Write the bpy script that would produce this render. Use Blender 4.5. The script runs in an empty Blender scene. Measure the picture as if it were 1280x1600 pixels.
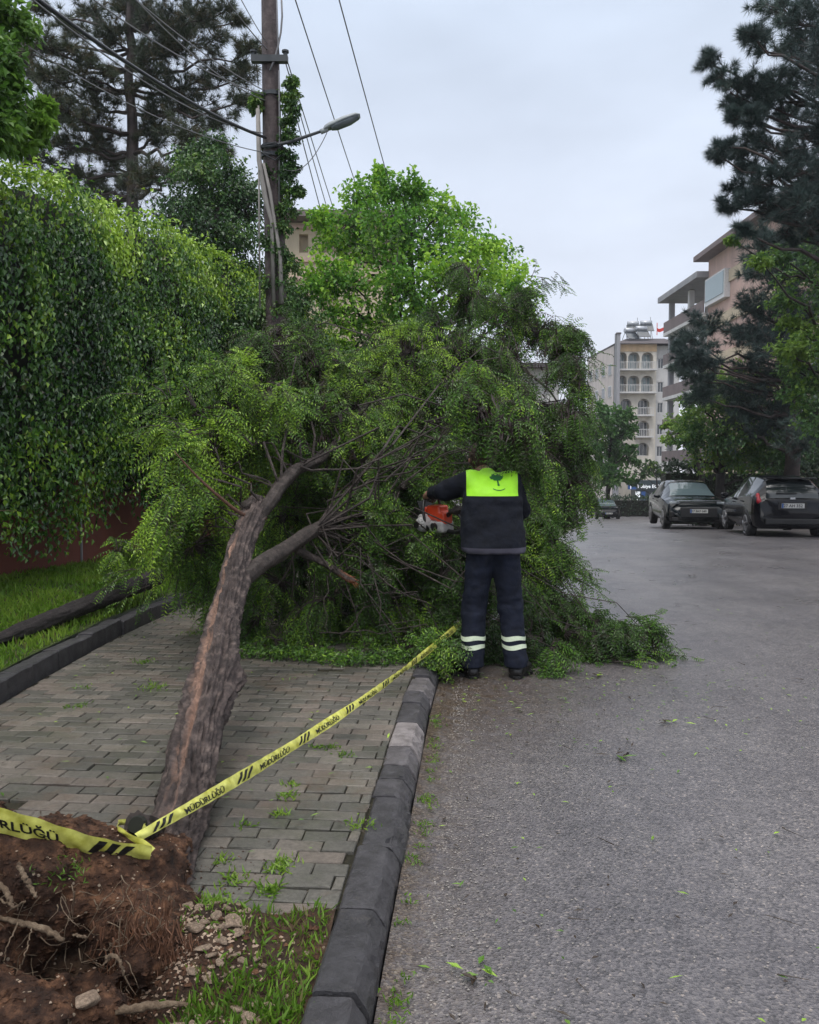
import bpy, bmesh, math, random
import numpy as np
from mathutils import Vector, Matrix
R = math.radians
rng = np.random.default_rng(7)
random.seed(7)
SC = bpy.context.scene
COL = SC.collection

# ------------------------------------------------------------------ camera, sky, sun, exposure
HAZE = .0006
CAMZ = 1.5
PIT = math.atan(65 / 1280)
cam_d = bpy.data.cameras.new('camera')
cam_d.sensor_fit = 'HORIZONTAL'; cam_d.sensor_width = 36; cam_d.lens = 36
cam_d.clip_start = 0.05; cam_d.clip_end = 2000
cam = bpy.data.objects.new('camera', cam_d); COL.objects.link(cam)
cam.location = (0, 0, CAMZ); cam.rotation_euler = (math.pi / 2 - PIT, 0, 0)
SC.camera = cam
SUN_EL, SUN_AZ = R(58), R(200)
wd = bpy.data.worlds.new('World'); SC.world = wd; wd.use_nodes = True
nt = wd.node_tree; nt.nodes.clear()
def N(tree, typ, **kw):
    n = tree.nodes.new(typ)
    for k, v in kw.items():
        if k in n.bl_rna.properties: setattr(n, k, v)
        else: n.inputs[k].default_value = v
    return n
sky = N(nt, 'ShaderNodeTexSky', sky_type='NISHITA', sun_disc=False, sun_elevation=SUN_EL, sun_rotation=SUN_AZ, air_density=1.0, dust_density=2.0, ozone_density=1.0)
tc = N(nt, 'ShaderNodeTexCoord')
sep = N(nt, 'ShaderNodeSeparateXYZ'); nt.links.new(tc.outputs['Generated'], sep.inputs[0])
ramp = N(nt, 'ShaderNodeValToRGB')
ramp.color_ramp.elements[0].position = 0.0; ramp.color_ramp.elements[0].color = (6.7, 6.85, 7.5, 1)
ramp.color_ramp.elements[1].position = 0.55; ramp.color_ramp.elements[1].color = (4.9, 5.65, 6.8, 1)
e = ramp.color_ramp.elements.new(0.22); e.color = (6.0, 6.45, 7.4, 1)
e = ramp.color_ramp.elements.new(1.0); e.color = (19, 18.6, 18.2, 1)
nt.links.new(sep.outputs['Z'], ramp.inputs[0])
nz = N(nt, 'ShaderNodeTexNoise', Scale=2.2, Detail=4.0, Roughness=0.5)
mp = N(nt, 'ShaderNodeMapping'); mp.inputs['Scale'].default_value = (1, 1, 2.6)
nt.links.new(tc.outputs['Generated'], mp.inputs[0]); nt.links.new(mp.outputs[0], nz.inputs['Vector'])
mr = N(nt, 'ShaderNodeMapRange'); mr.inputs[1].default_value = 0.3; mr.inputs[2].default_value = 0.7
mr.inputs[3].default_value = 0.8; mr.inputs[4].default_value = 1.12
nt.links.new(nz.outputs[0], mr.inputs[0])
mul = N(nt, 'ShaderNodeMixRGB', blend_type='MULTIPLY'); mul.inputs[0].default_value = 1
nt.links.new(ramp.outputs[0], mul.inputs[1]); nt.links.new(mr.outputs[0], mul.inputs[2])
mx = N(nt, 'ShaderNodeMixRGB'); mx.inputs[0].default_value = 0.88       # cloud cover over the clear sky
nt.links.new(sky.outputs[0], mx.inputs[1]); nt.links.new(mul.outputs[0], mx.inputs[2])
bg = N(nt, 'ShaderNodeBackground', Strength=0.132)
wo = N(nt, 'ShaderNodeOutputWorld')
nt.links.new(mx.outputs[0], bg.inputs[0]); nt.links.new(bg.outputs[0], wo.inputs[0])
sd = bpy.data.lights.new('sun', 'SUN'); sd.energy = 1.1; sd.angle = R(25); sd.color = (1, .97, .93)
sun = bpy.data.objects.new('sun', sd); COL.objects.link(sun)
sun.rotation_euler = (math.pi / 2 - SUN_EL, 0, math.pi - SUN_AZ)
SC.view_settings.view_transform = 'Standard'; SC.view_settings.look = 'None'
SC.view_settings.exposure = 0.14; SC.view_settings.gamma = 1
SC.cycles.max_bounces = 6; SC.cycles.diffuse_bounces = 3; SC.cycles.glossy_bounces = 3
SC.cycles.transmission_bounces = 4; SC.cycles.transparent_max_bounces = 6
SC.cycles.sample_clamp_indirect = 6

# ------------------------------------------------------------------ geometry helpers
def ray(px, py):
    u, v = (px - 640) / 1280, (800 - py) / 1280
    return np.array([u, v * math.sin(PIT) + math.cos(PIT), v * math.cos(PIT) - math.sin(PIT)])
def at(px, py, Y):
    d = ray(px, py); return np.array([0, 0, CAMZ]) + d * (Y / d[1])
def G(px, py, z=0.0):
    d = ray(px, py); return np.array([0, 0, CAMZ]) + d * ((z - CAMZ) / d[2])
def nrm(v):
    v = np.asarray(v, float); return v / np.maximum(np.linalg.norm(v, axis=-1, keepdims=True), 1e-9)
def rand_unit(n, r=rng): return nrm(r.normal(size=(n, 3)))
def _h(ix, iy, iz, s):
    n = (ix * 374761393 + iy * 668265263 + iz * 2147483647 + s * 974634777) & 0xFFFFFFFF
    n = ((n ^ (n >> 13)) * 1274126177) & 0xFFFFFFFF
    return ((n ^ (n >> 16)) & 0xFFFF) / 65535.0
def vnoise(P, s=0):
    P = np.asarray(P, float); f = np.floor(P).astype(np.int64); t = P - f; t = t * t * (3 - 2 * t)
    r = 0
    for a in (0, 1):
        for b in (0, 1):
            for c in (0, 1):
                w = (t[..., 0] if a else 1 - t[..., 0]) * (t[..., 1] if b else 1 - t[..., 1]) * (t[..., 2] if c else 1 - t[..., 2])
                r = r + w * _h(f[..., 0] + a, f[..., 1] + b, f[..., 2] + c, s)
    return r * 2 - 1
def fbm(P, o=4, s=0):
    P = np.asarray(P, float); r = 0; a = 1.0; k = 0
    for i in range(o):
        r = r + a * vnoise(P * 2 ** i + 17.3 * i, s + i); k += a; a *= .5
    return r / k

def mesh_np(name, V, F, attrs=None, smooth=False):
    """V (n,3); F a list of arrays of faces, each (m,k)"""
    me = bpy.data.meshes.new(name); V = np.asarray(V, np.float32)
    if not isinstance(F, list): F = [F]
    F = [np.asarray(f, np.int32) for f in F if len(f)]
    me.vertices.add(len(V)); me.vertices.foreach_set('co', V.ravel())
    nl = sum(f.size for f in F); npoly = sum(len(f) for f in F)
    me.loops.add(nl); me.loops.foreach_set('vertex_index', np.concatenate([f.ravel() for f in F]))
    st = []; tot = []; o = 0
    for f in F:
        k = f.shape[1]; st.append(o + np.arange(len(f)) * k); tot.append(np.full(len(f), k)); o += f.size
    me.polygons.add(npoly)
    me.polygons.foreach_set('loop_start', np.concatenate(st).astype(np.int32))
    me.polygons.foreach_set('loop_total', np.concatenate(tot).astype(np.int32))
    me.polygons.foreach_set('use_smooth', np.full(npoly, smooth, bool))
    for k, v in (attrs or {}).items():
        a = me.attributes.new(k, 'FLOAT', 'POINT'); a.data.foreach_set('value', np.asarray(v, np.float32).ravel())
    me.update(calc_edges=True); me.validate()
    return me

class MB:
    def __init__(s): s.V = []; s.F = {}; s.n = 0; s.A = {}
    def add(s, V, F, **attrs):
        V = np.asarray(V, float); F = np.asarray(F, np.int64)
        s.V.append(V); s.F.setdefault(F.shape[1], []).append(F + s.n)
        for k, v in attrs.items():
            s.A.setdefault(k, []).append((s.n, np.broadcast_to(np.asarray(v, float), (len(V),))))
        s.n += len(V); return s
    def box(s, c, d, rz=0, M=None, **at_):
        x, y, z = [q / 2 for q in d]
        V = np.array([(-x, -y, -z), (x, -y, -z), (x, y, -z), (-x, y, -z), (-x, -y, z), (x, -y, z), (x, y, z), (-x, y, z)], float)
        if M is not None: V = V @ np.asarray(M).T
        elif rz:
            cc, ss = math.cos(rz), math.sin(rz); V = V @ np.array([[cc, ss, 0], [-ss, cc, 0], [0, 0, 1]])
        V = V + np.asarray(c, float)
        return s.add(V, [(0, 3, 2, 1), (4, 5, 6, 7), (0, 1, 5, 4), (1, 2, 6, 5), (2, 3, 7, 6), (3, 0, 4, 7)], **at_)
    def tube(s, pts, rad, n=6, cap=True, **at_):
        P = np.asarray(pts, float); m = len(P); r = np.broadcast_to(np.asarray(rad, float), (m,))
        T = np.gradient(P, axis=0); T = nrm(T)
        ref = np.array([0, 0, 1.0]) if abs(T[:, 2]).mean() < .8 else np.array([1.0, 0, 0])
        A = nrm(np.cross(T, ref)); B = np.cross(T, A)
        th = np.linspace(0, 2 * np.pi, n, endpoint=False)
        V = P[:, None] + r[:, None, None] * (np.cos(th)[None, :, None] * A[:, None] + np.sin(th)[None, :, None] * B[:, None])
        i = np.arange(m - 1)[:, None] * n; j = np.arange(n)[None]
        F = np.stack([i + j, i + (j + 1) % n, i + n + (j + 1) % n, i + n + j], -1).reshape(-1, 4)
        V = V.reshape(-1, 3)
        if cap:
            V = np.vstack([V, P[0], P[-1]]); c0, c1 = m * n, m * n + 1
            jj = np.arange(n); base = (m - 1) * n
            t = np.concatenate([np.stack([np.full(n, c0), (jj + 1) % n, jj], -1), np.stack([np.full(n, c1), base + jj, base + (jj + 1) % n], -1)])
            n0 = s.n; s.add(V, F, **at_); s.F.setdefault(3, []).append(t + n0); return s
        return s.add(V, F, **at_)
    def cyl(s, a, b, r, n=16, r2=None, **k): return s.tube([a, b], [r, r if r2 is None else r2], n, **k)
    def twigs(s, A, B, ra, rb, **at_):
        """many 3-sided sticks"""
        A = np.asarray(A, float); B = np.asarray(B, float); m = len(A)
        if m == 0: return s
        T = nrm(B - A); U = nrm(np.cross(T, np.array([.3, .2, .93]))); W = np.cross(T, U)
        ra = np.broadcast_to(np.asarray(ra, float), (m,)); rb = np.broadcast_to(np.asarray(rb, float), (m,))
        V = np.zeros((m, 6, 3))
        for k in range(3):
            a = 2 * math.pi * k / 3; d = math.cos(a) * U + math.sin(a) * W
            V[:, k] = A + d * ra[:, None]; V[:, 3 + k] = B + d * rb[:, None]
        o = np.arange(m)[:, None] * 6
        F = np.concatenate([o + np.array([[k, (k + 1) % 3, 3 + (k + 1) % 3, 3 + k]]) for k in range(3)])
        return s.add(V.reshape(-1, 3), F, **at_)
    def leaves(s, P, D, Nn, L, W, fold=.25, bend=0.0, **at_):
        P = np.asarray(P, float); m = len(P)
        if m == 0: return s
        D = nrm(D); S = nrm(np.cross(D, Nn)); Nn = np.cross(S, D)
        L = np.broadcast_to(np.asarray(L, float), (m,))[:, None]; W = np.broadcast_to(np.asarray(W, float), (m,))[:, None]
        V = np.stack([P, P + D * L * .45 + S * W * .5 + Nn * W * fold, P + D * L - Nn * L * bend, P + D * L * .45 - S * W * .5 + Nn * W * fold], 1)
        o = np.arange(m)[:, None] * 4
        F = np.concatenate([o + np.array([[0, 1, 2]]), o + np.array([[0, 2, 3]])])
        at2 = {k: (np.repeat(np.broadcast_to(v, (m,)), 4)) for k, v in at_.items()}
        return s.add(V.reshape(-1, 3), F, **at2)
    def mesh(s, name, smooth=False):
        V = np.vstack(s.V); A = {}
        for k, l in s.A.items():
            a = np.zeros(len(V))
            for o, v in l: a[o:o + len(v)] = v
            A[k] = a
        return mesh_np(name, V, [np.vstack(f) for f in s.F.values()], A, smooth)

def wl(o):
    v = Vector((0, 0, 0))
    while o is not None: v = v + o.location; o = o.parent
    return v
def tag(o, label=None, cat=None, group=None, kind=None):
    if label: o['label'] = label
    if cat: o['category'] = cat
    if group: o['group'] = group
    if kind: o['kind'] = kind
    return o
def obj(name, me, mat, parent=None, local=False, smooth=None, bevel=0):
    """links ONE mesh object; vertices are in world coordinates unless local"""
    if isinstance(me, MB): me = me.mesh(name, bool(smooth))
    o = bpy.data.objects.new(name, me); COL.objects.link(o)
    if mat is not None: me.materials.clear(); me.materials.append(mat)
    if parent is not None:
        o.parent = parent
        if not local: o.location = -wl(parent)
    if bevel:
        b = o.modifiers.new('bevel', 'BEVEL'); b.width = bevel; b.segments = 2; b.limit_method = 'ANGLE'
    return o
def thing(name, label, cat, loc=(0, 0, 0), group=None, rz=0, kind=None):
    o = bpy.data.objects.new(name, None); COL.objects.link(o); o.location = loc; o.rotation_euler = (0, 0, rz)
    o.empty_display_size = .2
    return tag(o, label, cat, group, kind)
KIDS = {}
def dup(root, loc=None, rz=None, scale=None, parent=None, label=None):
    c = root.copy(); COL.objects.link(c)
    if parent is not None: c.parent = parent
    if loc is not None: c.location = loc
    if rz is not None: c.rotation_euler = (0, 0, rz)
    if scale is not None: c.scale = scale
    if label: c['label'] = label
    for ch in [q for q in bpy.data.objects if q.parent == root]: dup(ch, parent=c)
    return c

def surface_nets(f, lo, hi, h):
    lo = np.asarray(lo, float); hi = np.asarray(hi, float)
    ax = [np.arange(lo[i], hi[i] + h, h) for i in range(3)]
    X, Y, Z = np.meshgrid(*ax, indexing='ij'); P = np.stack([X, Y, Z], -1)
    v = f(P); s = v < 0; nx, ny, nz_ = v.shape
    acc = np.zeros((nx - 1, ny - 1, nz_ - 1, 3)); cnt = np.zeros((nx - 1, ny - 1, nz_ - 1))
    def sl(o): return tuple(slice(o[i], v.shape[i] - 1 + o[i]) for i in range(3))
    cs = [(a, b, c) for a in (0, 1) for b in (0, 1) for c in (0, 1)]
    for a in cs:
        for d in range(3):
            if a[d] == 0:
                b = list(a); b[d] = 1; b = tuple(b)
                va, vb = v[sl(a)], v[sl(b)]; m = (va < 0) != (vb < 0)
                t = np.where(m, va / np.where(m, va - vb, 1), 0)
                for i in range(3): acc[..., i] += np.where(m, a[i] + (t if i == d else 0), 0)
                cnt += m
    mk = cnt > 0; idx = np.full(mk.shape, -1, np.int64); idx[mk] = np.arange(mk.sum())
    I = np.argwhere(mk); V = (I + acc[mk] / cnt[mk][:, None]) * h + lo
    F = []
    for d in range(3):
        o = [0, 0, 0]; o[d] = 1
        e0 = s[tuple(slice(0, s.shape[i] - o[i]) for i in range(3))]; e1 = s[tuple(slice(o[i], None) for i in range(3))]
        E = np.argwhere(e0 != e1); u, w = (d + 1) % 3, (d + 2) % 3
        ok = (E[:, u] > 0) & (E[:, w] > 0) & (E[:, u] < mk.shape[u]) & (E[:, w] < mk.shape[w]) & (E[:, d] < mk.shape[d]); E = E[ok]
        inside = e0[tuple(E.T)]
        q = []
        for du, dw in ((-1, -1), (0, -1), (0, 0), (-1, 0)):
            c = E.copy(); c[:, u] += du; c[:, w] += dw; q.append(idx[tuple(c.T)])
        q = np.stack(q, 1); q[~inside] = q[~inside][:, ::-1]; F.append(q)
    return V, np.vstack(F)
def cone(P, a, b, ra, rb, sc=None):
    P = np.asarray(P); a = np.asarray(a, float); b = np.asarray(b, float)
    if sc is not None: sc = np.asarray(sc, float); P = P / sc; a = a / sc; b = b / sc
    pa = P - a; ba = b - a; t = np.clip((pa @ ba) / max(ba @ ba, 1e-9), 0, 1)
    d = np.linalg.norm(pa - t[..., None] * ba, axis=-1) - (ra + (rb - ra) * t)
    return d if sc is None else d * sc.min()
def smin(a, b, k):
    h = np.clip(.5 + .5 * (b - a) / k, 0, 1); return b + (a - b) * h - k * h * (1 - h)

# ------------------------------------------------------------------ materials
def newmat(name):
    m = bpy.data.materials.new(name); m.use_nodes = True; t = m.node_tree; t.nodes.clear()
    out = N(t, 'ShaderNodeOutputMaterial'); b = N(t, 'ShaderNodeBsdfPrincipled'); t.links.new(b.outputs[0], out.inputs[0])
    return m, t, b, out
def c4(c): return (c[0], c[1], c[2], 1)
def plain(name, c, rough=.6, metal=0, var=.12, scale=8, bump=.0, spec=.5, coat=0, emit=None, c2=None):
    m, t, b, o = newmat(name)
    tc_ = N(t, 'ShaderNodeTexCoord'); n = N(t, 'ShaderNodeTexNoise', Scale=scale, Detail=5.0)
    t.links.new(tc_.outputs['Object'], n.inputs['Vector'])
    r = N(t, 'ShaderNodeValToRGB'); r.color_ramp.elements[0].position = .3; r.color_ramp.elements[1].position = .7
    r.color_ramp.elements[0].color = c4([x * (1 - var) for x in c]); r.color_ramp.elements[1].color = c4([x * (1 + var) for x in (c2 or c)])
    t.links.new(n.outputs[0], r.inputs[0]); t.links.new(r.outputs[0], b.inputs['Base Color'])
    b.inputs['Roughness'].default_value = rough; b.inputs['Metallic'].default_value = metal
    b.inputs['Specular IOR Level'].default_value = spec; b.inputs['Coat Weight'].default_value = coat
    if bump:
        bn = N(t, 'ShaderNodeBump', Strength=bump, Distance=.02); t.links.new(n.outputs[0], bn.inputs['Height']); t.links.new(bn.outputs[0], b.inputs['Normal'])
    if emit: b.inputs['Emission Color'].default_value = c4(c); b.inputs['Emission Strength'].default_value = emit
    return m
def leafmat(name, dark, mid, light, rough=.42, trans=.3, nscale=1.2, extra=None, spec=.5):
    """random leaf to leaf, and soft patches of younger foliage; 'young' attribute pushes towards light"""
    m, t, b, o = newmat(name); L = t.links.new
    g = N(t, 'ShaderNodeNewGeometry'); tc_ = N(t, 'ShaderNodeTexCoord')
    r = N(t, 'ShaderNodeValToRGB'); el = r.color_ramp.elements
    el[0].position = 0; el[0].color = c4(dark); el[1].position = 1; el[1].color = c4(light)
    q = el.new(.55); q.color = c4(mid)
    n = N(t, 'ShaderNodeTexNoise', Scale=nscale, Detail=3.0); L(tc_.outputs['Object'], n.inputs['Vector'])
    at_ = N(t, 'ShaderNodeAttribute', attribute_name='young')
    a1 = N(t, 'ShaderNodeMath', operation='MULTIPLY_ADD'); a1.inputs[1].default_value = .45; L(g.outputs['Random Per Island'], a1.inputs[0]); 
    a2 = N(t, 'ShaderNodeMath', operation='MULTIPLY_ADD'); a2.inputs[1].default_value = 1.6; a2.inputs[2].default_value = -.62; L(n.outputs[0], a2.inputs[0])
    L(a2.outputs[0], a1.inputs[2])
    a3 = N(t, 'ShaderNodeMath', operation='ADD'); L(a1.outputs[0], a3.inputs[0]); L(at_.outputs['Fac'], a3.inputs[1]); a3.use_clamp = True
    L(a3.outputs[0], r.inputs[0]); col = r.outputs[0]
    if extra:    # brown or withered leaves by attribute
        ab = N(t, 'ShaderNodeAttribute', attribute_name='dry'); mxx = N(t, 'ShaderNodeMixRGB'); L(ab.outputs['Fac'], mxx.inputs[0]); L(col, mxx.inputs[1]); mxx.inputs[2].default_value = c4(extra); col = mxx.outputs[0]
    L(col, b.inputs['Base Color']); b.inputs['Roughness'].default_value = rough; b.inputs['Specular IOR Level'].default_value = spec
    tr = N(t, 'ShaderNodeBsdfTranslucent'); ms = N(t, 'ShaderNodeMixShader'); ms.inputs[0].default_value = trans
    L(col, tr.inputs[0]); L(b.outputs[0], ms.inputs[1]); L(tr.outputs[0], ms.inputs[2]); L(ms.outputs[0], o.inputs[0])
    return m
def ramp_of(t, src, stops):
    r = N(t, 'ShaderNodeValToRGB'); el = r.color_ramp.elements
    el[0].position, el[0].color = stops[0][0], c4(stops[0][1]); el[1].position, el[1].color = stops[-1][0], c4(stops[-1][1])
    for p, c in stops[1:-1]: q = el.new(p); q.color = c4(c)
    t.links.new(src, r.inputs[0]); return r.outputs[0]
def mixc(t, fac, a, b, mode='MIX'):
    m = N(t, 'ShaderNodeMixRGB', blend_type=mode)
    for i, x in enumerate((fac, a, b)):
        if hasattr(x, 'is_output') or hasattr(x, 'links'): t.links.new(x, m.inputs[i])
        else: m.inputs[i].default_value = x if i == 0 else c4(x)
    return m.outputs[0]
def noise(t, vec, scale, detail=4, rough=.5, out=0):
    n = N(t, 'ShaderNodeTexNoise', Scale=float(scale), Detail=float(detail), Roughness=rough); t.links.new(vec, n.inputs['Vector']); return n.outputs[out]
def voro(t, vec, scale, feat='F1', out='Distance'):
    n = N(t, 'ShaderNodeTexVoronoi', Scale=float(scale), feature=feat); t.links.new(vec, n.inputs['Vector']); return n.outputs[out]
def bump(t, b, h, s, d):
    bn = N(t, 'ShaderNodeBump', Strength=s, Distance=d); t.links.new(h, bn.inputs['Height'])
    if b.inputs['Normal'].links: t.links.new(b.inputs['Normal'].links[0].from_socket, bn.inputs['Normal'])
    t.links.new(bn.outputs[0], b.inputs['Normal'])

def asphalt():
    m, t, b, o = newmat('wet_asphalt'); L = t.links.new
    v = N(t, 'ShaderNodeTexCoord').outputs['Object']
    cell = voro(t, v, 125, out='Color'); sp = N(t, 'ShaderNodeSeparateColor'); L(cell, sp.inputs[0])
    base = ramp_of(t, sp.outputs[0], [(0, (.06, .058, .063)), (.5, (.122, .116, .124)), (.9, (.17, .16, .162)), (.98, (.23, .21, .2)), (1, (.34, .3, .27))])
    big = noise(t, v, .7, 5, .6); base = mixc(t, 1.0, base, ramp_of(t, big, [(.3, (.76, .75, .78)), (.7, (1.2, 1.18, 1.15))]), 'MULTIPLY')
    ml = N(t, 'ShaderNodeMapping'); ml.inputs['Scale'].default_value = (1.1, .12, 1); L(v, ml.inputs[0]); base = mixc(t, 1.0, base, ramp_of(t, noise(t, ml.outputs[0], 1.0, 4, .6), [(.35, (.85, .84, .85)), (.65, (1.12, 1.11, 1.1))]), 'MULTIPLY')
    mid = noise(t, v, 9, 4, .7); base = mixc(t, 1.0, base, ramp_of(t, mid, [(.25, (.8, .8, .8)), (.75, (1.2, 1.2, 1.2))]), 'MULTIPLY')
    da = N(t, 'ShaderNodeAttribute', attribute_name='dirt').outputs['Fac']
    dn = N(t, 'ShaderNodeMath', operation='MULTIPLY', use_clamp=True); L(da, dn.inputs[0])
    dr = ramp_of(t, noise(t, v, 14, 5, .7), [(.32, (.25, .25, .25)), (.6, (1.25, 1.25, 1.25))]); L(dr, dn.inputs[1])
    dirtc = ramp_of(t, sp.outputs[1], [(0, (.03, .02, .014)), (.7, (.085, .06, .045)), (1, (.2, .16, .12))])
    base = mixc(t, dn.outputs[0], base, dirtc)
    L(base, b.inputs['Base Color'])
    rr = ramp_of(t, noise(t, v, .9, 5, .6), [(.3, (.24, .24, .24)), (.7, (.44, .44, .44))]); L(rr, b.inputs['Roughness'])
    bump(t, b, voro(t, v, 125), .5, .004); bump(t, b, noise(t, v, 30, 4, .6), .3, .006)
    return m
def soil(name, cs, sc=22, rough=.75):
    m, t, b, o = newmat(name); L = t.links.new; v = N(t, 'ShaderNodeTexCoord').outputs['Object']
    c = ramp_of(t, noise(t, v, sc, 8, .72), [(.3, cs[0]), (.5, cs[1]), (.72, cs[2])])
    c = mixc(t, 1.0, c, ramp_of(t, noise(t, v, 4, 4, .6), [(.3, (.55, .5, .48)), (.7, (1.35, 1.25, 1.15))]), 'MULTIPLY')
    sp = N(t, 'ShaderNodeSeparateColor'); L(voro(t, v, 75, out='Color'), sp.inputs[0])
    f = ramp_of(t, sp.outputs[0], [(.962, (0, 0, 0)), (.975, (1, 1, 1))]); d = ramp_of(t, voro(t, v, 75), [(.28, (1, 1, 1)), (.4, (0, 0, 0))])
    c = mixc(t, mixc(t, 1.0, f, d, 'MULTIPLY'), c, (.38, .3, .22))
    L(c, b.inputs['Base Color']); b.inputs['Roughness'].default_value = rough; b.inputs['Specular IOR Level'].default_value = .3
    bump(t, b, noise(t, v, sc * 2, 8, .75), 1.0, .02); bump(t, b, noise(t, v, 160, 3, .6), .6, .004)
    return m
def paver():
    m, t, b, o = newmat('worn_paving_brick'); L = t.links.new; v = N(t, 'ShaderNodeTexCoord').outputs['Object']
    k = N(t, 'ShaderNodeAttribute', attribute_name='tone').outputs['Fac']
    c = ramp_of(t, k, [(0, (.078, .076, .066)), (.35, (.108, .103, .092)), (.6, (.13, .12, .105)), (.8, (.138, .115, .1)), (1, (.17, .155, .135))])
    c = mixc(t, 1.0, c, ramp_of(t, noise(t, v, 1.4, 5, .6), [(.32, (.7, .7, .68)), (.68, (1.2, 1.18, 1.16))]), 'MULTIPLY')
    c = mixc(t, 1.0, c, ramp_of(t, noise(t, v, 60, 5, .75), [(.28, (.62, .62, .6)), (.7, (1.3, 1.28, 1.25))]), 'MULTIPLY')
    moss = ramp_of(t, noise(t, v, 3.1, 6, .75), [(.5, (0, 0, 0)), (.72, (.55, .55, .55))]); c = mixc(t, moss, c, (.05, .058, .025))
    rust = ramp_of(t, noise(t, v, 1.9, 6, .7), [(.56, (0, 0, 0)), (.72, (.6, .6, .6))]); c = mixc(t, rust, c, (.11, .065, .04))
    L(c, b.inputs['Base Color']); L(ramp_of(t, noise(t, v, 2.3, 4, .6), [(.3, (.34, .34, .34)), (.7, (.62, .62, .62))]), b.inputs['Roughness'])
    bump(t, b, noise(t, v, 90, 6, .7), .8, .006); bump(t, b, noise(t, v, 22, 4, .6), .5, .006)
    return m
def kerbmat():
    m, t, b, o = newmat('kerb_concrete'); L = t.links.new; v = N(t, 'ShaderNodeTexCoord').outputs['Object']
    k = N(t, 'ShaderNodeAttribute', attribute_name='tone').outputs['Fac']
    c = ramp_of(t, k, [(0, (.034, .034, .039)), (.5, (.066, .064, .071)), (1, (.25, .23, .235))])
    c = mixc(t, 1.0, c, ramp_of(t, noise(t, v, 12, 7, .7), [(.3, (.5, .48, .46)), (.7, (1.6, 1.55, 1.5))]), 'MULTIPLY')
    c = mixc(t, ramp_of(t, noise(t, v, 5, 7, .8), [(.58, (0, 0, 0)), (.75, (.5, .5, .5))]), c, (.14, .12, .1))
    L(c, b.inputs['Base Color']); L(ramp_of(t, noise(t, v, 7, 3), [(.3, (.32, .32, .32)), (.7, (.6, .6, .6))]), b.inputs['Roughness'])
    bump(t, b, noise(t, v, 60, 7, .75), 1.0, .009)
    return m
def bark(name, c1, c2, c3, bare=None, sc=14, stretch=None):
    m, t, b, o = newmat(name); L = t.links.new
    uvl = N(t, 'ShaderNodeAttribute', attribute_name='along').outputs['Fac']; tc_ = N(t, 'ShaderNodeTexCoord').outputs['Object']
    n1 = noise(t, tc_, sc, 7, .7)
    c = ramp_of(t, n1, [(.28, c1), (.5, c2), (.74, c3)])
    cr = N(t, 'ShaderNodeAttribute', attribute_name='ridge').outputs['Fac']
    if bare:
        ba = N(t, 'ShaderNodeAttribute', attribute_name='bare').outputs['Fac']
        cb = ramp_of(t, noise(t, tc_, 26, 6, .65), [(.3, [x * .45 for x in bare]), (.55, bare), (.75, [min(1, x * 1.5) for x in bare])])
        c = mixc(t, ba, c, cb)
    L(c, b.inputs['Base Color']); b.inputs['Roughness'].default_value = .62; b.inputs['Specular IOR Level'].default_value = .4
    bump(t, b, noise(t, tc_, sc * 3, 8, .75), .9, .02)
    return m
def facade(name, c, grime=.25):
    m, t, b, o = newmat(name); L = t.links.new; v = N(t, 'ShaderNodeTexCoord').outputs['Object']
    mp_ = N(t, 'ShaderNodeMapping'); mp_.inputs['Scale'].default_value = (1, 1, .25); L(v, mp_.inputs[0])
    cc = mixc(t, 1.0, c, ramp_of(t, noise(t, mp_.outputs[0], 1.2, 6, .7), [(.3, (1 - grime,) * 3), (.7, (1.06, 1.05, 1.04))]), 'MULTIPLY')
    L(cc, b.inputs['Base Color']); b.inputs['Roughness'].default_value = .85; return m
def glass(name, c=(.02, .025, .03), rough=.08):
    m, t, b, o = newmat(name); b.inputs['Base Color'].default_value = c4(c); b.inputs['Roughness'].default_value = rough; b.inputs['Specular IOR Level'].default_value = .8
    n = noise(t, N(t, 'ShaderNodeTexCoord').outputs['Object'], .8, 2); bump(t, b, n, .05, .05); return m

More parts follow.
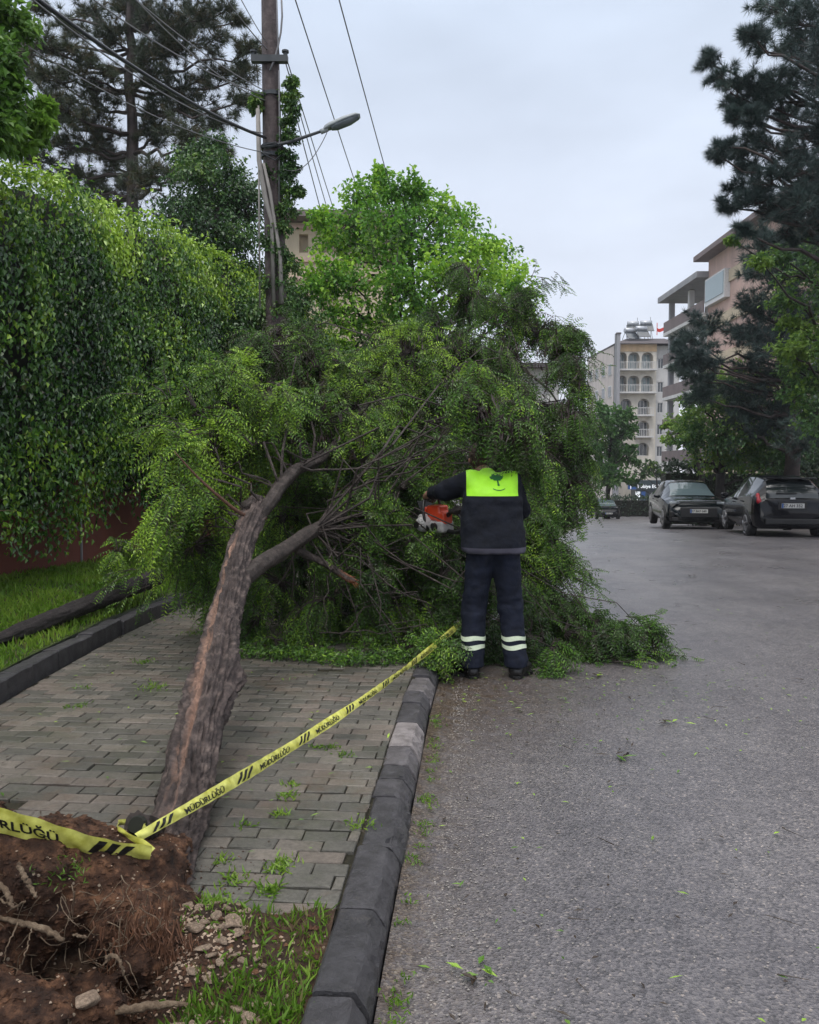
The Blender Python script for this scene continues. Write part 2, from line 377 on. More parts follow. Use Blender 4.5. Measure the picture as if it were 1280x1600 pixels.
M = dict(
    asphalt=asphalt(), paver=paver(), kerb=kerbmat(),
    joint=soil('joint_dirt', [(.014, .014, .008), (.035, .034, .02), (.075, .065, .045)], 30),
    earth=soil('bare_earth', [(.02, .013, .009), (.06, .038, .025), (.15, .1, .065)], 18),
    rootsoil=soil('root_soil', [(.007, .004, .003), (.065, .033, .02), (.26, .14, .08)], 17),
    turf=soil('turf_soil', [(.025, .04, .01), (.045, .075, .016), (.08, .12, .03)], 12),
    grass=leafmat('grass_blade', (.055, .12, .014), (.14, .28, .026), (.28, .42, .06), .45, .4, 2.2, extra=(.2, .16, .07)),
    bark=bark('fallen_trunk_bark', (.01, .007, .006), (.066, .048, .044), (.23, .175, .15), bare=(.3, .18, .13)),
    limb=bark('limb_bark', (.014, .011, .01), (.05, .038, .033), (.12, .095, .085), bare=(.33, .12, .05), sc=20),
    logbark=bark('wet_log_bark', (.01, .008, .008), (.028, .022, .022), (.07, .055, .055), sc=24),
    darkbark=bark('dark_bark', (.01, .008, .007), (.03, .024, .022), (.07, .055, .05), sc=6),
    redbark=bark('pine_bark', (.012, .009, .009), (.04, .029, .027), (.09, .065, .056), sc=4),
    rootwood=bark('root_wood', (.07, .045, .03), (.2, .14, .09), (.42, .33, .23), sc=26),
    locust=leafmat('fallen_crown_leaf', (.026, .062, .013), (.1, .215, .028), (.36, .55, .055), .34, .22, 1.5, extra=(.05, .035, .024), spec=.5),
    ivy=leafmat('ivy_leaf', (.016, .05, .012), (.085, .2, .03), (.36, .54, .05), .25, .16, 1.3, extra=(.1, .07, .04), spec=.6),
    dkivy=leafmat('dark_ivy_leaf', (.018, .05, .016), (.06, .145, .032), (.2, .32, .05), .35, .16, .8, extra=(.06, .045, .03)),
    maple=leafmat('bright_leaf', (.04, .12, .02), (.13, .32, .035), (.4, .64, .06), .45, .36, .55),
    youngleaf=leafmat('young_leaf', (.05, .12, .02), (.09, .2, .03), (.2, .36, .05), .42, .4, .8),
    rleaf=leafmat('verge_tree_leaf', (.026, .072, .024), (.075, .17, .042), (.22, .35, .05), .45, .3, .5),
    farleaf=leafmat('street_tree_leaf', (.04, .11, .03), (.07, .18, .045), (.14, .27, .07), .5, .4, .5),
    bushleaf=leafmat('hedge_leaf', (.012, .03, .014), (.022, .05, .02), (.05, .09, .03), .5, .25, .6),
    needle=leafmat('pine_needle', (.025, .04, .024), (.05, .07, .035), (.1, .125, .05), .5, .12, .4, extra=(.1, .075, .03)),
    rneedle=leafmat('blue_pine_needle', (.03, .052, .052), (.05, .085, .075), (.085, .13, .095), .5, .12, .4),
    pod=plain('seed_pod', (.03, .016, .014), .5, var=.4, scale=30),
    core=plain('inner_shade_dark', (.012, .014, .007), .9, var=.4, scale=5),  # near-black: shade inside hedges and the broken stub put into the colour
    redwall=facade('red_brown_render', (.2, .062, .042), .45),
    grit=plain('road_grit', (.24, .22, .2), .7, var=.4, scale=60), fibre=plain('torn_fibre', (.13, .06, .032), .7, var=.5, scale=40),
    stone=soil('pale_limestone', [(.3, .22, .17), (.46, .37, .29), (.62, .53, .43)], 9, .7),
    tape=plain('caution_tape', (.5, .49, .06), .28, var=.22, scale=26, c2=(.62, .62, .16)),  # second, paler yellow paints highlights into the tape colour
    black=plain('black_print', (.008, .008, .008), .5),
    skin=plain('skin', (.28, .15, .1), .55), hair=plain('brown_hair', (.06, .036, .022), .6, var=.5, scale=60, bump=.6),
    jacket=plain('jacket_cloth', (.0065, .0082, .014), .85, var=.35, scale=16, bump=.5, spec=.25),
    trouser=plain('trouser_cloth', (.008, .011, .022), .85, var=.35, scale=16, bump=.5, spec=.25),
    lime=plain('hi_vis_lime', (.36, .82, .02), .6, var=.06, scale=12),
    hem=plain('hem_grey', (.05, .048, .07), .7), reflect=plain('reflective_tape', (.62, .7, .52), .4, var=.1, scale=30),
    boot=plain('boot_leather', (.01, .009, .009), .4), glove=plain('glove', (.05, .04, .035), .7), glovepale=plain('glove_cuff', (.45, .4, .38), .7),
    emblem=plain('emblem_green', (.01, .12, .02), .6),
    orange=plain('saw_orange', (.62, .06, .02), .35, coat=.3), sawgrey=plain('saw_grey', (.36, .35, .34), .45, var=.2, scale=25, bump=.2), sawdark=plain('saw_black', (.015, .015, .015), .45), steel=plain('steel', (.4, .4, .4), .3, metal=1),
    polewood=bark('pole_wood', (.03, .022, .022), (.075, .055, .055), (.14, .11, .105), sc=9), metal=plain('weathered_metal', (.05, .055, .06), .5, metal=.3), lamp=plain('lamp_housing', (.3, .33, .34), .45), lampglass=plain('lamp_bowl', (.16, .19, .21), .2),
    cable=plain('cable_black', (.02, .022, .028), .5), greycable=plain('cable_grey', (.16, .16, .17), .6), conduit=plain('grey_conduit', (.26, .24, .22), .6),
    darkpaint=plain('dark_car_paint', (.003, .0035, .006), .16, var=.05, coat=.3, spec=.2), greenpaint=plain('petrol_car_paint', (.003, .006, .008), .16, var=.05, coat=.3, spec=.2), whitepaint=plain('white_car_paint', (.6, .6, .6), .25, coat=.8),
    carglass=glass('car_glass', (.02, .026, .028), .05), screen=glass('windscreen_glass', (.11, .15, .16), .08), rubber=plain('tyre_rubber', (.014, .014, .014), .8), rim=plain('wheel_alloy', (.28, .28, .29), .35, metal=.8),
    plasticb=plain('black_trim', (.012, .012, .013), .5), redlens=plain('red_lens', (.34, .008, .02), .25), headlens=plain('head_lens', (.35, .38, .4), .15), plate=plain('number_plate', (.5, .5, .48), .4), chrome=plain('bright_trim', (.5, .52, .54), .25, metal=.8),
    cream=facade('cream_render', (.66, .61, .53)), pinkw=facade('pale_pink_render', (.6, .53, .51)), ochre=facade('ochre_band', (.6, .42, .25)), whitew=facade('white_render', (.62, .61, .6)), greyc=facade('grey_concrete', (.32, .32, .34)), salmon=facade('salmon_render', (.6, .42, .36)), beige=facade('beige_render', (.6, .5, .36)), roofb=facade('dark_roof', (.09, .075, .08)), brownb=facade('brown_parapet', (.2, .16, .16)),
    winglass=glass('window_glass', (.05, .06, .07), .1), balglass=glass('balcony_glass', (.22, .3, .32), .15), wframe=plain('window_frame_white', (.6, .6, .6), .5), signblue=plain('sign_blue', (.02, .09, .3), .4), signdark=plain('shopfront_dark', (.03, .05, .06), .3), signwhite=plain('sign_letters', (.85, .88, .9), .5, emit=.35), solar=plain('solar_tank', (.45, .47, .5), .35, metal=.5), redcloth=plain('red_cloth', (.6, .04, .03), .7),
)

# ------------------------------------------------------------------ lie of the land
def gz(Y):          # the street falls away beyond the fallen tree
    Y = np.asarray(Y, float); a = np.clip(Y - 14, 0, 11)
    return -.0023 * a * a - .0506 * np.clip(Y - 25, 0, 75)
KY = np.array([-3, 1.98, 3.975, 4.61, 5.6, 8, 10.5, 14, 18, 23, 30, 45, 70, 130.])
KX = np.array([-.6, -.27, -.11, -.062, .03, .35, 1.0, 2.0, 3.1, 4.4, 6.2, 9.0, 12.5, 22])   # path side of the road kerb
LY = np.array([-3, 4, 5.9, 7.2, 8.5, 12.5, 16, 21, 30, 45, 70, 130.])
LX = np.array([-2.5, -2.43, -2.45, -2.42, -2.27, -1.45, -.4, 1.0, 3.2, 6, 9.5, 19])          # path side of the verge kerb
def sm(Y, a, b):
    Y = np.asarray(Y, float); return sum(np.interp(Y + d, a, b) for d in (-.6, -.3, 0, .3, .6)) / 5
kx = lambda Y: sm(Y, KY, KX)
lx = lambda Y: sm(Y, LY, LX)
def sheet(name, Ys, Us, fx, fz, mat, attrs=None, kind='structure', smooth=True):
    Y, U = np.meshgrid(Ys, Us, indexing='ij'); X = fx(Y, U); Z = fz(X, Y, U)
    V = np.stack([X, Y, Z], -1).reshape(-1, 3); n = len(Us); i, j = np.meshgrid(np.arange(len(Ys) - 1), np.arange(n - 1), indexing='ij')
    k = (i * n + j).ravel(); F = np.stack([k, k + 1, k + n + 1, k + n], 1)
    at_ = {q: f(X, Y, U).ravel() for q, f in (attrs or {}).items()}
    o = obj(name, mesh_np(name, V, F, at_, smooth), mat); return tag(o, kind=kind)

# far ground, as one sheet to the horizon
gy = np.concatenate([np.arange(-12, 110, 2.5), [130, 180, 300, 600, 1200]])
sheet('ground', gy, np.array([-900, -300, -100, -40, -15, 0, 15, 40, 100, 300, 900.]), lambda Y, U: U + 0 * Y, lambda X, Y, U: gz(Y) - .35, M['turf'])
ry = np.concatenate([np.arange(-3, 12, .2), np.arange(12, 30, .5), np.arange(30, 101, 2.5), [112, 124]])
ru = np.array([0, .06, .12, .2, .3, .45, .6, .8, 1, 1.4, 2, 3, 4.5, 6.5, 9, 12])
def road_z(X, Y, U):
    return gz(Y) + .004 * fbm(np.stack([X * .5, Y * .5, 0 * X], -1), 3, 5) - .004 + .02 * np.exp(-U / .12)
rwid = lambda Y: np.interp(Y, [-3, 8, 15, 22, 30, 60, 130], [10.5, 10.5, 8.4, 7.9, 8.5, 16, 24]) / 12
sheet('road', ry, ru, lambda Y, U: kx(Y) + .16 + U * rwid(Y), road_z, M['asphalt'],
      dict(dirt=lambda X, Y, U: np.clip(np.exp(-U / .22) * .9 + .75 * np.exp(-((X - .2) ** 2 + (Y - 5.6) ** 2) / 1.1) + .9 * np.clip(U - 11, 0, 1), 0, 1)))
sheet('right_verge', ry, np.array([0, .25, 1, 4, 9, 20]), lambda Y, U: kx(Y) + .16 + 12 * rwid(Y) + U, lambda X, Y, U: gz(Y) + .1 * (U > .1) + .03 * U, M['earth'])

# ------------------------------------------------------------------ kerbs
def kerb(name, fx, z0, lens, y0, side, tones, zf=lambda Y: 0, par=None):
    """chamfered stones laid end to end; side=+1 faces +X"""
    root = thing(name, None, None, (fx(y0), y0, z0), kind='structure'); y = y0; k = 0
    while k < len(lens):
        y1 = y + lens[k]; a, b = y + .004, y1 - .004; ja = rng.normal(size=4) * .006
        prof = [(0, -.2), (.155, -.2), (.155, -.1), (.155, -.04), (.155, .0), (.155, .03), (.153, .052), (.144, .07), (.13, .09), (.117, .108), (.11, .1145), (.09, .118), (.06, .1195), (.03, .12), (.008, .119), (0, .112)]
        rings = []
        for t in [0, .012] + list(np.linspace(.05, .95, 15)) + [.988, 1]:
            Y = a + (b - a) * t; sl_ = float(fx(Y + .05) - fx(Y - .05)) / .1; c = 1 / math.sqrt(1 + sl_ * sl_)
            dz = ja[0] + (ja[1] - ja[0]) * t
            rings.append([(fx(Y) + side * (p + ja[2]) * 1.0, Y - side * p * sl_ * .0, zf(Y) + z0 - .12 + q + dz) for p, q in prof])
        V = np.array(rings, float); V += .004 * fbm(V * 14, 3, k)[..., None] * np.array([1, .3, 1]); ch = np.clip(fbm(V * 38, 3, k + 50) - .12, 0, 1) * np.array([0, 0, 0, 0, .3, .6, 1.6, .8, .3, .9, 1.5, .6, .3, .2, .8, .5])[None]; V -= ch[..., None] * np.array([.02 * side, 0, .026]); ee = np.zeros(V.shape[:2]); ee[[0, -1]] = 1; V[..., 2] -= ee * .004 * (V[..., 2] > V[..., 2].max() - .12); V = V.reshape(-1, 3); n = len(prof)
        F = [(i * n + j, i * n + (j + 1) % n, (i + 1) * n + (j + 1) % n, (i + 1) * n + j) for i in range(18) for j in range(n)]
        if side > 0: F = [f[::-1] for f in F]
        mb = MB().add(V, F, tone=tones[k]); o = len(V) - n
        mb.F.setdefault(n, []).append(np.array([list(range(n)), list(range(o, o + n))[::-1]]))
        s = obj('kerb_stone', mb, M['kerb'], root)
        y = y1; k += 1
    return root
kl = [.45, .44, .45, .43, .44, .44, .20, .19, .23, .42, .38, .23, .40, .44, .42] + [.45] * 22
kt = [.2, .15, .22, .1, .28, .2, .45, .25, .6, .95, .3, .5, .7, .4, .3] + list(rng.uniform(.15, .5, 22))
kerb('road_kerb', kx, .12, kl, 2.97 - .44 * 5 - .01, 1, kt, gz)
ll = [.62, .62, .62] + [.6] * 14
kerb('verge_kerb', lambda Y: lx(Y), .24, ll, 4.1 - .3, -1, list(rng.uniform(.1, .35, 17)), gz)

# ------------------------------------------------------------------ brick path, real bricks
PY0, PY1 = 2.44, 12.0
sheet('path_bed', np.arange(2.46, 13, .08), np.linspace(0, 1, 40), lambda Y, U: lx(Y) - .02 + U * (kx(Y) - lx(Y) + .04), lambda X, Y, U: gz(Y) + .1085 + .004 * fbm(np.stack([X * 9, Y * 9, 0 * X], -1), 2, 4), M['joint'])
def paving():
    mb = MB(); hd = R(4.4); c, s = math.cos(hd), math.sin(hd); bw, bl = .088, .174; Vs = []; tn = []; row = 0
    ex = np.array([c, -s, 0]); ey = np.array([s, c, 0]); org = np.array([-.27, PY0 + .02, 0])
    for r_ in range(0, 108):
        off = (r_ % 2) * .5 * bl + rng.normal() * .004
        for k in range(-23, 13):
            x0 = k * bl + off; ctr = org + ex * (x0 + bl / 2) + ey * ((r_ + .5) * bw)
            a = lx(ctr[1]) + .02; b = kx(ctr[1]) - .004
            xl = ctr[0] - bl / 2 * c; xr = ctr[0] + bl / 2 * c
            if xr < a + .03 or xl > b - .03: continue
            if ctr[1] < 2.53 and rng.random() < .4: continue
            if rng.random() < .006: continue
            L0, L1 = -bl / 2 + .0022, bl / 2 - .0022
            if xl < a: L0 += (a - xl)
            if xr > b: L1 -= (xr - b)
            gp = .0028 + .0022 * rng.random(); d0, d1 = -bw / 2 + gp, bw / 2 - gp
            wob = .006 * float(fbm(ctr[None] * 1.1, 2, 3)[0])
            z = .122 + rng.normal() * .0015 + wob; tl = rng.normal(size=2) * .013; yaw = rng.normal() * .02
            if rng.random() < .012: z -= .006
            ch = .004
            P = []
            for (u0, u1, v0, v1, zz) in ((L0, L1, d0, d1, -.03), (L0, L1, d0, d1, -ch), (L0 + ch, L1 - ch, d0 + ch, d1 - ch, 0)):
                for u, v in ((u0, v0), (u1, v0), (u1, v1), (u0, v1)):
                    ur = u - v * yaw; vr = v + u * yaw
                    ur += rng.normal() * .0014; vr += rng.normal() * .0012; P.append(ctr + ex * ur + ey * vr + np.array([0, 0, z + zz + tl[0] * u + tl[1] * v + float(gz(ctr[1]))]))
            Vs.append(P); tn.append(rng.random())
    Vs = np.array(Vs); n = len(Vs)
    f = [(8, 9, 10, 11)] + [(a + 0, (a + 1) % 4, 4 + (a + 1) % 4, 4 + a) for a in range(4)] + [(4 + a, 4 + (a + 1) % 4, 8 + (a + 1) % 4, 8 + a) for a in range(4)]
    F = (np.arange(n)[:, None, None] * 12 + np.array(f)[None]).reshape(-1, 4)
    mb.add(Vs.reshape(-1, 3), F, tone=np.repeat(tn, 12)); return tag(obj('paved_path', mb, M['paver']), kind='structure')
paving()

# ------------------------------------------------------------------ soil bed the tree was torn from
def bed_z(X, Y, U=None):
    P = np.stack([X, Y, 0 * X], -1)
    z = .085 + .03 * fbm(P * 3, 4, 9) + .018 * fbm(P * 14, 3, 4)
    pit = np.exp(-(((X + 1.0) / .34) ** 2 + ((Y - 2.12) / .22) ** 2) ** 1.5)
    heap = .07 * np.exp(-(((X + .62) / .2) ** 2 + ((Y - 2.3) / .22) ** 2)) + .05 * np.exp(-(((X + .5) / .2) ** 2 + ((Y - 1.9) / .12) ** 2))
    return z - .3 * pit + heap + .034 * np.clip((Y - 2.32) / .15, 0, 1) - .06 * np.clip((Y - 2.47 - .05 * vnoise(np.stack([X * 7, 0 * X, 0 * X], -1), 3)) / .1, 0, 1)
sheet('soil_bed', np.linspace(1.1, 2.78, 124), np.linspace(0, 1, 150), lambda Y, U: -2.6 + U * (kx(Y) + 2.6 - .002), bed_z, M['earth'])

# ------------------------------------------------------------------ verge, wall
WY = np.array([-3, 8.5, 10.2, 30]); WX = np.array([-6.9, -4.25, -3.85, 1.0])
wx = lambda Y: np.interp(Y, WY, WX)
def vz(X, Y, U):
    P = np.stack([X, Y, 0 * X], -1)
    return gz(Y) + .235 + .14 * U + .03 * fbm(P * 1.3, 3, 2) * np.clip(U * 6, 0, 1) + .012 * fbm(P * 7, 2, 1)
sheet('grass_verge', np.arange(1, 30, .25), np.linspace(0, 1, 26), lambda Y, U: (lx(Y) - .15) + U * (wx(Y) - lx(Y) + .15), vz, M['turf'])
t = thing('retaining_wall', 'low red-brown rendered wall under the overhanging ivy hedge', 'wall', (-4.25, 8.5, .3))
ys = np.arange(1, 30, .5); mbw = MB()
V = []
for y in ys:
    x = wx(y); zz = gz(y)
    V += [(x, y, zz - .1), (x, y, zz + 1.62), (x - .3, y, zz + 1.62), (x - .3, y, zz - .1)]
n = len(ys); mbw.add(V, [(i * 4 + a, (i + 1) * 4 + a, (i + 1) * 4 + (a + 1) % 4, i * 4 + (a + 1) % 4) for i in range(n - 1) for a in range(4)])
obj('wall_face', mbw, M['redwall'], t)
mbc = MB(); V = []
for y in ys:
    x = wx(y); zz = gz(y); V += [(x + .04, y, zz + 1.625), (x + .04, y, zz + 1.7), (x - .34, y, zz + 1.7), (x - .34, y, zz + 1.625)]
mbc.add(V, [(i * 4 + a, (i + 1) * 4 + a, (i + 1) * 4 + (a + 1) % 4, i * 4 + (a + 1) % 4) for i in range(n - 1) for a in range(4)])
obj('coping', mbc, M['greyc'], t)
mj = MB()
for y in np.arange(2, 28, 2.6): mj.box((wx(y) + .004, y, gz(y) + .75), (.02, .03, 1.6))
obj('expansion_joint', mj, M['greyc'], t)

# ------------------------------------------------------------------ grass
def blades(P, h, w, young=0, dry=0, lean=.5, mb=None):
    mb = mb or MB(); n = len(P); D = rand_unit(n) * np.array([lean, lean, 0]) + np.array([0, 0, 1.0])
    return mb.leaves(P, D, rand_unit(n), h, w, .2, bend=.35, young=np.broadcast_to(young, (n,)), dry=np.broadcast_to(dry, (n,)))
# verge turf: dense near, thinner far
n = 46000; Y = 3.5 + 12 * rng.random(n) ** 1.25; U = rng.random(n)
X = (lx(Y) - .15) + U * (wx(Y) - lx(Y) + .15); P = np.stack([X, Y, vz(X, Y, U) - .005], -1)
c_ = fbm(P * 1.7, 3, 8); keep = rng.random(n) < np.clip(.75 + 1.1 * c_, .12, 1); P = P[keep]; c_ = c_[keep]
mb = blades(P, rng.uniform(.03, .085, len(P)), rng.uniform(.006, .012, len(P)), young=np.clip(.25 + .5 * c_, 0, .6), dry=(rng.random(len(P)) < .05) * .8)
tag(obj('grass', mb, M['grass']), 'bright green turf on the verge between the dark kerb and the wall', 'grass', kind='stuff')
# tufts in the bed and between bricks
def tuft_pts(c, r, k):
    q = rng.normal(size=(k, 2)) * r; return np.stack([c[0] + q[:, 0], c[1] + q[:, 1]], -1)
pts = []
for px, py, r_, k in ((470, 1455, .07, 420), (420, 1450, .05, 260), (500, 1500, .05, 260), (470, 1530, .08, 420), (340, 1565, .06, 700), (330, 1580, .08, 500), (455, 1570, .06, 420), (500, 1560, .05, 260), (440, 1600, .07, 400), (400, 1580, .06, 200), (380, 1470, .05, 120), (300, 1560, .05, 200), (140, 1600, .05, 300), (480, 1600, .06, 300), (505, 1455, .03, 140)):
    g = G(px, py, .1); pts.append(tuft_pts(g, r_, k))
P = np.vstack(pts); P = P[rng.random(len(P)) < .36]; P = P[(P[:, 0] < kx(P[:, 1]) - .01) & (P[:, 1] < 2.56)]
P3 = np.column_stack([P, bed_z(P[:, 0], P[:, 1]) - .004])
mb = blades(P3, rng.uniform(.015, .05, len(P3)), rng.uniform(.0018, .0034, len(P3)), young=rng.uniform(.1, .5, len(P3)), dry=(rng.random(len(P3)) < .12) * .9, lean=.9)
n = 1300; Xb = rng.uniform(-.85, -.15, n); Yb = rng.uniform(1.5, 2.52, n); keep = (vnoise(np.stack([Xb * 5, Yb * 5, 0 * Xb], -1), 4) > .3) & (Xb < kx(Yb) - .02); Xb, Yb = Xb[keep], Yb[keep]
blades(np.column_stack([Xb, Yb, bed_z(Xb, Yb)]), rng.uniform(.012, .035, len(Xb)), .0035, young=.3, lean=1.2, mb=mb)
tag(obj('grass', mb, M['grass']), 'ragged grass clumps growing in the torn soil bed beside the root ball', 'grass', kind='stuff')
mb = MB()
for px, py, r_, k in ((440, 1350, .025, 90), (420, 1392, .022, 90), (350, 1345, .02, 30), (365, 1375, .025, 50), (450, 1245, .02, 40), (440, 1272, .015, 30), (455, 1228, .02, 30), (430, 1362, .02, 40), (335, 1410, .03, 110), (560, 1290, .03, 40), (520, 1170, .02, 30), (120, 1105, .03, 40), (240, 1075, .05, 90), (225, 1035, .04, 60), (130, 1075, .03, 25), (300, 990, .05, 60), (540, 1180, .02, 30), (495, 1168, .02, 25), (380, 1290, .02, 20)):
    g = G(px, py, .12); q = tuft_pts(g, r_, k); blades(np.column_stack([q, np.full(k, .118)]), rng.uniform(.012, .04, k), rng.uniform(.004, .007, k), young=rng.uniform(0, .5, k), lean=1.6, mb=mb)
for k in range(34):   # weeds at the kerb foot
    y = rng.uniform(1.9, 5); n = 14; q = tuft_pts((kx(y) + .19 + rng.random() * .05, y), .018, n); blades(np.column_stack([q, np.full(n, .015)]), .02, .005, young=.1, lean=1.5, mb=mb)
tag(obj('grass', mb, M['grass']), 'small weeds sprouting between the paving bricks and along the kerb', 'weeds', kind='stuff')

# ------------------------------------------------------------------ litter: grit, chips, leaves and twigs on the road and path
mb = MB()
def grit(n, fx, s0, s1):
    P, s = fx(n), rng.uniform(s0, s1, n)
    O = np.array([(1, 0, 0), (0, 1, 0), (-1, 0, 0), (0, -1, 0), (0, 0, 1)], float)
    th = rng.random(n) * 6.28; c, s_ = np.cos(th), np.sin(th)
    V = O[None] * s[:, None, None] * rng.uniform(.5, 1.2, (n, 5, 1)); V = np.stack([V[..., 0] * c[:, None] - V[..., 1] * s_[:, None], V[..., 0] * s_[:, None] + V[..., 1] * c[:, None], V[..., 2] * .6], -1) + P[:, None]
    F = (np.arange(n)[:, None, None] * 5 + np.array([(0, 1, 4), (1, 2, 4), (2, 3, 4), (3, 0, 4)])[None]).reshape(-1, 3)
    return V.reshape(-1, 3), F
def near_kerb(n):
    y = rng.uniform(1.9, 6.5, n); x = kx(y) + .17 + np.abs(rng.exponential(.14, n)); return np.stack([x, y, np.full(n, .002)], -1)
def on_road(n):
    y = 2 + 9 * rng.random(n) ** 1.5; x = kx(y) + .2 + rng.random(n) * 4.2; return np.stack([x, y, np.full(n, .0)], -1)
mb.add(*grit(4200, near_kerb, .0025, .0065)); mb.add(*grit(2400, on_road, .002, .005))
tag(obj('gravel', mb, M['grit']), 'pale grit and small chips lying along the foot of the road kerb', 'gravel', kind='stuff')
mb = MB(); n = 620; y = 2.0 + 12 * rng.random(n) ** 1.1; x = kx(y) + .2 + rng.exponential(1.3, n); P = np.stack([x, y, np.full(n, .012)], -1)
n2 = 260; y2 = rng.uniform(2.8, 7, n2); x2 = rng.uniform(-2.4, -.1, n2); P2 = np.stack([x2, y2, np.full(n2, .137)], -1)
n3 = 500; P3 = np.stack([rng.normal(.9, 1.1, n3), rng.normal(5.6, .5, n3), np.full(n3, .016)], -1); P3 = P3[P3[:, 0] > .25]
P = np.vstack([P, P2, P3]); n = len(P); D = rand_unit(n) * [1, 1, .08]
mb.leaves(P, D, np.tile([0, 0, 1.], (n, 1)), rng.uniform(.015, .05, n), rng.uniform(.006, .014, n), .2, young=rng.uniform(0, .5, n), dry=(rng.random(n) < .5) * 1.0)
A = P[:90] + [0, 0, .002]; mb.twigs(A, A + rand_unit(90) * [.09, .09, .004], .0022, .001, young=0, dry=1.)
for px, py, l in ((740, 1518, .16), (580, 1560, .06), (965, 1180, .25), (1050, 1128, .2), (940, 1055, .15), (1085, 900, .3)):   # larger scraps seen on the asphalt
    g = G(px, py, .014)
    for k in range(7): mb.leaves([g + rng.normal(size=3) * [.03, .02, .002]], rand_unit(1) * [1, 1, .1], [[0, 0, 1.]], l * .35, .02, .2, young=.3, dry=float(rng.random() < .6))
tag(obj('leaf_litter', mb, M['locust']), 'scattered torn leaves and twigs on the wet asphalt and paving', 'leaf litter', kind='stuff')

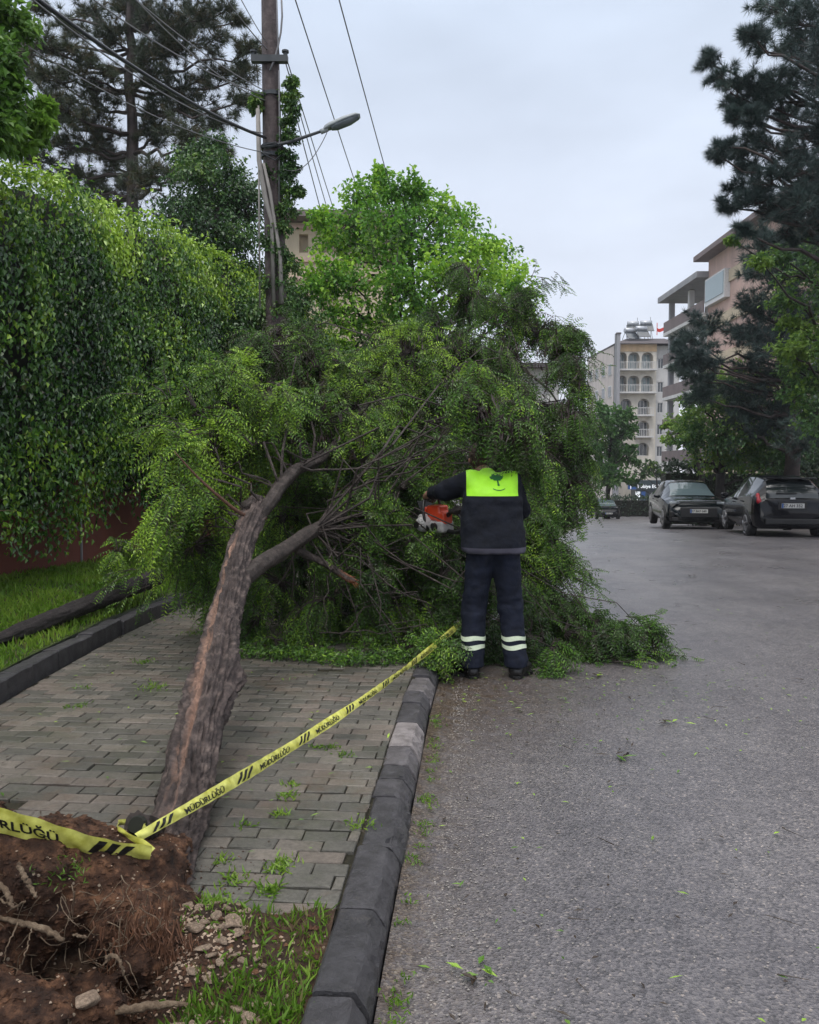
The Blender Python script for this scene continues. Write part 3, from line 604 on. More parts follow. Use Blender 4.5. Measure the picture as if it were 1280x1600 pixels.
# ------------------------------------------------------------------ ivy hedge hanging over the wall
def hedge():
    root = thing('ivy_hedge', 'tall thick hedge of glossy ivy hanging over the red-brown wall', 'hedge', (-4.5, 8.5, .3))
    top = lambda Y: np.interp(Y, [2, 6.8, 9, 13, 17, 30], [4.25, 4.3, 4.62, 4.85, 4.5, 4.3]) + gz(Y)
    def bulge(Y, h):    # h 0 bottom .. 1 top
        return .25 + .35 * np.sin(np.clip(h, 0, 1) * np.pi * .85 + .35) + .3 * fbm(np.stack([Y * .9, h * 2.6, 0 * Y], -1), 3, 6)
    bot = lambda Y: 1.27 + gz(Y) + .32 * vnoise(np.stack([Y * .9, 0 * Y, 0 * Y], -1), 5) + .15 * vnoise(np.stack([Y * 3, 0 * Y, 0 * Y], -1), 6) + .55 * np.exp(-((Y - 9.9) / .45) ** 2)
    # solid dark core, the shade behind the leaves put into its colour
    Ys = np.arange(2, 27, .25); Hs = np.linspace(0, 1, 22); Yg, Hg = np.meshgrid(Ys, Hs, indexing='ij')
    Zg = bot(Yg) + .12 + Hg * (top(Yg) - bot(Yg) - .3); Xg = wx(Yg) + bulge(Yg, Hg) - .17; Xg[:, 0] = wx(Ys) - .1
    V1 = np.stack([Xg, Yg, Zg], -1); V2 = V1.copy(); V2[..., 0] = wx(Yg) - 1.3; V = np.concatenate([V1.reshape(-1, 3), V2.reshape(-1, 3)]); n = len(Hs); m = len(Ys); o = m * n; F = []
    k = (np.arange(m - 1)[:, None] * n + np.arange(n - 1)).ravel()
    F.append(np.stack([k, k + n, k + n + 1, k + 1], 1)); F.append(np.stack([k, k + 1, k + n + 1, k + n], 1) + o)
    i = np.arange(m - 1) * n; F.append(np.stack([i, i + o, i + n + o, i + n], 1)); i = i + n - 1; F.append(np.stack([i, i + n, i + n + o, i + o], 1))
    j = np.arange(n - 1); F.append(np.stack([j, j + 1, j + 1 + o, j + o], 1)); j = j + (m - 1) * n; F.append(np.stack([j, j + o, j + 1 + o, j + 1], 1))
    obj('shade_core', mesh_np('shade_core', V, [np.vstack(F)], None, True), M['core'], root)
    mb = MB()
    # hanging strands of leaves over the face
    ns = 8200; Y = 4.6 + 15 * rng.random(ns) ** 1.15; h0 = rng.random(ns) ** .8; ln = rng.uniform(.25, .9, ns)
    K = 12; tt = np.linspace(0, 1, K)
    z0 = bot(Y) + h0 * (top(Y) - bot(Y)) + .1
    Yk = Y[:, None] + rng.normal(size=(ns, 1)) * .06 * tt + rng.normal(size=(ns, K)) * .035; Zk = z0[:, None] - ln[:, None] * tt + rng.normal(size=(ns, K)) * .02
    hk = (Zk - bot(Yk)) / (top(Yk) - bot(Yk))
    Xk = wx(Yk) + bulge(Yk, hk) + .12 * np.sin(tt * 2.4) - .05 + rng.normal(size=(ns, K)) * .05 + .05 * rng.random((ns, 1))
    P = np.stack([Xk, Yk, Zk], -1).reshape(-1, 3); hk = hk.ravel(); gapn = fbm(np.stack([P[:, 1] * 2.2, P[:, 2] * 1.5, 0 * hk], -1), 3, 31); ok = (hk > -.12) & (P[:, 2] < top(P[:, 1]) + .12) & ((gapn > -.32) | (rng.random(len(hk)) < .35)); P = P[ok]; hk = hk[ok]; n = len(P)
    D = np.array([.25, -.12, -1]) + rng.normal(size=(n, 3)) * .5; Nn = np.array([1, -.35, .45]) + rng.normal(size=(n, 3)) * .45
    pt = fbm(P * np.array([1, .9, .7]), 3, 12)
    yg = np.clip((hk - .66) * 1.7, 0, .6) + np.repeat(rng.normal(size=ns) * .14, K)[ok] + .3 * np.clip(pt * 2, -.6, 1) + (rng.random(n) < .06) * .35 - .05
    mb.leaves(P, D, Nn, rng.uniform(.04, .08, n), rng.uniform(.026, .052, n), .22, .25, young=yg, dry=(rng.random(n) < .02) * .7)
    # new growth along the crest
    n = 9000; Y = 4.6 + 14 * rng.random(n) ** 1.1; u = rng.random(n)
    X = wx(Y) - .9 + u * (bulge(Y, np.full(n, .95)) + .9); Z = top(Y) + .1 * np.sin(u * 3) + rng.exponential(.07, n) + .14 * fbm(np.stack([X * 2, Y * 2, 0 * X], -1), 3, 2) - .05
    n_ = len(X); D = rng.normal(size=(n_, 3)) * [.8, .8, .5] + [.4, 0, .15]
    mb.leaves(np.stack([X, Y, Z], -1), D, np.array([.3, -.2, 1.]) + rng.normal(size=(n_, 3)) * .5, rng.uniform(.05, .09, n_), rng.uniform(.03, .055, n_), .2, .25, young=rng.uniform(.15, .6, n_), dry=0.)
    obj('leaves', mb, M['ivy'], root)
    # bare runners trailing below the skirt, with a few torn leaves
    mr_ = MB(); ml = MB()
    for k in range(46):
        y = rng.uniform(5.2, 12.5); x = wx(y) + rng.uniform(.2, .55); z = float(bot(np.array([y]))[0]) + rng.uniform(0, .25); p = np.array([x, y, z]); pts_ = [p]
        d = np.array([rng.uniform(0, .5), rng.normal() * .6, -1.0]); L_ = rng.uniform(.2, .65)
        for q in range(5): d = d + rng.normal(size=3) * .25 + [.05, 0, .1]; pts_.append(pts_[-1] + nrm(d) * L_ / 5)
        mr_.tube(pts_, np.linspace(.006, .002, 6), 4)
        for q in range(2, 6): ml.leaves([pts_[q]], rand_unit(1) + [0, 0, -.8], rand_unit(1) + [1, 0, .3], .07, .045, .2, young=float(rng.random() * .4), dry=0.)
    tag(obj('runners', mr_, M['rootwood'], root), kind='stuff'); obj('torn_leaves', ml, M['ivy'], root)
hedge()

# ------------------------------------------------------------------ vegetation builders
def curve(a, b, sag=0.0, n=6, wob=.06, r=rng):
    a = np.asarray(a, float); b = np.asarray(b, float); t = np.linspace(0, 1, n)[:, None]; L = np.linalg.norm(b - a)
    p = a + (b - a) * t + np.array([0, 0, 1.0]) * sag * L * (t * (1 - t)) * 4
    w = r.normal(size=(n, 3)) * wob * L; w[0] = 0; w[-1] = 0; return p + w
def clump_leaves(mb, tw, C, r, n_tw, n_lf, lw, young=0.0, dry=0.0, down=.25, twr=.006, squash=.8, spread=.11):
    """twigs radiate from C, leaves sit along their outer part"""
    d = rand_unit(n_tw); d[:, 2] = d[:, 2] * .8 + .12; d = nrm(d); ln = r * rng.uniform(.55, 1.12, n_tw)
    A = C + rand_unit(n_tw) * r * .18; B = C + d * ln[:, None] * np.array([1, 1, squash])
    tw.twigs(A, B, twr, twr * .4)
    t = 1 - rng.random((n_tw, n_lf)) ** 1.6 * .75
    P = A[:, None] + (B - A)[:, None] * t[..., None] + rng.normal(size=(n_tw, n_lf, 3)) * r * spread
    P = P.reshape(-1, 3); n = len(P); D = np.repeat(nrm(B - A), n_lf, 0) * .7 + rng.normal(size=(n, 3)) * .7 + [0, 0, -down]
    Nn = np.array([0, -.15, 1.0]) + rng.normal(size=(n, 3)) * .55
    # each twig its own shade
    yv = np.repeat(rng.normal(size=n_tw) * .12, n_lf) + young
    mb.leaves(P, D, Nn, rng.uniform(.7, 1.25, n) * lw, rng.uniform(.55, .8, n) * lw, .2, .2, young=yv, dry=np.full(n, dry))
def clump_tree(name, label, base, trunk, clumps, lw, mat, bmat, dens=(60, 14), group=None, tr=.16, cat='tree', down=.25, limb_r=.35, kind_r=.006, young=0.0, twn=1.0):
    base = np.asarray(base, float); root = thing(name, label, cat, tuple(base), group)
    tp = np.vstack([base, np.asarray(trunk, float)]); n = len(tp); tb = MB()
    rr = np.linspace(tr, tr * .35, n); tt = np.linspace(0, n - 1, n * 4); fp = np.stack([np.interp(tt, np.arange(n), tp[:, k]) for k in range(3)], 1)
    fp[1:-1] = (fp[:-2] + fp[1:-1] * 2 + fp[2:]) / 4; fr = np.interp(tt, np.arange(n), rr) * (1 + .35 * np.exp(-tt / .25)); fp[0] -= [0, 0, .1]
    tb.tube(fp, fr * (1 + .06 * rng.normal(size=len(fr))), 9)
    mb = MB(); tw = MB()
    for cl in clumps:
        C = np.asarray(cl[0], float); r = cl[1]; y = cl[2] if len(cl) > 2 else 0
        # limb leaves the trunk below the clump
        zt = C[2] - np.linalg.norm((C - fp[-1])[:2]) * .55 - r * .3; k = int(np.argmin(np.abs(fp[:, 2] - zt) + .25 * np.linalg.norm(fp - C, axis=1)))
        q = curve(fp[k], C, -.06, 7, .03); tb.tube(q, np.linspace(min(fr[k] * .6, tr * limb_r), .012, 7), 6)
        sc = max(.25, (r ** 2)); clump_leaves(mb, tw, C, r, int(dens[0] * sc * twn) + 8, dens[1], lw, young=young + y, down=down, twr=kind_r)
    obj('trunk', tb, bmat, root, smooth=True); obj('branches', tw, bmat, root); obj('crown', mb, mat, root)
    return root
def px_clumps(lst, jy=.4, sub=0):
    out = []
    for a in lst:
        px, py, Y, rp = a[:4]; C = at(px, py, Y + rng.normal() * jy); out.append((C, rp / 1280 * Y, a[4] if len(a) > 4 else rng.normal() * .1))
    return out

# bright deciduous tree standing behind the fallen one
L = [(592, 300, 17, 38), (560, 318, 17, 42), (625, 300, 17.3, 40), (650, 330, 17.5, 50), (690, 330, 17.5, 40), (715, 352, 17.5, 44), (600, 350, 16.5, 55), (545, 352, 17, 45), (520, 380, 16.5, 42), (560, 395, 16, 50), (620, 400, 16, 62), (680, 385, 16.5, 60), (740, 385, 17, 48), (775, 400, 17.5, 42), (745, 425, 16.5, 58), (795, 430, 17.5, 44), (810, 455, 17.5, 34), (690, 440, 16, 62), (620, 455, 16, 60), (550, 445, 16, 52), (510, 430, 16.3, 40), (490, 455, 16.3, 42), (540, 490, 16, 50), (600, 510, 16, 60), (670, 500, 16, 60), (740, 480, 16.2, 60), (790, 490, 17, 45), (700, 550, 16.5, 60), (620, 560, 16.5, 60), (560, 560, 16.5, 50), (500, 340, 17.5, 24), (590, 275, 17, 20), (650, 300, 17.4, 24), (820, 500, 17.5, 30), (780, 560, 17, 45)]
cl = px_clumps(L, .7)
cl = [(c, r * 1.0, y + (.25 if i in (4, 5, 12, 13, 14, 15, 19, 20, 21) else .05)) for i, (c, r, y) in enumerate(cl)]
clump_tree('deciduous_tree', 'tall bright green leafy tree rising behind the fallen tree, right of the pole', (-.1, 17.2, float(gz(17.2)) + .2), [(-.05, 17.2, 1.5), (0, 17.2, 3), (.1, 17.2, 4.6), (0, 17.2, 6.2)], cl, .105, M['maple'], M['darkbark'], dens=(70, 16), tr=.17, young=.16)
# sprig sticking out on its right
# ivy-smothered dark tree left of the pole
L = [(330, 235, 14.5, 30, .2), (310, 270, 14.5, 40, .1), (345, 275, 14.5, 42, .05), (300, 320, 14.2, 48), (350, 320, 14.5, 50), (385, 330, 14.5, 40), (275, 345, 14, 40), (320, 370, 14, 55), (375, 375, 14.3, 45), (290, 410, 14, 45), (345, 425, 14, 55), (395, 430, 14.2, 35, .1), (300, 470, 13.8, 50), (360, 480, 13.8, 55), (410, 490, 14, 40, .15), (330, 530, 13.6, 60), (400, 545, 13.8, 50), (350, 590, 13.5, 60), (420, 600, 13.8, 55), (460, 520, 14.5, 45), (475, 570, 14.5, 50), (440, 450, 15, 30, .2), (460, 480, 15, 34, .1), (380, 300, 14.5, 26, .1), (290, 250, 14.5, 24, .2), (470, 640, 14, 60), (540, 620, 15, 60), (400, 680, 13.5, 60), (600, 660, 16, 70), (330, 700, 13.2, 60)]
clump_tree('ivy_covered_tree', 'dark green tree smothered in ivy, between the hedge and the utility pole', (-3.0, 14.2, .2), [(-3.1, 14.2, 2), (-3.2, 14.3, 4), (-3.35, 14.4, 6)], [(c_, r_ * 1.2, y_) for c_, r_, y_ in px_clumps(L, .35)], .07, M['dkivy'], M['darkbark'], dens=(150, 19), tr=.17, down=.7, young=-.02)
# top left corner: near branch with fresh leaves
L = [(-20, 20, 7.4, 60, 0), (20, 35, 7.5, 40, -.1), (-10, 90, 7.2, 45, -.05), (-40, 130, 7.2, 60, 0), (5, 170, 7.4, 34, .1), (-15, 205, 7.2, 44, .2), (-70, 60, 7.2, 70), (-75, 180, 7, 60), (15, 125, 7.6, 24, .1), (60, 195, 7.6, 20, .45), (70, 170, 7.6, 14, .5), (45, 215, 7.5, 26, .4), (20, 225, 7.4, 28, .35)]
clump_tree('overhanging_tree', 'near tree with fresh green leaves reaching in over the hedge at the top left corner', (-5.6, 7.3, .3), [(-5.5, 7.3, 2.5), (-5.1, 7.3, 4.5), (-4.7, 7.3, 6.0)], px_clumps(L, .2), .075, M['youngleaf'], M['darkbark'], dens=(130, 14), tr=.13)

# ------------------------------------------------------------------ pines
def needles(mb, T, D, K, ln, w, spread=.85, young=None, dry=None):
    m = len(T); d = nrm(D[:, None] * (1 - spread * .35) + rng.normal(size=(m, K, 3)) * spread * .55); P0 = np.repeat(T, K, 0); d = d.reshape(-1, 3)
    l = rng.uniform(.7, 1.2, m * K)[:, None] * ln; S = nrm(np.cross(d, rand_unit(m * K))) * w / 2
    V = np.stack([P0 - S, P0 + S, P0 + d * l], 1).reshape(-1, 3); F = np.arange(m * K * 3).reshape(-1, 3)
    mb.add(V, F, young=np.repeat(young if young is not None else rng.normal(size=m) * .14, K * 3), dry=np.repeat(dry if dry is not None else np.zeros(m), K * 3))
def pine(name, label, base, trunk, boughs, bmat, nmat, tr, tuft=.13, K=26, nw=.012, dens=1.0, dryp=.0):
    base = np.asarray(base, float); root = thing(name, label, 'pine tree', tuple(base)); tp = np.vstack([base, trunk]); tt = np.linspace(0, len(tp) - 1, 24)
    fp = np.stack([np.interp(tt, np.arange(len(tp)), tp[:, k]) for k in range(3)], 1); fp[2:-1, :2] += rng.normal(size=(21, 2)) * .03; fr = np.linspace(tr, tr * .35, 24)
    tb = MB(); tb.tube(fp, fr * (1 + .05 * rng.normal(size=24)), 10); tw = MB(); nm = MB(); TT = []; DD = []
    for bgh in boughs:      # (start z on trunk or None, tip, radius of foliage)
        tip = np.asarray(bgh[0], float); r = bgh[1]; z = bgh[2] if len(bgh) > 2 and bgh[2] is not None else tip[2] - .15 * np.linalg.norm(tip - fp[12])
        k = int(np.argmin(np.abs(fp[:, 2] - z))); q = curve(fp[k], tip, -.05, 8, .025); tb.tube(q, np.linspace(max(.02, fr[k] * .4), .012, 8), 6)
        # side shoots along the outer half, each with a few tufts
        L_ = np.linalg.norm(tip - fp[k]); ns = int((10 + 26 * r) * dens)
        t = 1 - rng.random(ns) ** 1.3 * min(.75, 1.3 * r / max(L_, .1)); A = np.stack([np.interp(t * 7, np.arange(8), q[:, c]) for c in range(3)], 1)
        fd = nrm(tip - fp[k]); d = nrm(fd * .55 + rand_unit(ns) * np.array([1, 1, .6]) + [0, 0, .22]); ln = r * rng.uniform(.35, 1.0, ns); B = A + d * ln[:, None]
        tw.twigs(A, B, .009, .004)
        for j in range(5):
            u = .35 + .65 * (j + rng.random(ns)) / 5; C = A + (B - A) * u[:, None]; d2 = nrm(d + rand_unit(ns) * .9 + [0, 0, .25]); E = C + d2 * r * .22 * rng.random((ns, 1)); tw.twigs(C, E, .004, .003); TT.append(E); DD.append(d2)
        TT.append(B); DD.append(d)
    T = np.vstack(TT); D = np.vstack(DD); dr = (rng.random(len(T)) < dryp) * .8
    needles(nm, T, D, K, tuft, nw, young=.9 * fbm(T * .6, 3, 3) * .4 + rng.normal(size=len(T)) * .08, dry=dr)
    obj('trunk', tb, bmat, root, smooth=True); obj('branches', tw, bmat, root); obj('crown', nm, nmat, root)
    return root
YL = 20.0
bl = [(60, 70, .55), (95, 45, .5), (80, 110, .6), (50, 130, .5), (110, 90, .5), (140, 120, .7), (130, 160, .8), (95, 170, .6), (60, 180, .6), (160, 200, .8), (120, 220, .7), (80, 225, .6), (50, 250, .5), (170, 60, .6), (150, 30, .5), (200, 10, .6), (230, 20, .7), (270, 30, .8), (310, 25, .8), (345, 15, .6), (330, 60, .7), (290, 80, .8), (250, 70, .7), (240, 120, .8), (290, 130, .8), (345, 115, .6), (385, 75, .45), (380, 120, .5), (320, 165, .8), (270, 180, .8), (240, 215, .7), (300, 215, .7), (350, 190, .6), (380, 165, .45), (170, 250, .7), (130, 270, .6), (245, 265, .7), (290, 275, .6), (200, 290, .6), (95, 280, .5), (160, 300, .6), (345, 235, .5), (205, -40, .8), (280, -30, .8), (140, -30, .7), (330, -30, .6), (60, 20, .3), (30, 90, .35), (20, 60, .3), (375, 30, .3)]
bo = []
for px, py, r in bl:
    bo.append((at(px + rng.normal() * 6, py + rng.normal() * 5, YL + rng.normal() * 1.3), r * .92, at(205, py + 25, YL)[2]))
pine('pine_tree', 'tall thin pine with dark olive needles behind the ivy hedge, left of the pole', (at(209, 735, YL)[0], YL, -.3), np.array([at(209, 500, YL), at(208, 300, YL), at(207, 150, YL), at(206, 0, YL), at(205, -120, YL)]), bo, M['redbark'], M['needle'], .19, tuft=.2, K=20, nw=.011, dens=1.15, dryp=.22)
# big blue-green pine on the right, its trunk outside the frame
YR = 15.0
br_ = [((1105, 100), .35), ((1125, 120), .3), ((1140, 145), .4), ((1165, 135), .4), ((1200, 130), .45), ((1180, 60), .35), ((1170, 50), .2), ((1195, 10), .35), ((1225, 15), .5), ((1265, 10), .6), ((1250, 60), .6), ((1215, 80), .45), ((1275, 95), .6), ((1245, 120), .6), ((1200, 165), .35), ((1150, 170), .3), ((1145, 185), .22), ((1175, 185), .28), ((1225, 185), .45), ((1125, 230), .22), ((1120, 240), .18), ((1150, 240), .25), ((1180, 225), .4), ((1170, 265), .4), ((1215, 235), .6), ((1255, 215), .6), ((1275, 180), .5), ((1250, 270), .7), ((1205, 285), .5), ((1150, 300), .3), ((1135, 325), .25), ((1170, 320), .35), ((1205, 330), .45), ((1245, 320), .6), ((1280, 300), .7), ((1225, 360), .35), ((1160, 360), .16), ((1265, 355), .4), ((1300, 40), .8), ((1310, 150), .8), ((1310, 240), .8)]
bo = [(at(p[0], p[1], YR + rng.normal() * .7), r * .9, at(1400, p[1] + 60, YR)[2]) for p, r in br_]
tx = at(1390, 400, YR)[0]
pine('large_pine', 'large blue-green pine leaning its needled boughs into the upper right of the sky', (tx + .4, YR, .1), np.array([[tx + .3, YR, 2.5], [tx, YR, 5], [tx - .1, YR, 8], [tx - .3, YR, 11]]), bo, M['redbark'], M['rneedle'], .24, tuft=.165, K=24, nw=.0085, dens=1.1)
# second pine, lower, in front of the apartment block
br_ = [((1090, 500), .5), ((1080, 530), .5), ((1075, 560), .45), ((1085, 590), .5), ((1065, 575), .3), ((1095, 565), .35), ((1175, 415), .5), ((1195, 420), .8), ((1170, 480), .7), ((1180, 520), .8), ((1150, 520), .6), ((1220, 470), 1), ((1250, 420), 1), ((1210, 550), .9), ((1240, 520), 1), ((1270, 480), 1), ((1170, 580), .7), ((1220, 600), 1), ((1190, 640), 1), ((1240, 650), 1), ((1275, 590), 1), ((1130, 610), .5), ((1085, 620), .4), ((1190, 380), .6), ((1230, 380), .8), ((1270, 400), 1), ((1150, 660), .7), ((1270, 680), .9), ((1060, 545), .2)]
YP = 25.0
bo = [(at(p[0], p[1], YP + rng.normal() * 1.0), r * 1.1, at(1230, p[1] + 40, YP)[2]) for p, r in br_]
pine('dark_pine', 'dense dark pine behind the parked hatchback, hiding most of the salmon block', (at(1240, 760, YP)[0], YP, float(gz(YP))), np.array([at(1242, 600, YP), at(1235, 450, YP), at(1225, 385, YP)]), bo, M['redbark'], M['rneedle'], .22, tuft=.22, K=20, nw=.016, dens=1.1)

# verge trees on the right
def base_of(px, Y): return np.array([at(px, 700, Y)[0], Y, float(gz(Y)) + .05])
L = [(1130, 600, 27, 40, .15), (1165, 600, 27, 40, .25), (1100, 630, 27, 38, .1), (1140, 640, 27, 50, 0), (1185, 640, 27, 45, 0), (1090, 665, 27, 35), (1125, 680, 26.5, 48), (1170, 690, 26.5, 52), (1210, 680, 26.5, 48, -.1), (1075, 690, 27, 26, .1), (1150, 720, 26.5, 45), (1200, 725, 26.5, 45, -.1), (1110, 715, 26.5, 34), (1175, 625, 27, 30, .4), (1195, 600, 27, 26, .3)]
clump_tree('verge_tree', 'round mid-green tree on the verge above the gap between the two parked cars', base_of(1126, 27), [at(1127, 720, 27), at(1135, 670, 27), at(1145, 630, 27)], px_clumps(L, .5), .14, M['rleaf'], M['darkbark'], dens=(45, 15), tr=.17, young=.14)
L = [(1060, 665, 30, 26, .3), (1050, 685, 30, 22, .2), (1075, 650, 30, 22, .3), (1045, 665, 30, 12, .3), (1065, 690, 30, 18, .1), (1085, 680, 30, 20, .1)]
clump_tree('slanting_tree', 'small sparse yellow-green tree with a slanting bare trunk behind the dark crossover', base_of(1102, 30), [at(1098, 745, 30), at(1088, 715, 30), at(1070, 690, 30), at(1058, 675, 30)], px_clumps(L, .4), .13, M['rleaf'], M['darkbark'], dens=(24, 12), tr=.11, young=.2)
L = [(1255, 520, 19, 34, .35), (1230, 545, 19, 26, .3), (1270, 550, 19, 40, .15), (1245, 580, 19, 34, .2), (1280, 600, 19, 50), (1250, 620, 19, 36, .05), (1300, 540, 19, 60), (1275, 650, 19, 45, -.1), (1235, 505, 19, 18, .4), (1300, 660, 19, 50), (1240, 560, 19, 22, .4), (1300, 470, 19, 50), (1220, 400, 19, 24, .1), (1190, 410, 19, 16, .2), (1145, 375, 19, 8, .2), (1250, 430, 19, 40, 0), (1285, 390, 19, 50), (1230, 470, 19, 26, .1)]
clump_tree('roadside_tree', 'leafy tree with yellow-green young shoots at the right edge, above the hatchback', np.array([at(1345, 700, 19)[0], 19, .1]), [at(1340, 700, 19), at(1330, 600, 19), at(1315, 500, 19), at(1300, 420, 19)], px_clumps(L, .4), .11, M['rleaf'], M['darkbark'], dens=(60, 15), tr=.16, young=.1)
L = [(1250, 700, 31, 50), (1290, 690, 31, 60), (1220, 700, 31, 40), (1235, 725, 31, 40), (1280, 740, 31, 50), (1190, 700, 32, 40)]
clump_tree('shady_tree', 'dark shaded tree right behind the roof of the parked hatchback', base_of(1243, 31), [at(1243, 740, 31), at(1243, 715, 31)], px_clumps(L, .5), .14, M['rleaf'], M['darkbark'], dens=(34, 14), tr=.15, young=-.12)
L = [(955, 655, 62, 26), (975, 650, 62, 18), (940, 670, 60, 22), (970, 680, 62, 24), (985, 670, 62, 10), (950, 700, 62, 28), (975, 715, 62, 24), (935, 730, 60, 22), (960, 745, 62, 28), (985, 700, 62, 8), (925, 700, 60, 20), (915, 660, 60, 20), (905, 700, 60, 24), (940, 640, 61, 14)]
clump_tree('street_tree', 'light green street tree far down the road, left of the arched apartment block', base_of(950, 62), [at(950, 770, 62), at(952, 720, 62), at(955, 680, 62)], px_clumps(L, 1), .34, M['farleaf'], M['darkbark'], dens=(13, 16), tr=.2, kind_r=.02, young=.1)
L = [(1005, 742, 75, 14), (1025, 735, 75, 14), (990, 755, 75, 10), (1040, 745, 75, 12), (1015, 725, 75, 10), (1000, 725, 75, 9)]
clump_tree('far_tree', 'dull small tree over the far shop sign between the street tree and the crossover', base_of(1028, 75), [at(1028, 770, 75), at(1026, 745, 75)], px_clumps(L, 1), .3, M['rleaf'], M['darkbark'], dens=(6, 14), tr=.15, kind_r=.02, young=0)
# hedges
def hedge_run(name, label, pts, h, d, mat, lw, per):
    root = thing(name, label, 'hedge', tuple(pts[0])); mb = MB(); ml = MB()
    for a, b in zip(pts[:-1], pts[1:]):
        a = np.array(a, float); b = np.array(b, float); c = (a + b) / 2; L_ = np.linalg.norm((b - a)[:2]); ang = math.atan2(b[1] - a[1], b[0] - a[0])
        mb.box(c + [0, 0, h * .44], (L_, d * .7, h * .82), rz=ang)
        n = int(L_ * h * per); u = rng.random(n); w = rng.random(n); s = rng.choice([-1, 1], n); top_ = rng.random(n) < .3
        off = np.where(top_, rng.uniform(-.5, .5, n) * d, s * .42 * d + rng.normal(size=n) * .07 * d); hh = np.where(top_, h * .92 + rng.exponential(.05, n) * h, w * h)
        P = a + (b - a) * u[:, None]; P = P + np.stack([-math.sin(ang) * off, math.cos(ang) * off, hh + .1 * h * fbm(np.stack([u * L_, off, 0 * u], -1), 2, 3)], -1)
        ml.leaves(P, rand_unit(n), np.array([0, -.4, 1]) + rand_unit(n) * .7, lw, lw * .6, .2, young=rng.normal(size=n) * .12)
    obj('shade_core', mb, M['core'], root); obj('leaves', ml, mat, root)  # first mesh: solid blocks coloured near-black to stand for shade inside the hedge
hedge_run('clipped_hedge', 'low dark hedge behind the two parked dark cars', [(9.6, 31, float(gz(31))), (14, 30.5, float(gz(30.5))), (19, 31, float(gz(30)))], 2.3, 1.4, M['bushleaf'], .16, 330)
hedge_run('low_hedge', 'low olive hedge across the far end of the road under the shop sign', [(20.5, 84, float(gz(84))), (27, 84, float(gz(84))), (34, 84, float(gz(84)))], 2.0, 1.6, M['bushleaf'], .3, 90)
hedge_run('clipped_hedge', 'shaded bushes at the right edge beyond the hatchback', [(14.5, 25, float(gz(25))), (20, 21, float(gz(22)))], 2.4, 1.6, M['bushleaf'], .15, 330)

# ------------------------------------------------------------------ the fallen tree
ft = thing('fallen_tree', 'uprooted tree with a split trunk lying across the brick path, crown spread over the road', 'tree', (-.85, 2.75, .1))
def path3(lst, n): 
    P = np.array([at(*q[:3]) for q in lst]); r = np.array([q[3] for q in lst]); t = np.linspace(0, len(P) - 1, n)
    Q = np.stack([np.interp(t, np.arange(len(P)), P[:, k]) for k in range(3)], 1); rr = np.interp(t, np.arange(len(P)), r)
    for _ in range(max(1, n // 24)): Q[1:-1] = (Q[:-2] + 2 * Q[1:-1] + Q[2:]) / 4; rr[1:-1] = (rr[:-2] + 2 * rr[1:-1] + rr[2:]) / 4
    return Q, rr
def barky(P, r, n, amp=.16, seed=1, fur=5, bare=None, knots=()):
    T = nrm(np.gradient(P, axis=0)); ref = np.array([1.0, 0, 0]); A = nrm(np.cross(T, np.cross(ref, T))); A = nrm(ref - (T @ ref)[:, None] * T); B = np.cross(T, A)
    th = np.linspace(0, 2 * np.pi, n, endpoint=False); s = np.concatenate([[0], np.cumsum(np.linalg.norm(np.diff(P, axis=0), axis=1))])
    S, Th = np.meshgrid(s, th, indexing='ij'); tw = Th + S * .35
    q = np.stack([np.cos(tw) * fur / 3, np.sin(tw) * fur / 3, S * 2.6 + .6 * np.sin(tw * 2 + S * 3)], -1)
    big = fbm(np.stack([np.cos(tw) * 1.2, np.sin(tw) * 1.2, S * 1.3], -1), 3, seed)
    ridge = 1 - 2 * np.abs(fbm(q * 1.6, 5, seed + 3)); fine = fbm(np.stack([np.cos(tw) * 5, np.sin(tw) * 5, S * 6], -1), 4, seed + 9)
    k = 1 + .17 * big + amp * (np.clip(ridge, 0, 1) ** 2.2 - .45) * .9 + .16 * fine + amp * .35 * (np.abs(vnoise(np.stack([np.cos(tw) * 3, np.sin(tw) * 3, S * 9], -1), seed + 21)) - .3)
    for (s0, t0, a, ws, wt) in knots: k = k + a * np.exp(-((S - s0) / ws) ** 2 - ((np.angle(np.exp(1j * (Th - t0)))) / wt) ** 2)
    bv = np.zeros_like(S)
    if bare is not None:
        bv = bare(S, Th); k = k - .12 * bv + .035 * bv * fbm(np.stack([np.cos(Th) * 9, np.sin(Th) * 9, S * 1.2], -1), 3, 2)
    rr = r[:, None] * k
    V = P[:, None] + rr[..., None] * (np.cos(Th)[..., None] * A[:, None] + np.sin(Th)[..., None] * B[:, None]); m = len(P)
    V = V.reshape(-1, 3); i = np.arange(m - 1)[:, None] * n; j = np.arange(n)[None]
    F = np.stack([i + j, i + n + j, i + n + (j + 1) % n, i + (j + 1) % n], -1).reshape(-1, 4)
    V = np.vstack([V, P[0], P[-1]]); c0 = m * n; jj = np.arange(n); cap = np.concatenate([np.stack([np.full(n, c0), jj, (jj + 1) % n], -1), np.stack([np.full(n, c0 + 1), (m - 1) * n + (jj + 1) % n, (m - 1) * n + jj], -1)])
    return V, F, cap, np.append(bv.ravel(), [0, 0])
def add_barky(mb, *a, **k):
    V, F, cap, bv = barky(*a, **k); n0 = mb.n; mb.add(V, F, bare=np.clip(bv, 0, 1)); mb.F.setdefault(3, []).append(cap + n0)
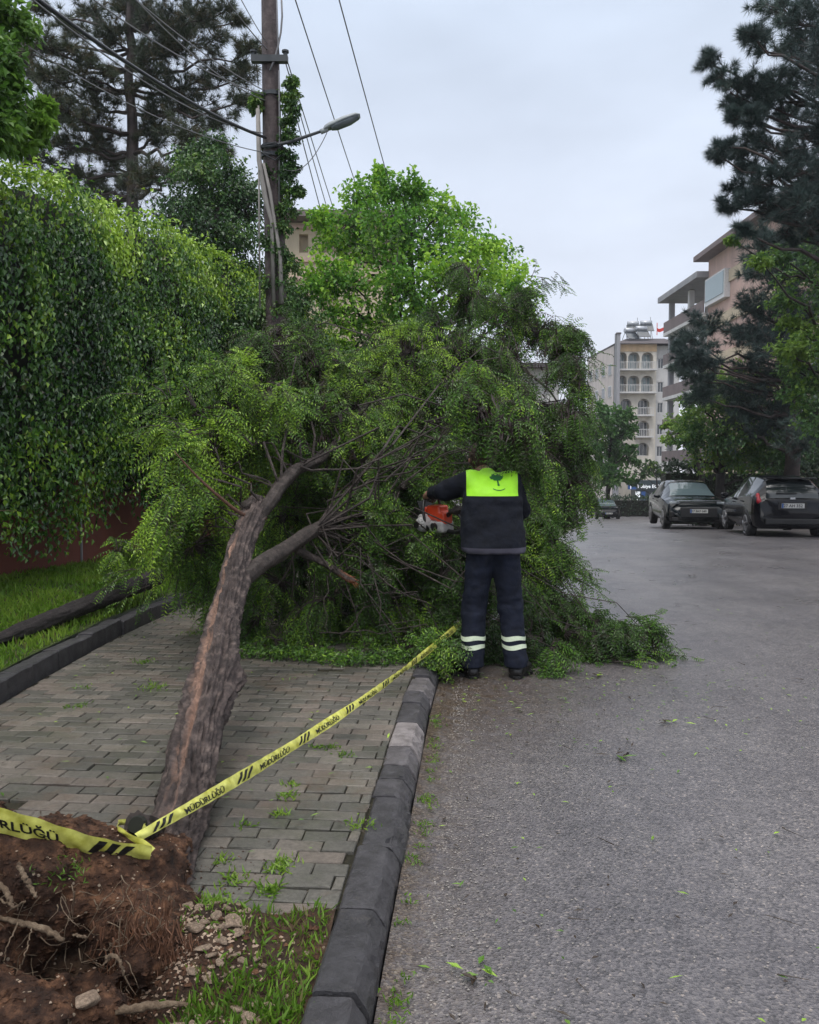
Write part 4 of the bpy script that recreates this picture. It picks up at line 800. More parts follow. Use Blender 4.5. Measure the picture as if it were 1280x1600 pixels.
trunk_l = [(240, 1425, 2.58, .125), (258, 1360, 2.78, .118), (276, 1290, 3.02, .118), (297, 1220, 3.3, .118), (316, 1140, 3.65, .124), (332, 1070, 4.0, .138), (342, 1010, 4.4, .125), (352, 950, 4.8, .112), (368, 890, 5.2, .105), (385, 845, 5.5, .1), (394, 806, 5.75, .108), (399, 786, 5.88, .1), (401, 779, 5.92, .07)]
P, r = path3(trunk_l, 460); r = r * np.linspace(.82, .68, 460); uu = np.linspace(0, 1, 460); P = P + np.stack([.009 * np.sin(uu * 15) + .006 * np.sin(uu * 31 + 1), 0 * uu, .012 * np.sin(uu * 19)], 1) * np.clip(uu * 8, 0, 1)[:, None]; tm = MB()
def bare_f(S, Th):
    # torn strip running up the left / upper side; Th measured from +X
    c = -2.15 + .25 * np.sin(S * 1.9 + .4) + .1 * np.sin(S * 7); w = .33 * np.clip(1.15 - np.abs(S - 1.5) / 2.0, 0, 1) + .1 * vnoise(np.stack([S * 5, 0 * S, 0 * S], -1), 3)
    a = np.abs(np.angle(np.exp(1j * (Th - c)))); v = np.clip((w - a) / .12 + .5, 0, 1)
    return v * np.clip(1.1 + 2.6 * fbm(np.stack([S * 3.5, Th * 5, 0 * S], -1), 4, 8), 0, 1) * (S > .15)
SW = 1
add_barky(tm, P, r, 120, amp=.34, seed=11, fur=8, bare=bare_f, knots=[(1.55, .2, .45, .1, .45), (1.35, -.1, .3, .06, .3), (1.7, 3.0, .2, .1, .5), (1.28, .5, .25, .05, .3), (2.6, .3, .18, .12, .5)])
trunk = obj('trunk', tm, M['bark'], ft, smooth=True)
for k_, l_ in enumerate(([(262, 1350, 2.8, .075), (285, 1395, 2.68, .05), (300, 1440, 2.55, .022)], [(250, 1370, 2.74, .07), (245, 1410, 2.56, .05), (228, 1450, 2.4, .02)], [(250, 1350, 2.78, .07), (222, 1372, 2.6, .05), (190, 1392, 2.44, .02)])):
    mb = MB(); q, rr = path3(l_, 40); add_barky(mb, q, rr, 26, amp=.3, seed=70 + k_, fur=6); obj('root_flare', mb, M['bark'], ft, smooth=True)
# torn-off stub at the base, broken end towards us
sb = MB(); q, rr = path3([(245, 1320, 2.95, .05), (228, 1298, 2.8, .052), (214, 1290, 2.7, .045)], 26); add_barky(sb, q, rr, 26, amp=.3, seed=5)
obj('broken_stub', sb, M['limb'], ft, smooth=True); obj('stub_shade_plug', MB().tube([at(215, 1290, 2.67), at(212, 1289, 2.655)], [.034, .026], 12), M['core'], ft)  # solid dark plug on the stub end, its colour standing for the hole's shade
limbs = [
 [(396, 815, 5.7, .05), (424, 781, 5.9, .05), (440, 757, 6.1, .05), (462, 733, 6.35, .047), (492, 722, 6.6, .046), (518, 704, 6.8, .04), (540, 672, 7.1, .034), (582, 620, 7.6, .03), (625, 575, 8, .026), (660, 552, 8.2, .028), (705, 545, 8.4, .024), (755, 548, 8.5, .02), (810, 570, 8.5, .015), (860, 610, 8.3, .01), (890, 660, 8.1, .006)],
 [(378, 905, 5.15, .06), (410, 880, 5.4, .056), (440, 862, 5.65, .054), (475, 838, 5.95, .05), (515, 815, 6.3, .044), (560, 796, 6.7, .038), (610, 788, 7.2, .03), (670, 775, 7.6, .022), (740, 765, 8, .025), (820, 780, 8.2, .018), (870, 800, 8.2, .01)],
]
lims = []
for i, l in enumerate(limbs):
    q, rr = path3(l, 150); mb = MB(); add_barky(mb, q, rr, 22, amp=.16, seed=20 + i, fur=4); obj('limb', mb, M['limb'], ft, smooth=True); lims.append((q, rr))
mb = MB(); q, rr = path3([(462, 858, 5.9, .03), (490, 872, 6.0, .026), (520, 888, 6.05, .022), (548, 906, 6.0, .03), (556, 909, 5.98, .012)], 50)
add_barky(mb, q, rr, 16, amp=.3, seed=31, bare=lambda S, Th: np.clip((S - S.max() * .72) * 40, 0, 1) * (.5 + .5 * np.sin(Th * 2 + 1))); 
for k in range(9): mb.tube([at(545, 903, 6.0), at(560 + rng.normal() * 3, 911 + rng.normal() * 5, 5.97)], [.007, .001], 4, bare=1.0)
sl_ = obj('snapped_branch', mb, M['limb'], ft, smooth=True); tag(sl_, 'snapped branch with raw reddish split end')
mb = MB(); q, rr = path3([(392, 812, 5.7, .016), (365, 795, 5.6, .013), (335, 770, 5.5, .011), (305, 742, 5.45, .008), (272, 705, 5.4, .004)], 30); mb.tube(q, rr, 7, bare=.3)
q, rr = path3([(395, 800, 5.8, .045), (385, 785, 5.75, .04)], 12); add_barky(mb, q, rr, 16, amp=.4, seed=3)
obj('branch', mb, M['limb'], ft, smooth=True)
# thin bare twigs hanging in front
mb = MB()
for l in ([(520, 885, 6.0, .006), (512, 910, 5.95, .005), (508, 950, 5.9, .004), (512, 985, 5.9, .003)], [(548, 900, 6, .006), (580, 918, 6, .005), (612, 930, 6, .004), (650, 925, 6, .003)], [(560, 800, 6.6, .012), (600, 815, 6.4, .008), (640, 820, 6.3, .006)],
          [(470, 730, 6.3, .012), (540, 735, 6.4, .008), (620, 728, 6.6, .006), (680, 735, 6.8, .004)], [(600, 760, 7, .01), (640, 700, 7, .007), (690, 680, 7, .005)], [(585, 618, 7.6, .014), (560, 580, 7.4, .01), (520, 560, 7.2, .006)],
          [(500, 990, 6.0, .006), (560, 985, 5.95, .005), (610, 990, 5.9, .004), (660, 975, 5.9, .003)], [(610, 790, 6.9, .012), (650, 830, 6.6, .008), (700, 870, 6.5, .005)], [(620, 920, 6.4, .01), (570, 950, 6.1, .006), (530, 1000, 6, .004)]):
    q, rr = path3(l, 14); q += rng.normal(size=q.shape) * .012; mb.tube(q, rr, 5, bare=0)
CR = [(290, 680, 5.9, .3, .3), (275, 715, 5.8, .18, .3), (270, 770, 5.8, .28, .3), (350, 625, 6.3, .34, .25), (310, 640, 6.1, .25, .3), (330, 715, 6.1, .33, .2), (262, 825, 6, .17, .3), (252, 862, 6.2, .13, .25), (300, 850, 6.1, .3, .1), (345, 880, 6.3, .25, 0), (310, 800, 6.1, .3, .25), (420, 625, 6.6, .36, .15), (395, 700, 6.5, .35, .1), (185, 862, 7.2, .14, .15), (390, 590, 6.7, .2, .25),
 (420, 540, 7.6, .42, 0), (475, 560, 8, .36, -.1), (430, 520, 8.6, .25, -.2), (500, 580, 7.6, .42, 0), (560, 600, 8, .38, .05), (610, 570, 8.5, .36, 0), (690, 530, 8.8, .34, .05), (735, 470, 9, .3, .0), (800, 490, 9, .36, -.1), (835, 525, 9, .34, -.1), (640, 560, 8, .45, .2), (720, 560, 8.3, .45, .15), (790, 560, 8.5, .45, -.05), (860, 560, 8.5, .28, -.1), (890, 590, 8, .26, -.15), (885, 650, 7.6, .27, 0), (888, 700, 7.6, .27, .05), (882, 760, 7.5, .26, .1), (850, 700, 7.6, .38, 0), (912, 720, 7.8, .13, .15), (855, 800, 7.4, .2, .05), (840, 630, 8, .42, 0), (880, 530, 8.4, .2, -.1), (735, 425, 9, .2, -.1), (540, 640, 7.8, .4, 0), (600, 600, 7.9, .4, .1), (690, 610, 8.2, .4, .05), (760, 610, 8.2, .4, 0), (820, 700, 8, .4, 0),
 (560, 650, 7.4, .42, 0), (640, 640, 8, .5, .05), (720, 650, 8, .45, .05), (790, 670, 7.8, .42, .05), (500, 660, 6.9, .34, .05), (455, 690, 6.8, .3, .1), (580, 720, 7.2, .4, 0), (660, 720, 7.6, .4, -.05), (540, 690, 6.9, .25, .2), (740, 720, 7.6, .36, 0), (800, 760, 7.6, .36, .1), (840, 770, 7.4, .3, .1), (560, 720, 6.8, .2, .15),
 (450, 800, 7.2, .36, -.1), (540, 860, 7, .36, -.05), (620, 860, 7.2, .36, -.1), (690, 850, 7.4, .36, -.1), (440, 905, 6.9, .34, -.1), (520, 930, 6.7, .34, -.1), (600, 940, 6.6, .32, -.1), (680, 950, 6.6, .32, -.1), (655, 1010, 6.25, .2, .1), (695, 1010, 6.2, .16, 0), (560, 1000, 6.45, .22, 0), (480, 985, 6.6, .25, -.1), (405, 960, 6.6, .26, -.1), (620, 1000, 6.35, .2, 0), (350, 930, 6.9, .25, -.05), (500, 770, 7.4, .3, -.05), (620, 790, 7.5, .35, 0),
 (840, 880, 7.1, .26, -.1), (800, 880, 7.6, .36, -.15), (790, 950, 7.3, .34, -.15), (850, 910, 7.6, .28, -.1), (820, 830, 7.8, .34, -.1), (740, 850, 8.2, .4, -.1), (650, 900, 7.8, .4, -.15), (560, 890, 7.7, .4, -.15), (480, 880, 7.7, .36, -.15), (410, 860, 7.6, .36, -.1), (700, 930, 7.4, .34, -.15), (600, 830, 7.9, .4, -.1), (540, 790, 7.8, .36, -.1), (845, 940, 6.9, .28, -.05), (880, 1000, 6.55, .2, 0), (930, 1015, 6.5, .15, 0), (850, 1025, 6.3, .15, -.05), (975, 1020, 6.45, .12, -.05), (1010, 1022, 6.45, .07, -.1), (590, 810, 6.3, .13, .05), (640, 850, 6.35, .15, .0), (520, 870, 6.3, .13, 0), (600, 890, 6.3, .16, -.05), (690, 900, 6.4, .15, -.05), (690, 830, 6.7, .15, 0), (625, 765, 6.8, .22, .0), (565, 765, 6.55, .16, .1), (670, 800, 7.0, .22, -.05), (610, 835, 6.7, .18, 0), (655, 870, 6.8, .2, -.05), (700, 760, 7.0, .2, 0), (540, 830, 6.9, .2, -.05), (662, 1040, 5.72, .1, .15), (690, 1035, 5.8, .09, .05), (690, 1000, 5.95, .13, .05), (630, 1020, 5.95, .12, .05), (570, 1020, 6.05, .1, .1), (490, 1012, 6.15, .1, .05), (430, 1000, 6.25, .12, 0), (860, 1040, 6.0, .08, 0), (740, 1000, 6.35, .12, -.1), (900, 960, 6.8, .2, .05), (860, 840, 7.1, .2, -.1), (830, 990, 6.4, .2, -.1), (720, 900, 7, .4, -.15), (770, 900, 6.9, .35, -.15), (760, 980, 6.6, .28, -.15), (780, 820, 7.2, .4, -.1), (930, 985, 6.7, .12, -.1),
 (752, 640, 5.95, .13, .05), (772, 682, 5.97, .06, .05), (792, 668, 5.92, .12, .1), (735, 620, 5.95, .14, .1), (815, 650, 6.0, .16, .05), (805, 690, 6.2, .14, .1), (825, 735, 6.25, .13, .1), (735, 610, 6.8, .3, .05), (700, 700, 6.5, .12, -.05)]
lm = MB(); tw = MB(); pod = MB(); allq = np.vstack([q for q, _ in lims]); allr = np.concatenate([q for _, q in lims])
def zfloor(P): return np.where(P[:, 0] > kx(P[:, 1]) + .16, .015, .14)
def pinnate(A, D, nr, L_, npair, ll, lw, young, dry):
    """compound leaves: arched rachis with paired leaflets"""
    n = len(A); D = nrm(D); S = nrm(np.cross(D, nr)); Nn = np.cross(S, D); t = (np.arange(npair) + .8) / npair
    arch = .28
    C = A[:, None] + (D[:, None] * t[None, :, None] + np.array([0, 0, -1.0]) * arch * (t ** 2)[None, :, None]) * L_[:, None, None]
    T = nrm(D[:, None] + np.array([0, 0, -2 * arch]) * t[None, :, None])
    C = C.reshape(-1, 3); C[:, 2] = np.maximum(C[:, 2], zfloor(C) + .01 * rng.random(len(C)))
    T = T.reshape(-1, 3); S2 = np.repeat(S, npair, 0); N2 = np.repeat(Nn, npair, 0); m = len(C); sz = np.tile(np.sin(np.clip(t, .12, .93) * np.pi * .9 + .25) * .5 + .6, n)
    for sg in (-1, 1):
        lm.leaves(C, T * .45 + sg * S2 + N2 * rng.normal(size=(m, 1)) * .2 + [0, 0, -.25], N2 + rng.normal(size=(m, 3)) * .3, ll * sz * rng.uniform(.8, 1.15, m), lw * sz, .2, .15, young=np.repeat(young, npair), dry=np.repeat(dry, npair))
    tw.twigs(A, C.reshape(n, npair, 3)[:, npair // 2], .0018, .0014); tw.twigs(C.reshape(n, npair, 3)[:, npair // 2], C.reshape(n, npair, 3)[:, -1], .0014, .0008)
for (px, py, Y, r, yg) in CR:
    C = at(px, py, Y); C[2] = max(C[2], .2)
    # supporting branch from the nearest limb point on the way back to the fork
    dd = np.linalg.norm(allq - C, axis=1) + .25 * np.linalg.norm(allq - at(420, 850, 5.8), axis=1); k = int(np.argmin(dd)); k = min(len(allq) - 2, max(5, k + int(rng.integers(-50, 40)))) if k % 150 > 60 else k; k = max(k, 200) if k >= 150 else k; A = allq[k]
    q = curve(A, C, .08, 8, .06); q[:, 2] = np.maximum(q[:, 2], .06); tw.tube(q, np.linspace(min(.011 if py < 760 else .0075, allr[k] * .5), .003, 8), 5)
    nt_ = int((16 + 70 * r * r / .16) * (.85 if px < 430 and py < 900 else (1.05 if py < 720 else 1.15))); nb = max(3, int(nt_ / 11)); bd = rand_unit(nb); bd[:, 2] *= .8; bd = nrm(bd + nrm(C - A) * .3); d = nrm(bd[rng.integers(0, nb, nt_)] + rand_unit(nt_) * .42); ln = r * rng.uniform(.45, 1.2, nt_)
    B0 = C + d * r * .12; mid = B0 + d * ln[:, None] * .6 + [0, 0, .02]; B = B0 + d * ln[:, None] + np.array([0, 0, -1.]) * (ln * .28)[:, None]
    for Q in (mid, B): Q[:, 2] = np.maximum(Q[:, 2], zfloor(Q) + .02)
    tw.twigs(B0, mid, .005, .0035); tw.twigs(mid, B, .0035, .002)
    K = 5; yv = yg + (.13 if px < 400 else -.03) + .35 * float(fbm(C[None] * 1.4, 2, 6)[0]) + rng.normal(size=nt_) * .12; near = Y < 7
    for kk in range(K):
        u = .25 + .75 * (kk + rng.random(nt_)) / K; P0 = np.where(u[:, None] < .6, B0 + (mid - B0) * (u[:, None] / .6), mid + (B - mid) * ((u[:, None] - .6) / .4))
        dv = nrm(d * .75 + rand_unit(nt_) * .7 + [0, 0, -.55]); nr = np.array([.1, -.4, 1]) + rng.normal(size=(nt_, 3)) * .45
        dry_p = .02 + .07 * (px > 420) + .42 * math.exp(-((px - 455) / 85) ** 2 - ((py - 520) / 70) ** 2) + .34 * math.exp(-((px - 650) / 110) ** 2 - ((py - 680) / 60) ** 2) + .2 * math.exp(-((px - 850) / 60) ** 2 - ((py - 570) / 70) ** 2)
        if px > 690 and py < 840: dv = nrm(dv + [0, 0, -.75])
        dr = (rng.random(nt_) < dry_p) * rng.uniform(.4, 1, nt_)
        pinnate(P0, dv, nr, rng.uniform(.12, .22, nt_), 7, .038, .0118, yv, dr)
    if px > 420 and py < 700 and rng.random() < .85:      # dark flat pods hanging in bunches
        n = 34; P = C + rng.normal(size=(n, 3)) * r * .38; pod.leaves(P, rng.normal(size=(n, 3)) * .3 + [0, 0, -1], rand_unit(n), rng.uniform(.07, .13, n), .02, .1, .1)
# long outer shoots breaking the outline
for (px, py, Y, dx, dz, n) in ((885, 560, 8.2, .3, -.1, 8), (905, 650, 7.8, .15, -.7, 10), (915, 740, 7.8, .08, -.8, 9), (870, 880, 7, .7, .0, 12), (900, 905, 6.9, .5, -.3, 8), (960, 985, 6.6, .7, .1, 12), (1000, 1010, 6.5, .8, -.02, 14), (950, 1030, 6.4, .6, -.05, 10), (840, 440, 9, .3, .25, 8), (590, 400, 9, .1, .4, 6), (250, 640, 5.9, -.4, .2, 10), (230, 880, 6.6, -.5, -.1, 10), (640, 1040, 6.1, .05, -.1, 9), (870, 850, 7.1, .3, -.2, 8), (900, 590, 8, .3, -.3, 10)):
    for k in range(n):
        A = at(px, py, Y) + rng.normal(size=3) * .09; dv = nrm(np.array([dx, rng.normal() * .25, dz]) + rng.normal(size=3) * .22); L_ = rng.uniform(.18, .4); pts = [A]
        for j in range(5): dv = nrm(dv + [0, 0, -.1] + rng.normal(size=3) * .07); pts.append(pts[-1] + dv * L_ / 5)
        pts = np.array(pts); pts[:, 2] = np.maximum(pts[:, 2], .03); tw.tube(pts, np.linspace(.004, .0012, 6), 4)
        for j in range(1, 6):
            pinnate(np.array([pts[j]]), dv[None] + rand_unit(1) * .8, np.array([[0, -.3, 1.]]), np.array([.11]), 6, .03, .011, np.array([rng.normal() * .12 - .03]), np.array([0.]))
obj('crown', lm, M['locust'], ft); 
for V, F in ((None, None),): pass
mb.V += tw.V; off = mb.n
for k, fs in tw.F.items(): mb.F.setdefault(k, []).extend([f + off for f in fs])
mb.n += tw.n; obj('twigs', mb, M['limb'], ft); tag(obj('seed_pods', pod, M['pod'], ft), kind='stuff')

mb = MB(); n = 2400; x = np.interp(rng.random(n), [0, 1], [-1.35, .02]); y = 5.75 + .32 * rng.random(n) + .1 * np.sin(x * 5); P = np.column_stack([x, y, np.full(n, .125) + rng.random(n) * .07])
keep = fbm(P * [2.5, 4, 1], 3, 9) > -.02; P = P[keep]; n = len(P); mb.leaves(P, rand_unit(n) * [1, 1, .7], np.array([0, -.3, 1]) + rand_unit(n) * .5, rng.uniform(.02, .05, n), rng.uniform(.01, .02, n), .2, .2, young=rng.uniform(-.1, .35, n), dry=0.); tag(obj('torn_foliage', mb, M['locust'], ft), kind='stuff')
# root ball
def soil_sdf(P):
    d = None
    for px, py, Y, r, sy in ((60, 1385, 2.5, .2, 1), (150, 1385, 2.56, .17, 1), (-70, 1390, 2.45, .25, 1), (225, 1392, 2.62, .14, 1), (255, 1350, 2.78, .1, 1), (20, 1345, 2.55, .1, 1), (110, 1345, 2.62, .12, 1), (200, 1440, 2.46, .12, 1), (240, 1480, 2.36, .085, 1), (225, 1510, 2.3, .055, 1), (90, 1425, 2.42, .1, 1), (40, 1470, 2.4, .1, 1), (-40, 1500, 2.3, .15, 1), (275, 1430, 2.55, .08, 1), (130, 1545, 2.2, .075, 1), (150, 1590, 2.1, .06, 1), (10, 1590, 2.12, .1, 1), (60, 1620, 2.02, .1, 1), (-60, 1600, 2.1, .15, 1), (285, 1500, 2.4, .07, 1), (180, 1350, 2.68, .08, 1)):
        c = at(px, py, Y); q = np.linalg.norm(P - c, axis=-1) - r; d = q if d is None else smin(d, q, .022)
    for px, py, Y, r in ((150, 1510, 2.22, .085), (95, 1500, 2.26, .07), (210, 1540, 2.2, .06), (35, 1530, 2.2, .06), (265, 1535, 2.28, .05), (120, 1395, 2.36, .035), (175, 1450, 2.3, .05)):
        d = -smin(-d, np.linalg.norm((P - at(px, py, Y)) / np.array([1, 1, .9]), axis=-1) - r, .012)
    return d + .045 * fbm(P * 9, 4, 3) + .03 * np.abs(fbm(P * 26, 3, 5)) + .012 * np.abs(fbm(P * 70, 2, 6)) - .014
c0 = at(60, 1450, 2.45); V, F = surface_nets(soil_sdf, (-1.85, 1.85, -.35), (-.45, 2.95, .62), .0095)
rb = obj('root_ball', mesh_np('root_ball', V, [F], None, True), M['rootsoil'], ft)
# roots
mr_ = MB()
roots = [([(28, 1348, 2.3, .012), (40, 1375, 2.28, .017), (57, 1402, 2.26, .009)], .8), ([(-10, 1432, 2.3, .01), (30, 1442, 2.26, .016), (70, 1452, 2.24, .02), (100, 1468, 2.22, .012)], .6), ([(0, 1405, 2.25, .006), (25, 1418, 2.22, .006), (40, 1408, 2.2, .005)], .3),
         ([(50, 1450, 2.24, .004), (40, 1490, 2.2, .004), (22, 1530, 2.17, .003)], .3), ([(30, 1440, 2.26, .005), (10, 1480, 2.2, .004), (2, 1520, 2.18, .003)], .3), ([(165, 1500, 2.2, .012), (175, 1492, 2.19, .012), (188, 1500, 2.18, .009), (193, 1525, 2.17, .006)], .9), ([(175, 1495, 2.2, .009), (160, 1508, 2.18, .004)], .9),
         ([(115, 1460, 2.25, .006), (135, 1465, 2.22, .008)], .8), ([(50, 1562, 2.02, .004), (90, 1585, 2.0, .006), (110, 1600, 1.98, .004)], .8), ([(180, 1580, 2.08, .02), (230, 1572, 2.1, .024), (275, 1568, 2.12, .016), (300, 1572, 2.12, .008)], .15), ([(240, 1390, 2.62, .05), (270, 1430, 2.5, .03), (285, 1480, 2.4, .015)], 0), ([(-20, 1370, 2.3, .02), (10, 1390, 2.26, .016), (20, 1420, 2.22, .01)], .3)]
for l, w in roots:
    q, rr = path3(l, 24); q[1:-1] += rng.normal(size=(22, 3)) * .0018; rr = rr * .8 * (1 + .06 * rng.normal(size=24)); obj('root', MB().tube(q, rr * .62, 9), M['rootwood'], ft, smooth=True)
for k in range(150):      # fine hair roots
    c = at(rng.uniform(-20, 290), rng.uniform(1390, 1560), 2.3); c[1] += rng.normal() * .05; dv = rand_unit(1)[0] * [1, .6, .6] + [0, -.2, -.5]; pts = [c]
    for j in range(5): dv = dv + rng.normal(size=3) * .4; pts.append(pts[-1] + nrm(dv) * rng.uniform(.01, .03))
    mr_.tube(pts, np.linspace(.002, .0007, 6), 3)
fb = MB()
for k in range(620):     # torn reddish fibres hanging off the broken side
    u_ = rng.random(); c = at(232 + rng.normal() * 30, 1485 + rng.normal() * 36, 2.28); dv = np.array([rng.normal() * .3, -.25, -1.]); l_ = rng.uniform(.02, .07); p1_ = c + nrm(dv) * l_ * .5; fb.tube([c, p1_, p1_ + nrm(dv + rng.normal(size=3) * .5) * l_ * .5], [.0028, .002, .0006], 3)
tag(obj('torn_fibres', fb, M['fibre'], ft), kind='stuff')
tag(obj('hair_roots', mr_, M['rootwood'], ft, smooth=True), kind='stuff')
mb = blades(np.column_stack([*(at(95, 1365, 2.36) + rng.normal(size=(110, 3)) * [.05, .03, .015]).T]), .022, .003, young=-.05, lean=1.5); obj('moss_tuft', mb, M['grass'], ft)
# crumbly clods all over the ball
mb = MB(); me_ = rb.data; n = 15000; vi = rng.integers(0, len(me_.vertices), n); co = np.array([me_.vertices[int(i)].co[:] for i in vi]); nn = np.array([me_.vertices[int(i)].normal[:] for i in vi])
mb.add(*grit(n, lambda k: co - nn * .004 + rng.normal(size=(k, 3)) * .003, .003, .0145)); tag(obj('clods', mb, M['rootsoil'], ft), kind='stuff')
# pale stones: a few kinds, copied
kinds_ = []
for k in range(7):
    b_ = bmesh.new(); q = rand_unit(16) * rng.uniform(.6, 1, (16, 1)) * [1.1, .8, .5]
    for v in q: b_.verts.new(v)
    h_ = bmesh.ops.convex_hull(b_, input=b_.verts); bmesh.ops.delete(b_, geom=list({e for e in h_['geom_interior'] + h_['geom_unused'] if isinstance(e, bmesh.types.BMVert)}), context='VERTS')
    bmesh.ops.bevel(b_, geom=b_.edges[:], offset=.07, segments=1, affect='EDGES'); me_ = bpy.data.meshes.new('stone'); b_.to_mesh(me_); b_.free(); me_.materials.append(M['stone']); kinds_.append(me_)
st = [(352, 1462, .03), (366, 1456, .026), (345, 1478, .028), (372, 1470, .022), (355, 1440, .018), (338, 1452, .02), (360, 1448, .016), (296, 1430, .03), (304, 1468, .03), (290, 1420, .02), (310, 1440, .018), (330, 1500, .018), (318, 1490, .022), (342, 1508, .02), (352, 1520, .017), (365, 1495, .02), (378, 1500, .016), (400, 1492, .02), (412, 1500, .014), (385, 1438, .016), (420, 1564, .026), (395, 1560, .022), (372, 1572, .02), (405, 1590, .024), (380, 1595, .03), (285, 1590, .03), (255, 1598, .03), (300, 1600, .02), (182, 1595, .02), (195, 1600, .02), (435, 1508, .012), (480, 1475, .01), (325, 1525, .02), (300, 1512, .018), (360, 1540, .014), (310, 1580, .018), (445, 1545, .012), (340, 1430, .014), (372, 1425, .012), (320, 1460, .015)]
for i, (px, py, r) in enumerate(st):
    g = G(px, py, .12); z = float(bed_z(np.array(g[0]), np.array(g[1]))) + r * .15; o = bpy.data.objects.new('stone', kinds_[i % 7]); COL.objects.link(o)
    o.location = (g[0], g[1], z); o.scale = (r * rng.uniform(1.0, 1.7), r * rng.uniform(.9, 1.5), r * rng.uniform(.8, 1.3)); o.rotation_euler = (rng.uniform(-.4, .4), rng.uniform(-.4, .4), rng.uniform(0, 6))
    tag(o, 'small pale limestone chunk among the soil and grass beside the root ball', 'stone', 'pale stones beside the root ball')
o = bpy.data.objects.new('stone', kinds_[1]); COL.objects.link(o); g = at(136, 1565, 2.06); o.location = g; o.scale = (.05, .045, .05); o.rotation_euler = (.3, .2, 1); tag(o, 'large tan stone stuck in the soil lump under the torn root ball', 'stone')
mb = MB(); a_ = rng.normal(size=(700, 2)) * [.12, .1] + [-.66, 2.3]; a2 = rng.normal(size=(350, 2)) * [.14, .05] + [-.62, 1.93]; a_ = np.vstack([a_, a2]); a_ = a_[(a_[:, 0] < kx(a_[:, 1]) - .03) & (a_[:, 1] < 2.6)]
mb.add(*grit(len(a_), lambda n: np.column_stack([a_, bed_z(a_[:, 0], a_[:, 1])]), .003, .011)); tag(obj('rubble', mb, M['stone']), 'small pale rubble mixed into the torn soil', 'rubble', kind='stuff')
# loose crumbs of soil
mb = MB()
def crumbs(n): 
    a = rng.random(n) * 6.28; rr = np.abs(rng.normal(size=n)) * .45; x = -.85 + np.cos(a) * rr; y = 2.25 + np.sin(a) * rr * .55; ok = (x < kx(y) - .02) & (y < 2.6); x = np.where(ok, x, -.8); y = np.where(ok, y, 2.3)
    return np.stack([x, y, bed_z(x, y)], -1)
mb.add(*grit(2600, crumbs, .004, .016)); mb.add(*grit(500, lambda n: np.stack([rng.uniform(-1.9, -.5, n), rng.uniform(2.6, 2.9, n), np.full(n, .122)], -1), .002, .007)); tag(obj('soil_crumbs', mb, M['rootsoil']), 'crumbs of brown soil spilled around the root ball', 'soil', kind='stuff')
mb = MB(); V_ = rb.data; n = 420; vi = rng.integers(0, len(V_.vertices), n); co = np.array([V_.vertices[int(i)].co[:] for i in vi]); nn = np.array([V_.vertices[int(i)].normal[:] for i in vi]); 
mb.add(*grit(n, lambda k: co + nn * .001, .002, .0075)); tag(obj('embedded_grit', mb, M['stone'], ft), kind='stuff')

# felled log on the verge
t = thing('fallen_log', 'dark wet log lying aslant on the green verge left of the brick path', 'log', tuple(at(120, 955, 6.6)))
mb = MB(); gA, gB = G(-12, 1003, .31), G(246, 902, .44); q = gA + (gB - gA) * np.linspace(0, 1, 120)[:, None]; rr = np.interp(np.linspace(0, 1, 120), [0, .12, .5, 1], [.035, .055, .072, .082])
add_barky(mb, q, rr, 36, amp=.16, seed=50, fur=7)
obj('log', mb, M['logbark'], t, smooth=True)

# ------------------------------------------------------------------ utility pole with street lamp, ivy and cables
YU = 12.0
def pol(px, py, Y=YU): return at(px, py, Y)
pb = np.array([pol(434, 735)[0], YU, .2]); up = thing('utility_pole', 'weathered wooden utility pole wrapped in ivy, standing in front of the pine', 'utility pole', tuple(pb))
mb = MB(); q = np.array([[pb[0], YU, 0], pol(434, 600), pol(430, 400), pol(425, 200), pol(421, 0), pol(418, -150)]); mb.tube(q, [.17, .16, .15, .135, .115, .105], 12); obj('pole', mb, M['polewood'], up, smooth=True)
mb = MB(); a = pol(393, 93, YU - .14); b = pol(450, 92, YU - .14); mb.box((a + b) / 2, (abs(b[0] - a[0]), .09, .09)); mb.box((pol(423, 92, YU - .1)), (.3, .12, .05)); 
for px in (396, 446): mb.cyl(pol(px, 91, YU - .14), pol(px, 78, YU - .14), .03, 10); mb.cyl(pol(px, 82, YU - .14), pol(px, 79, YU - .14), .05, 10)
obj('crossarm', mb, M['metal'], up)
mb = MB(); mb.tube([pol(440, 0, YU - .12), pol(441, 25, YU - .14), pol(439, 50, YU - .14), pol(434, 75, YU - .14), pol(428, 95, YU - .16), pol(422, 110, YU - .17)], .014, 6); mb.tube([pol(432, -20, YU - .12), pol(434, 60, YU - .14), pol(436, 85, YU - .14)], .01, 6); mb.tube([pol(436, 110, YU - .15), pol(437, 200, YU - .16), pol(436, 330, YU - .17)], .012, 6)
obj('service_cable', mb, M['greycable'], up, smooth=True)
mb = MB(); mb.tube([pol(403, 170, YU - .2), pol(405, 250, YU - .2), pol(415, 310, YU - .2), pol(425, 345, YU - .2), pol(428, 480, YU - .2)], [.03, .035, .04, .03, .03], 8); mb.tube([pol(412, 255, YU - .22), pol(422, 300, YU - .22), pol(430, 350, YU - .22), pol(438, 400, YU - .22), pol(440, 475, YU - .22)], [.02, .025, .022, .028, .035], 8)
mb.tube([pol(404, 165, YU - .2), pol(406, 480, YU - .2)], .014, 6); obj('conduit', mb, M['conduit'], up, smooth=True)
for py_, r_ in ((150, .155), (232, .165), (245, .165)): obj('bracket', MB().tube([pol(426, py_ + 3, YU), pol(426, py_ - 3, YU)], r_, 14), M['metal'], up)
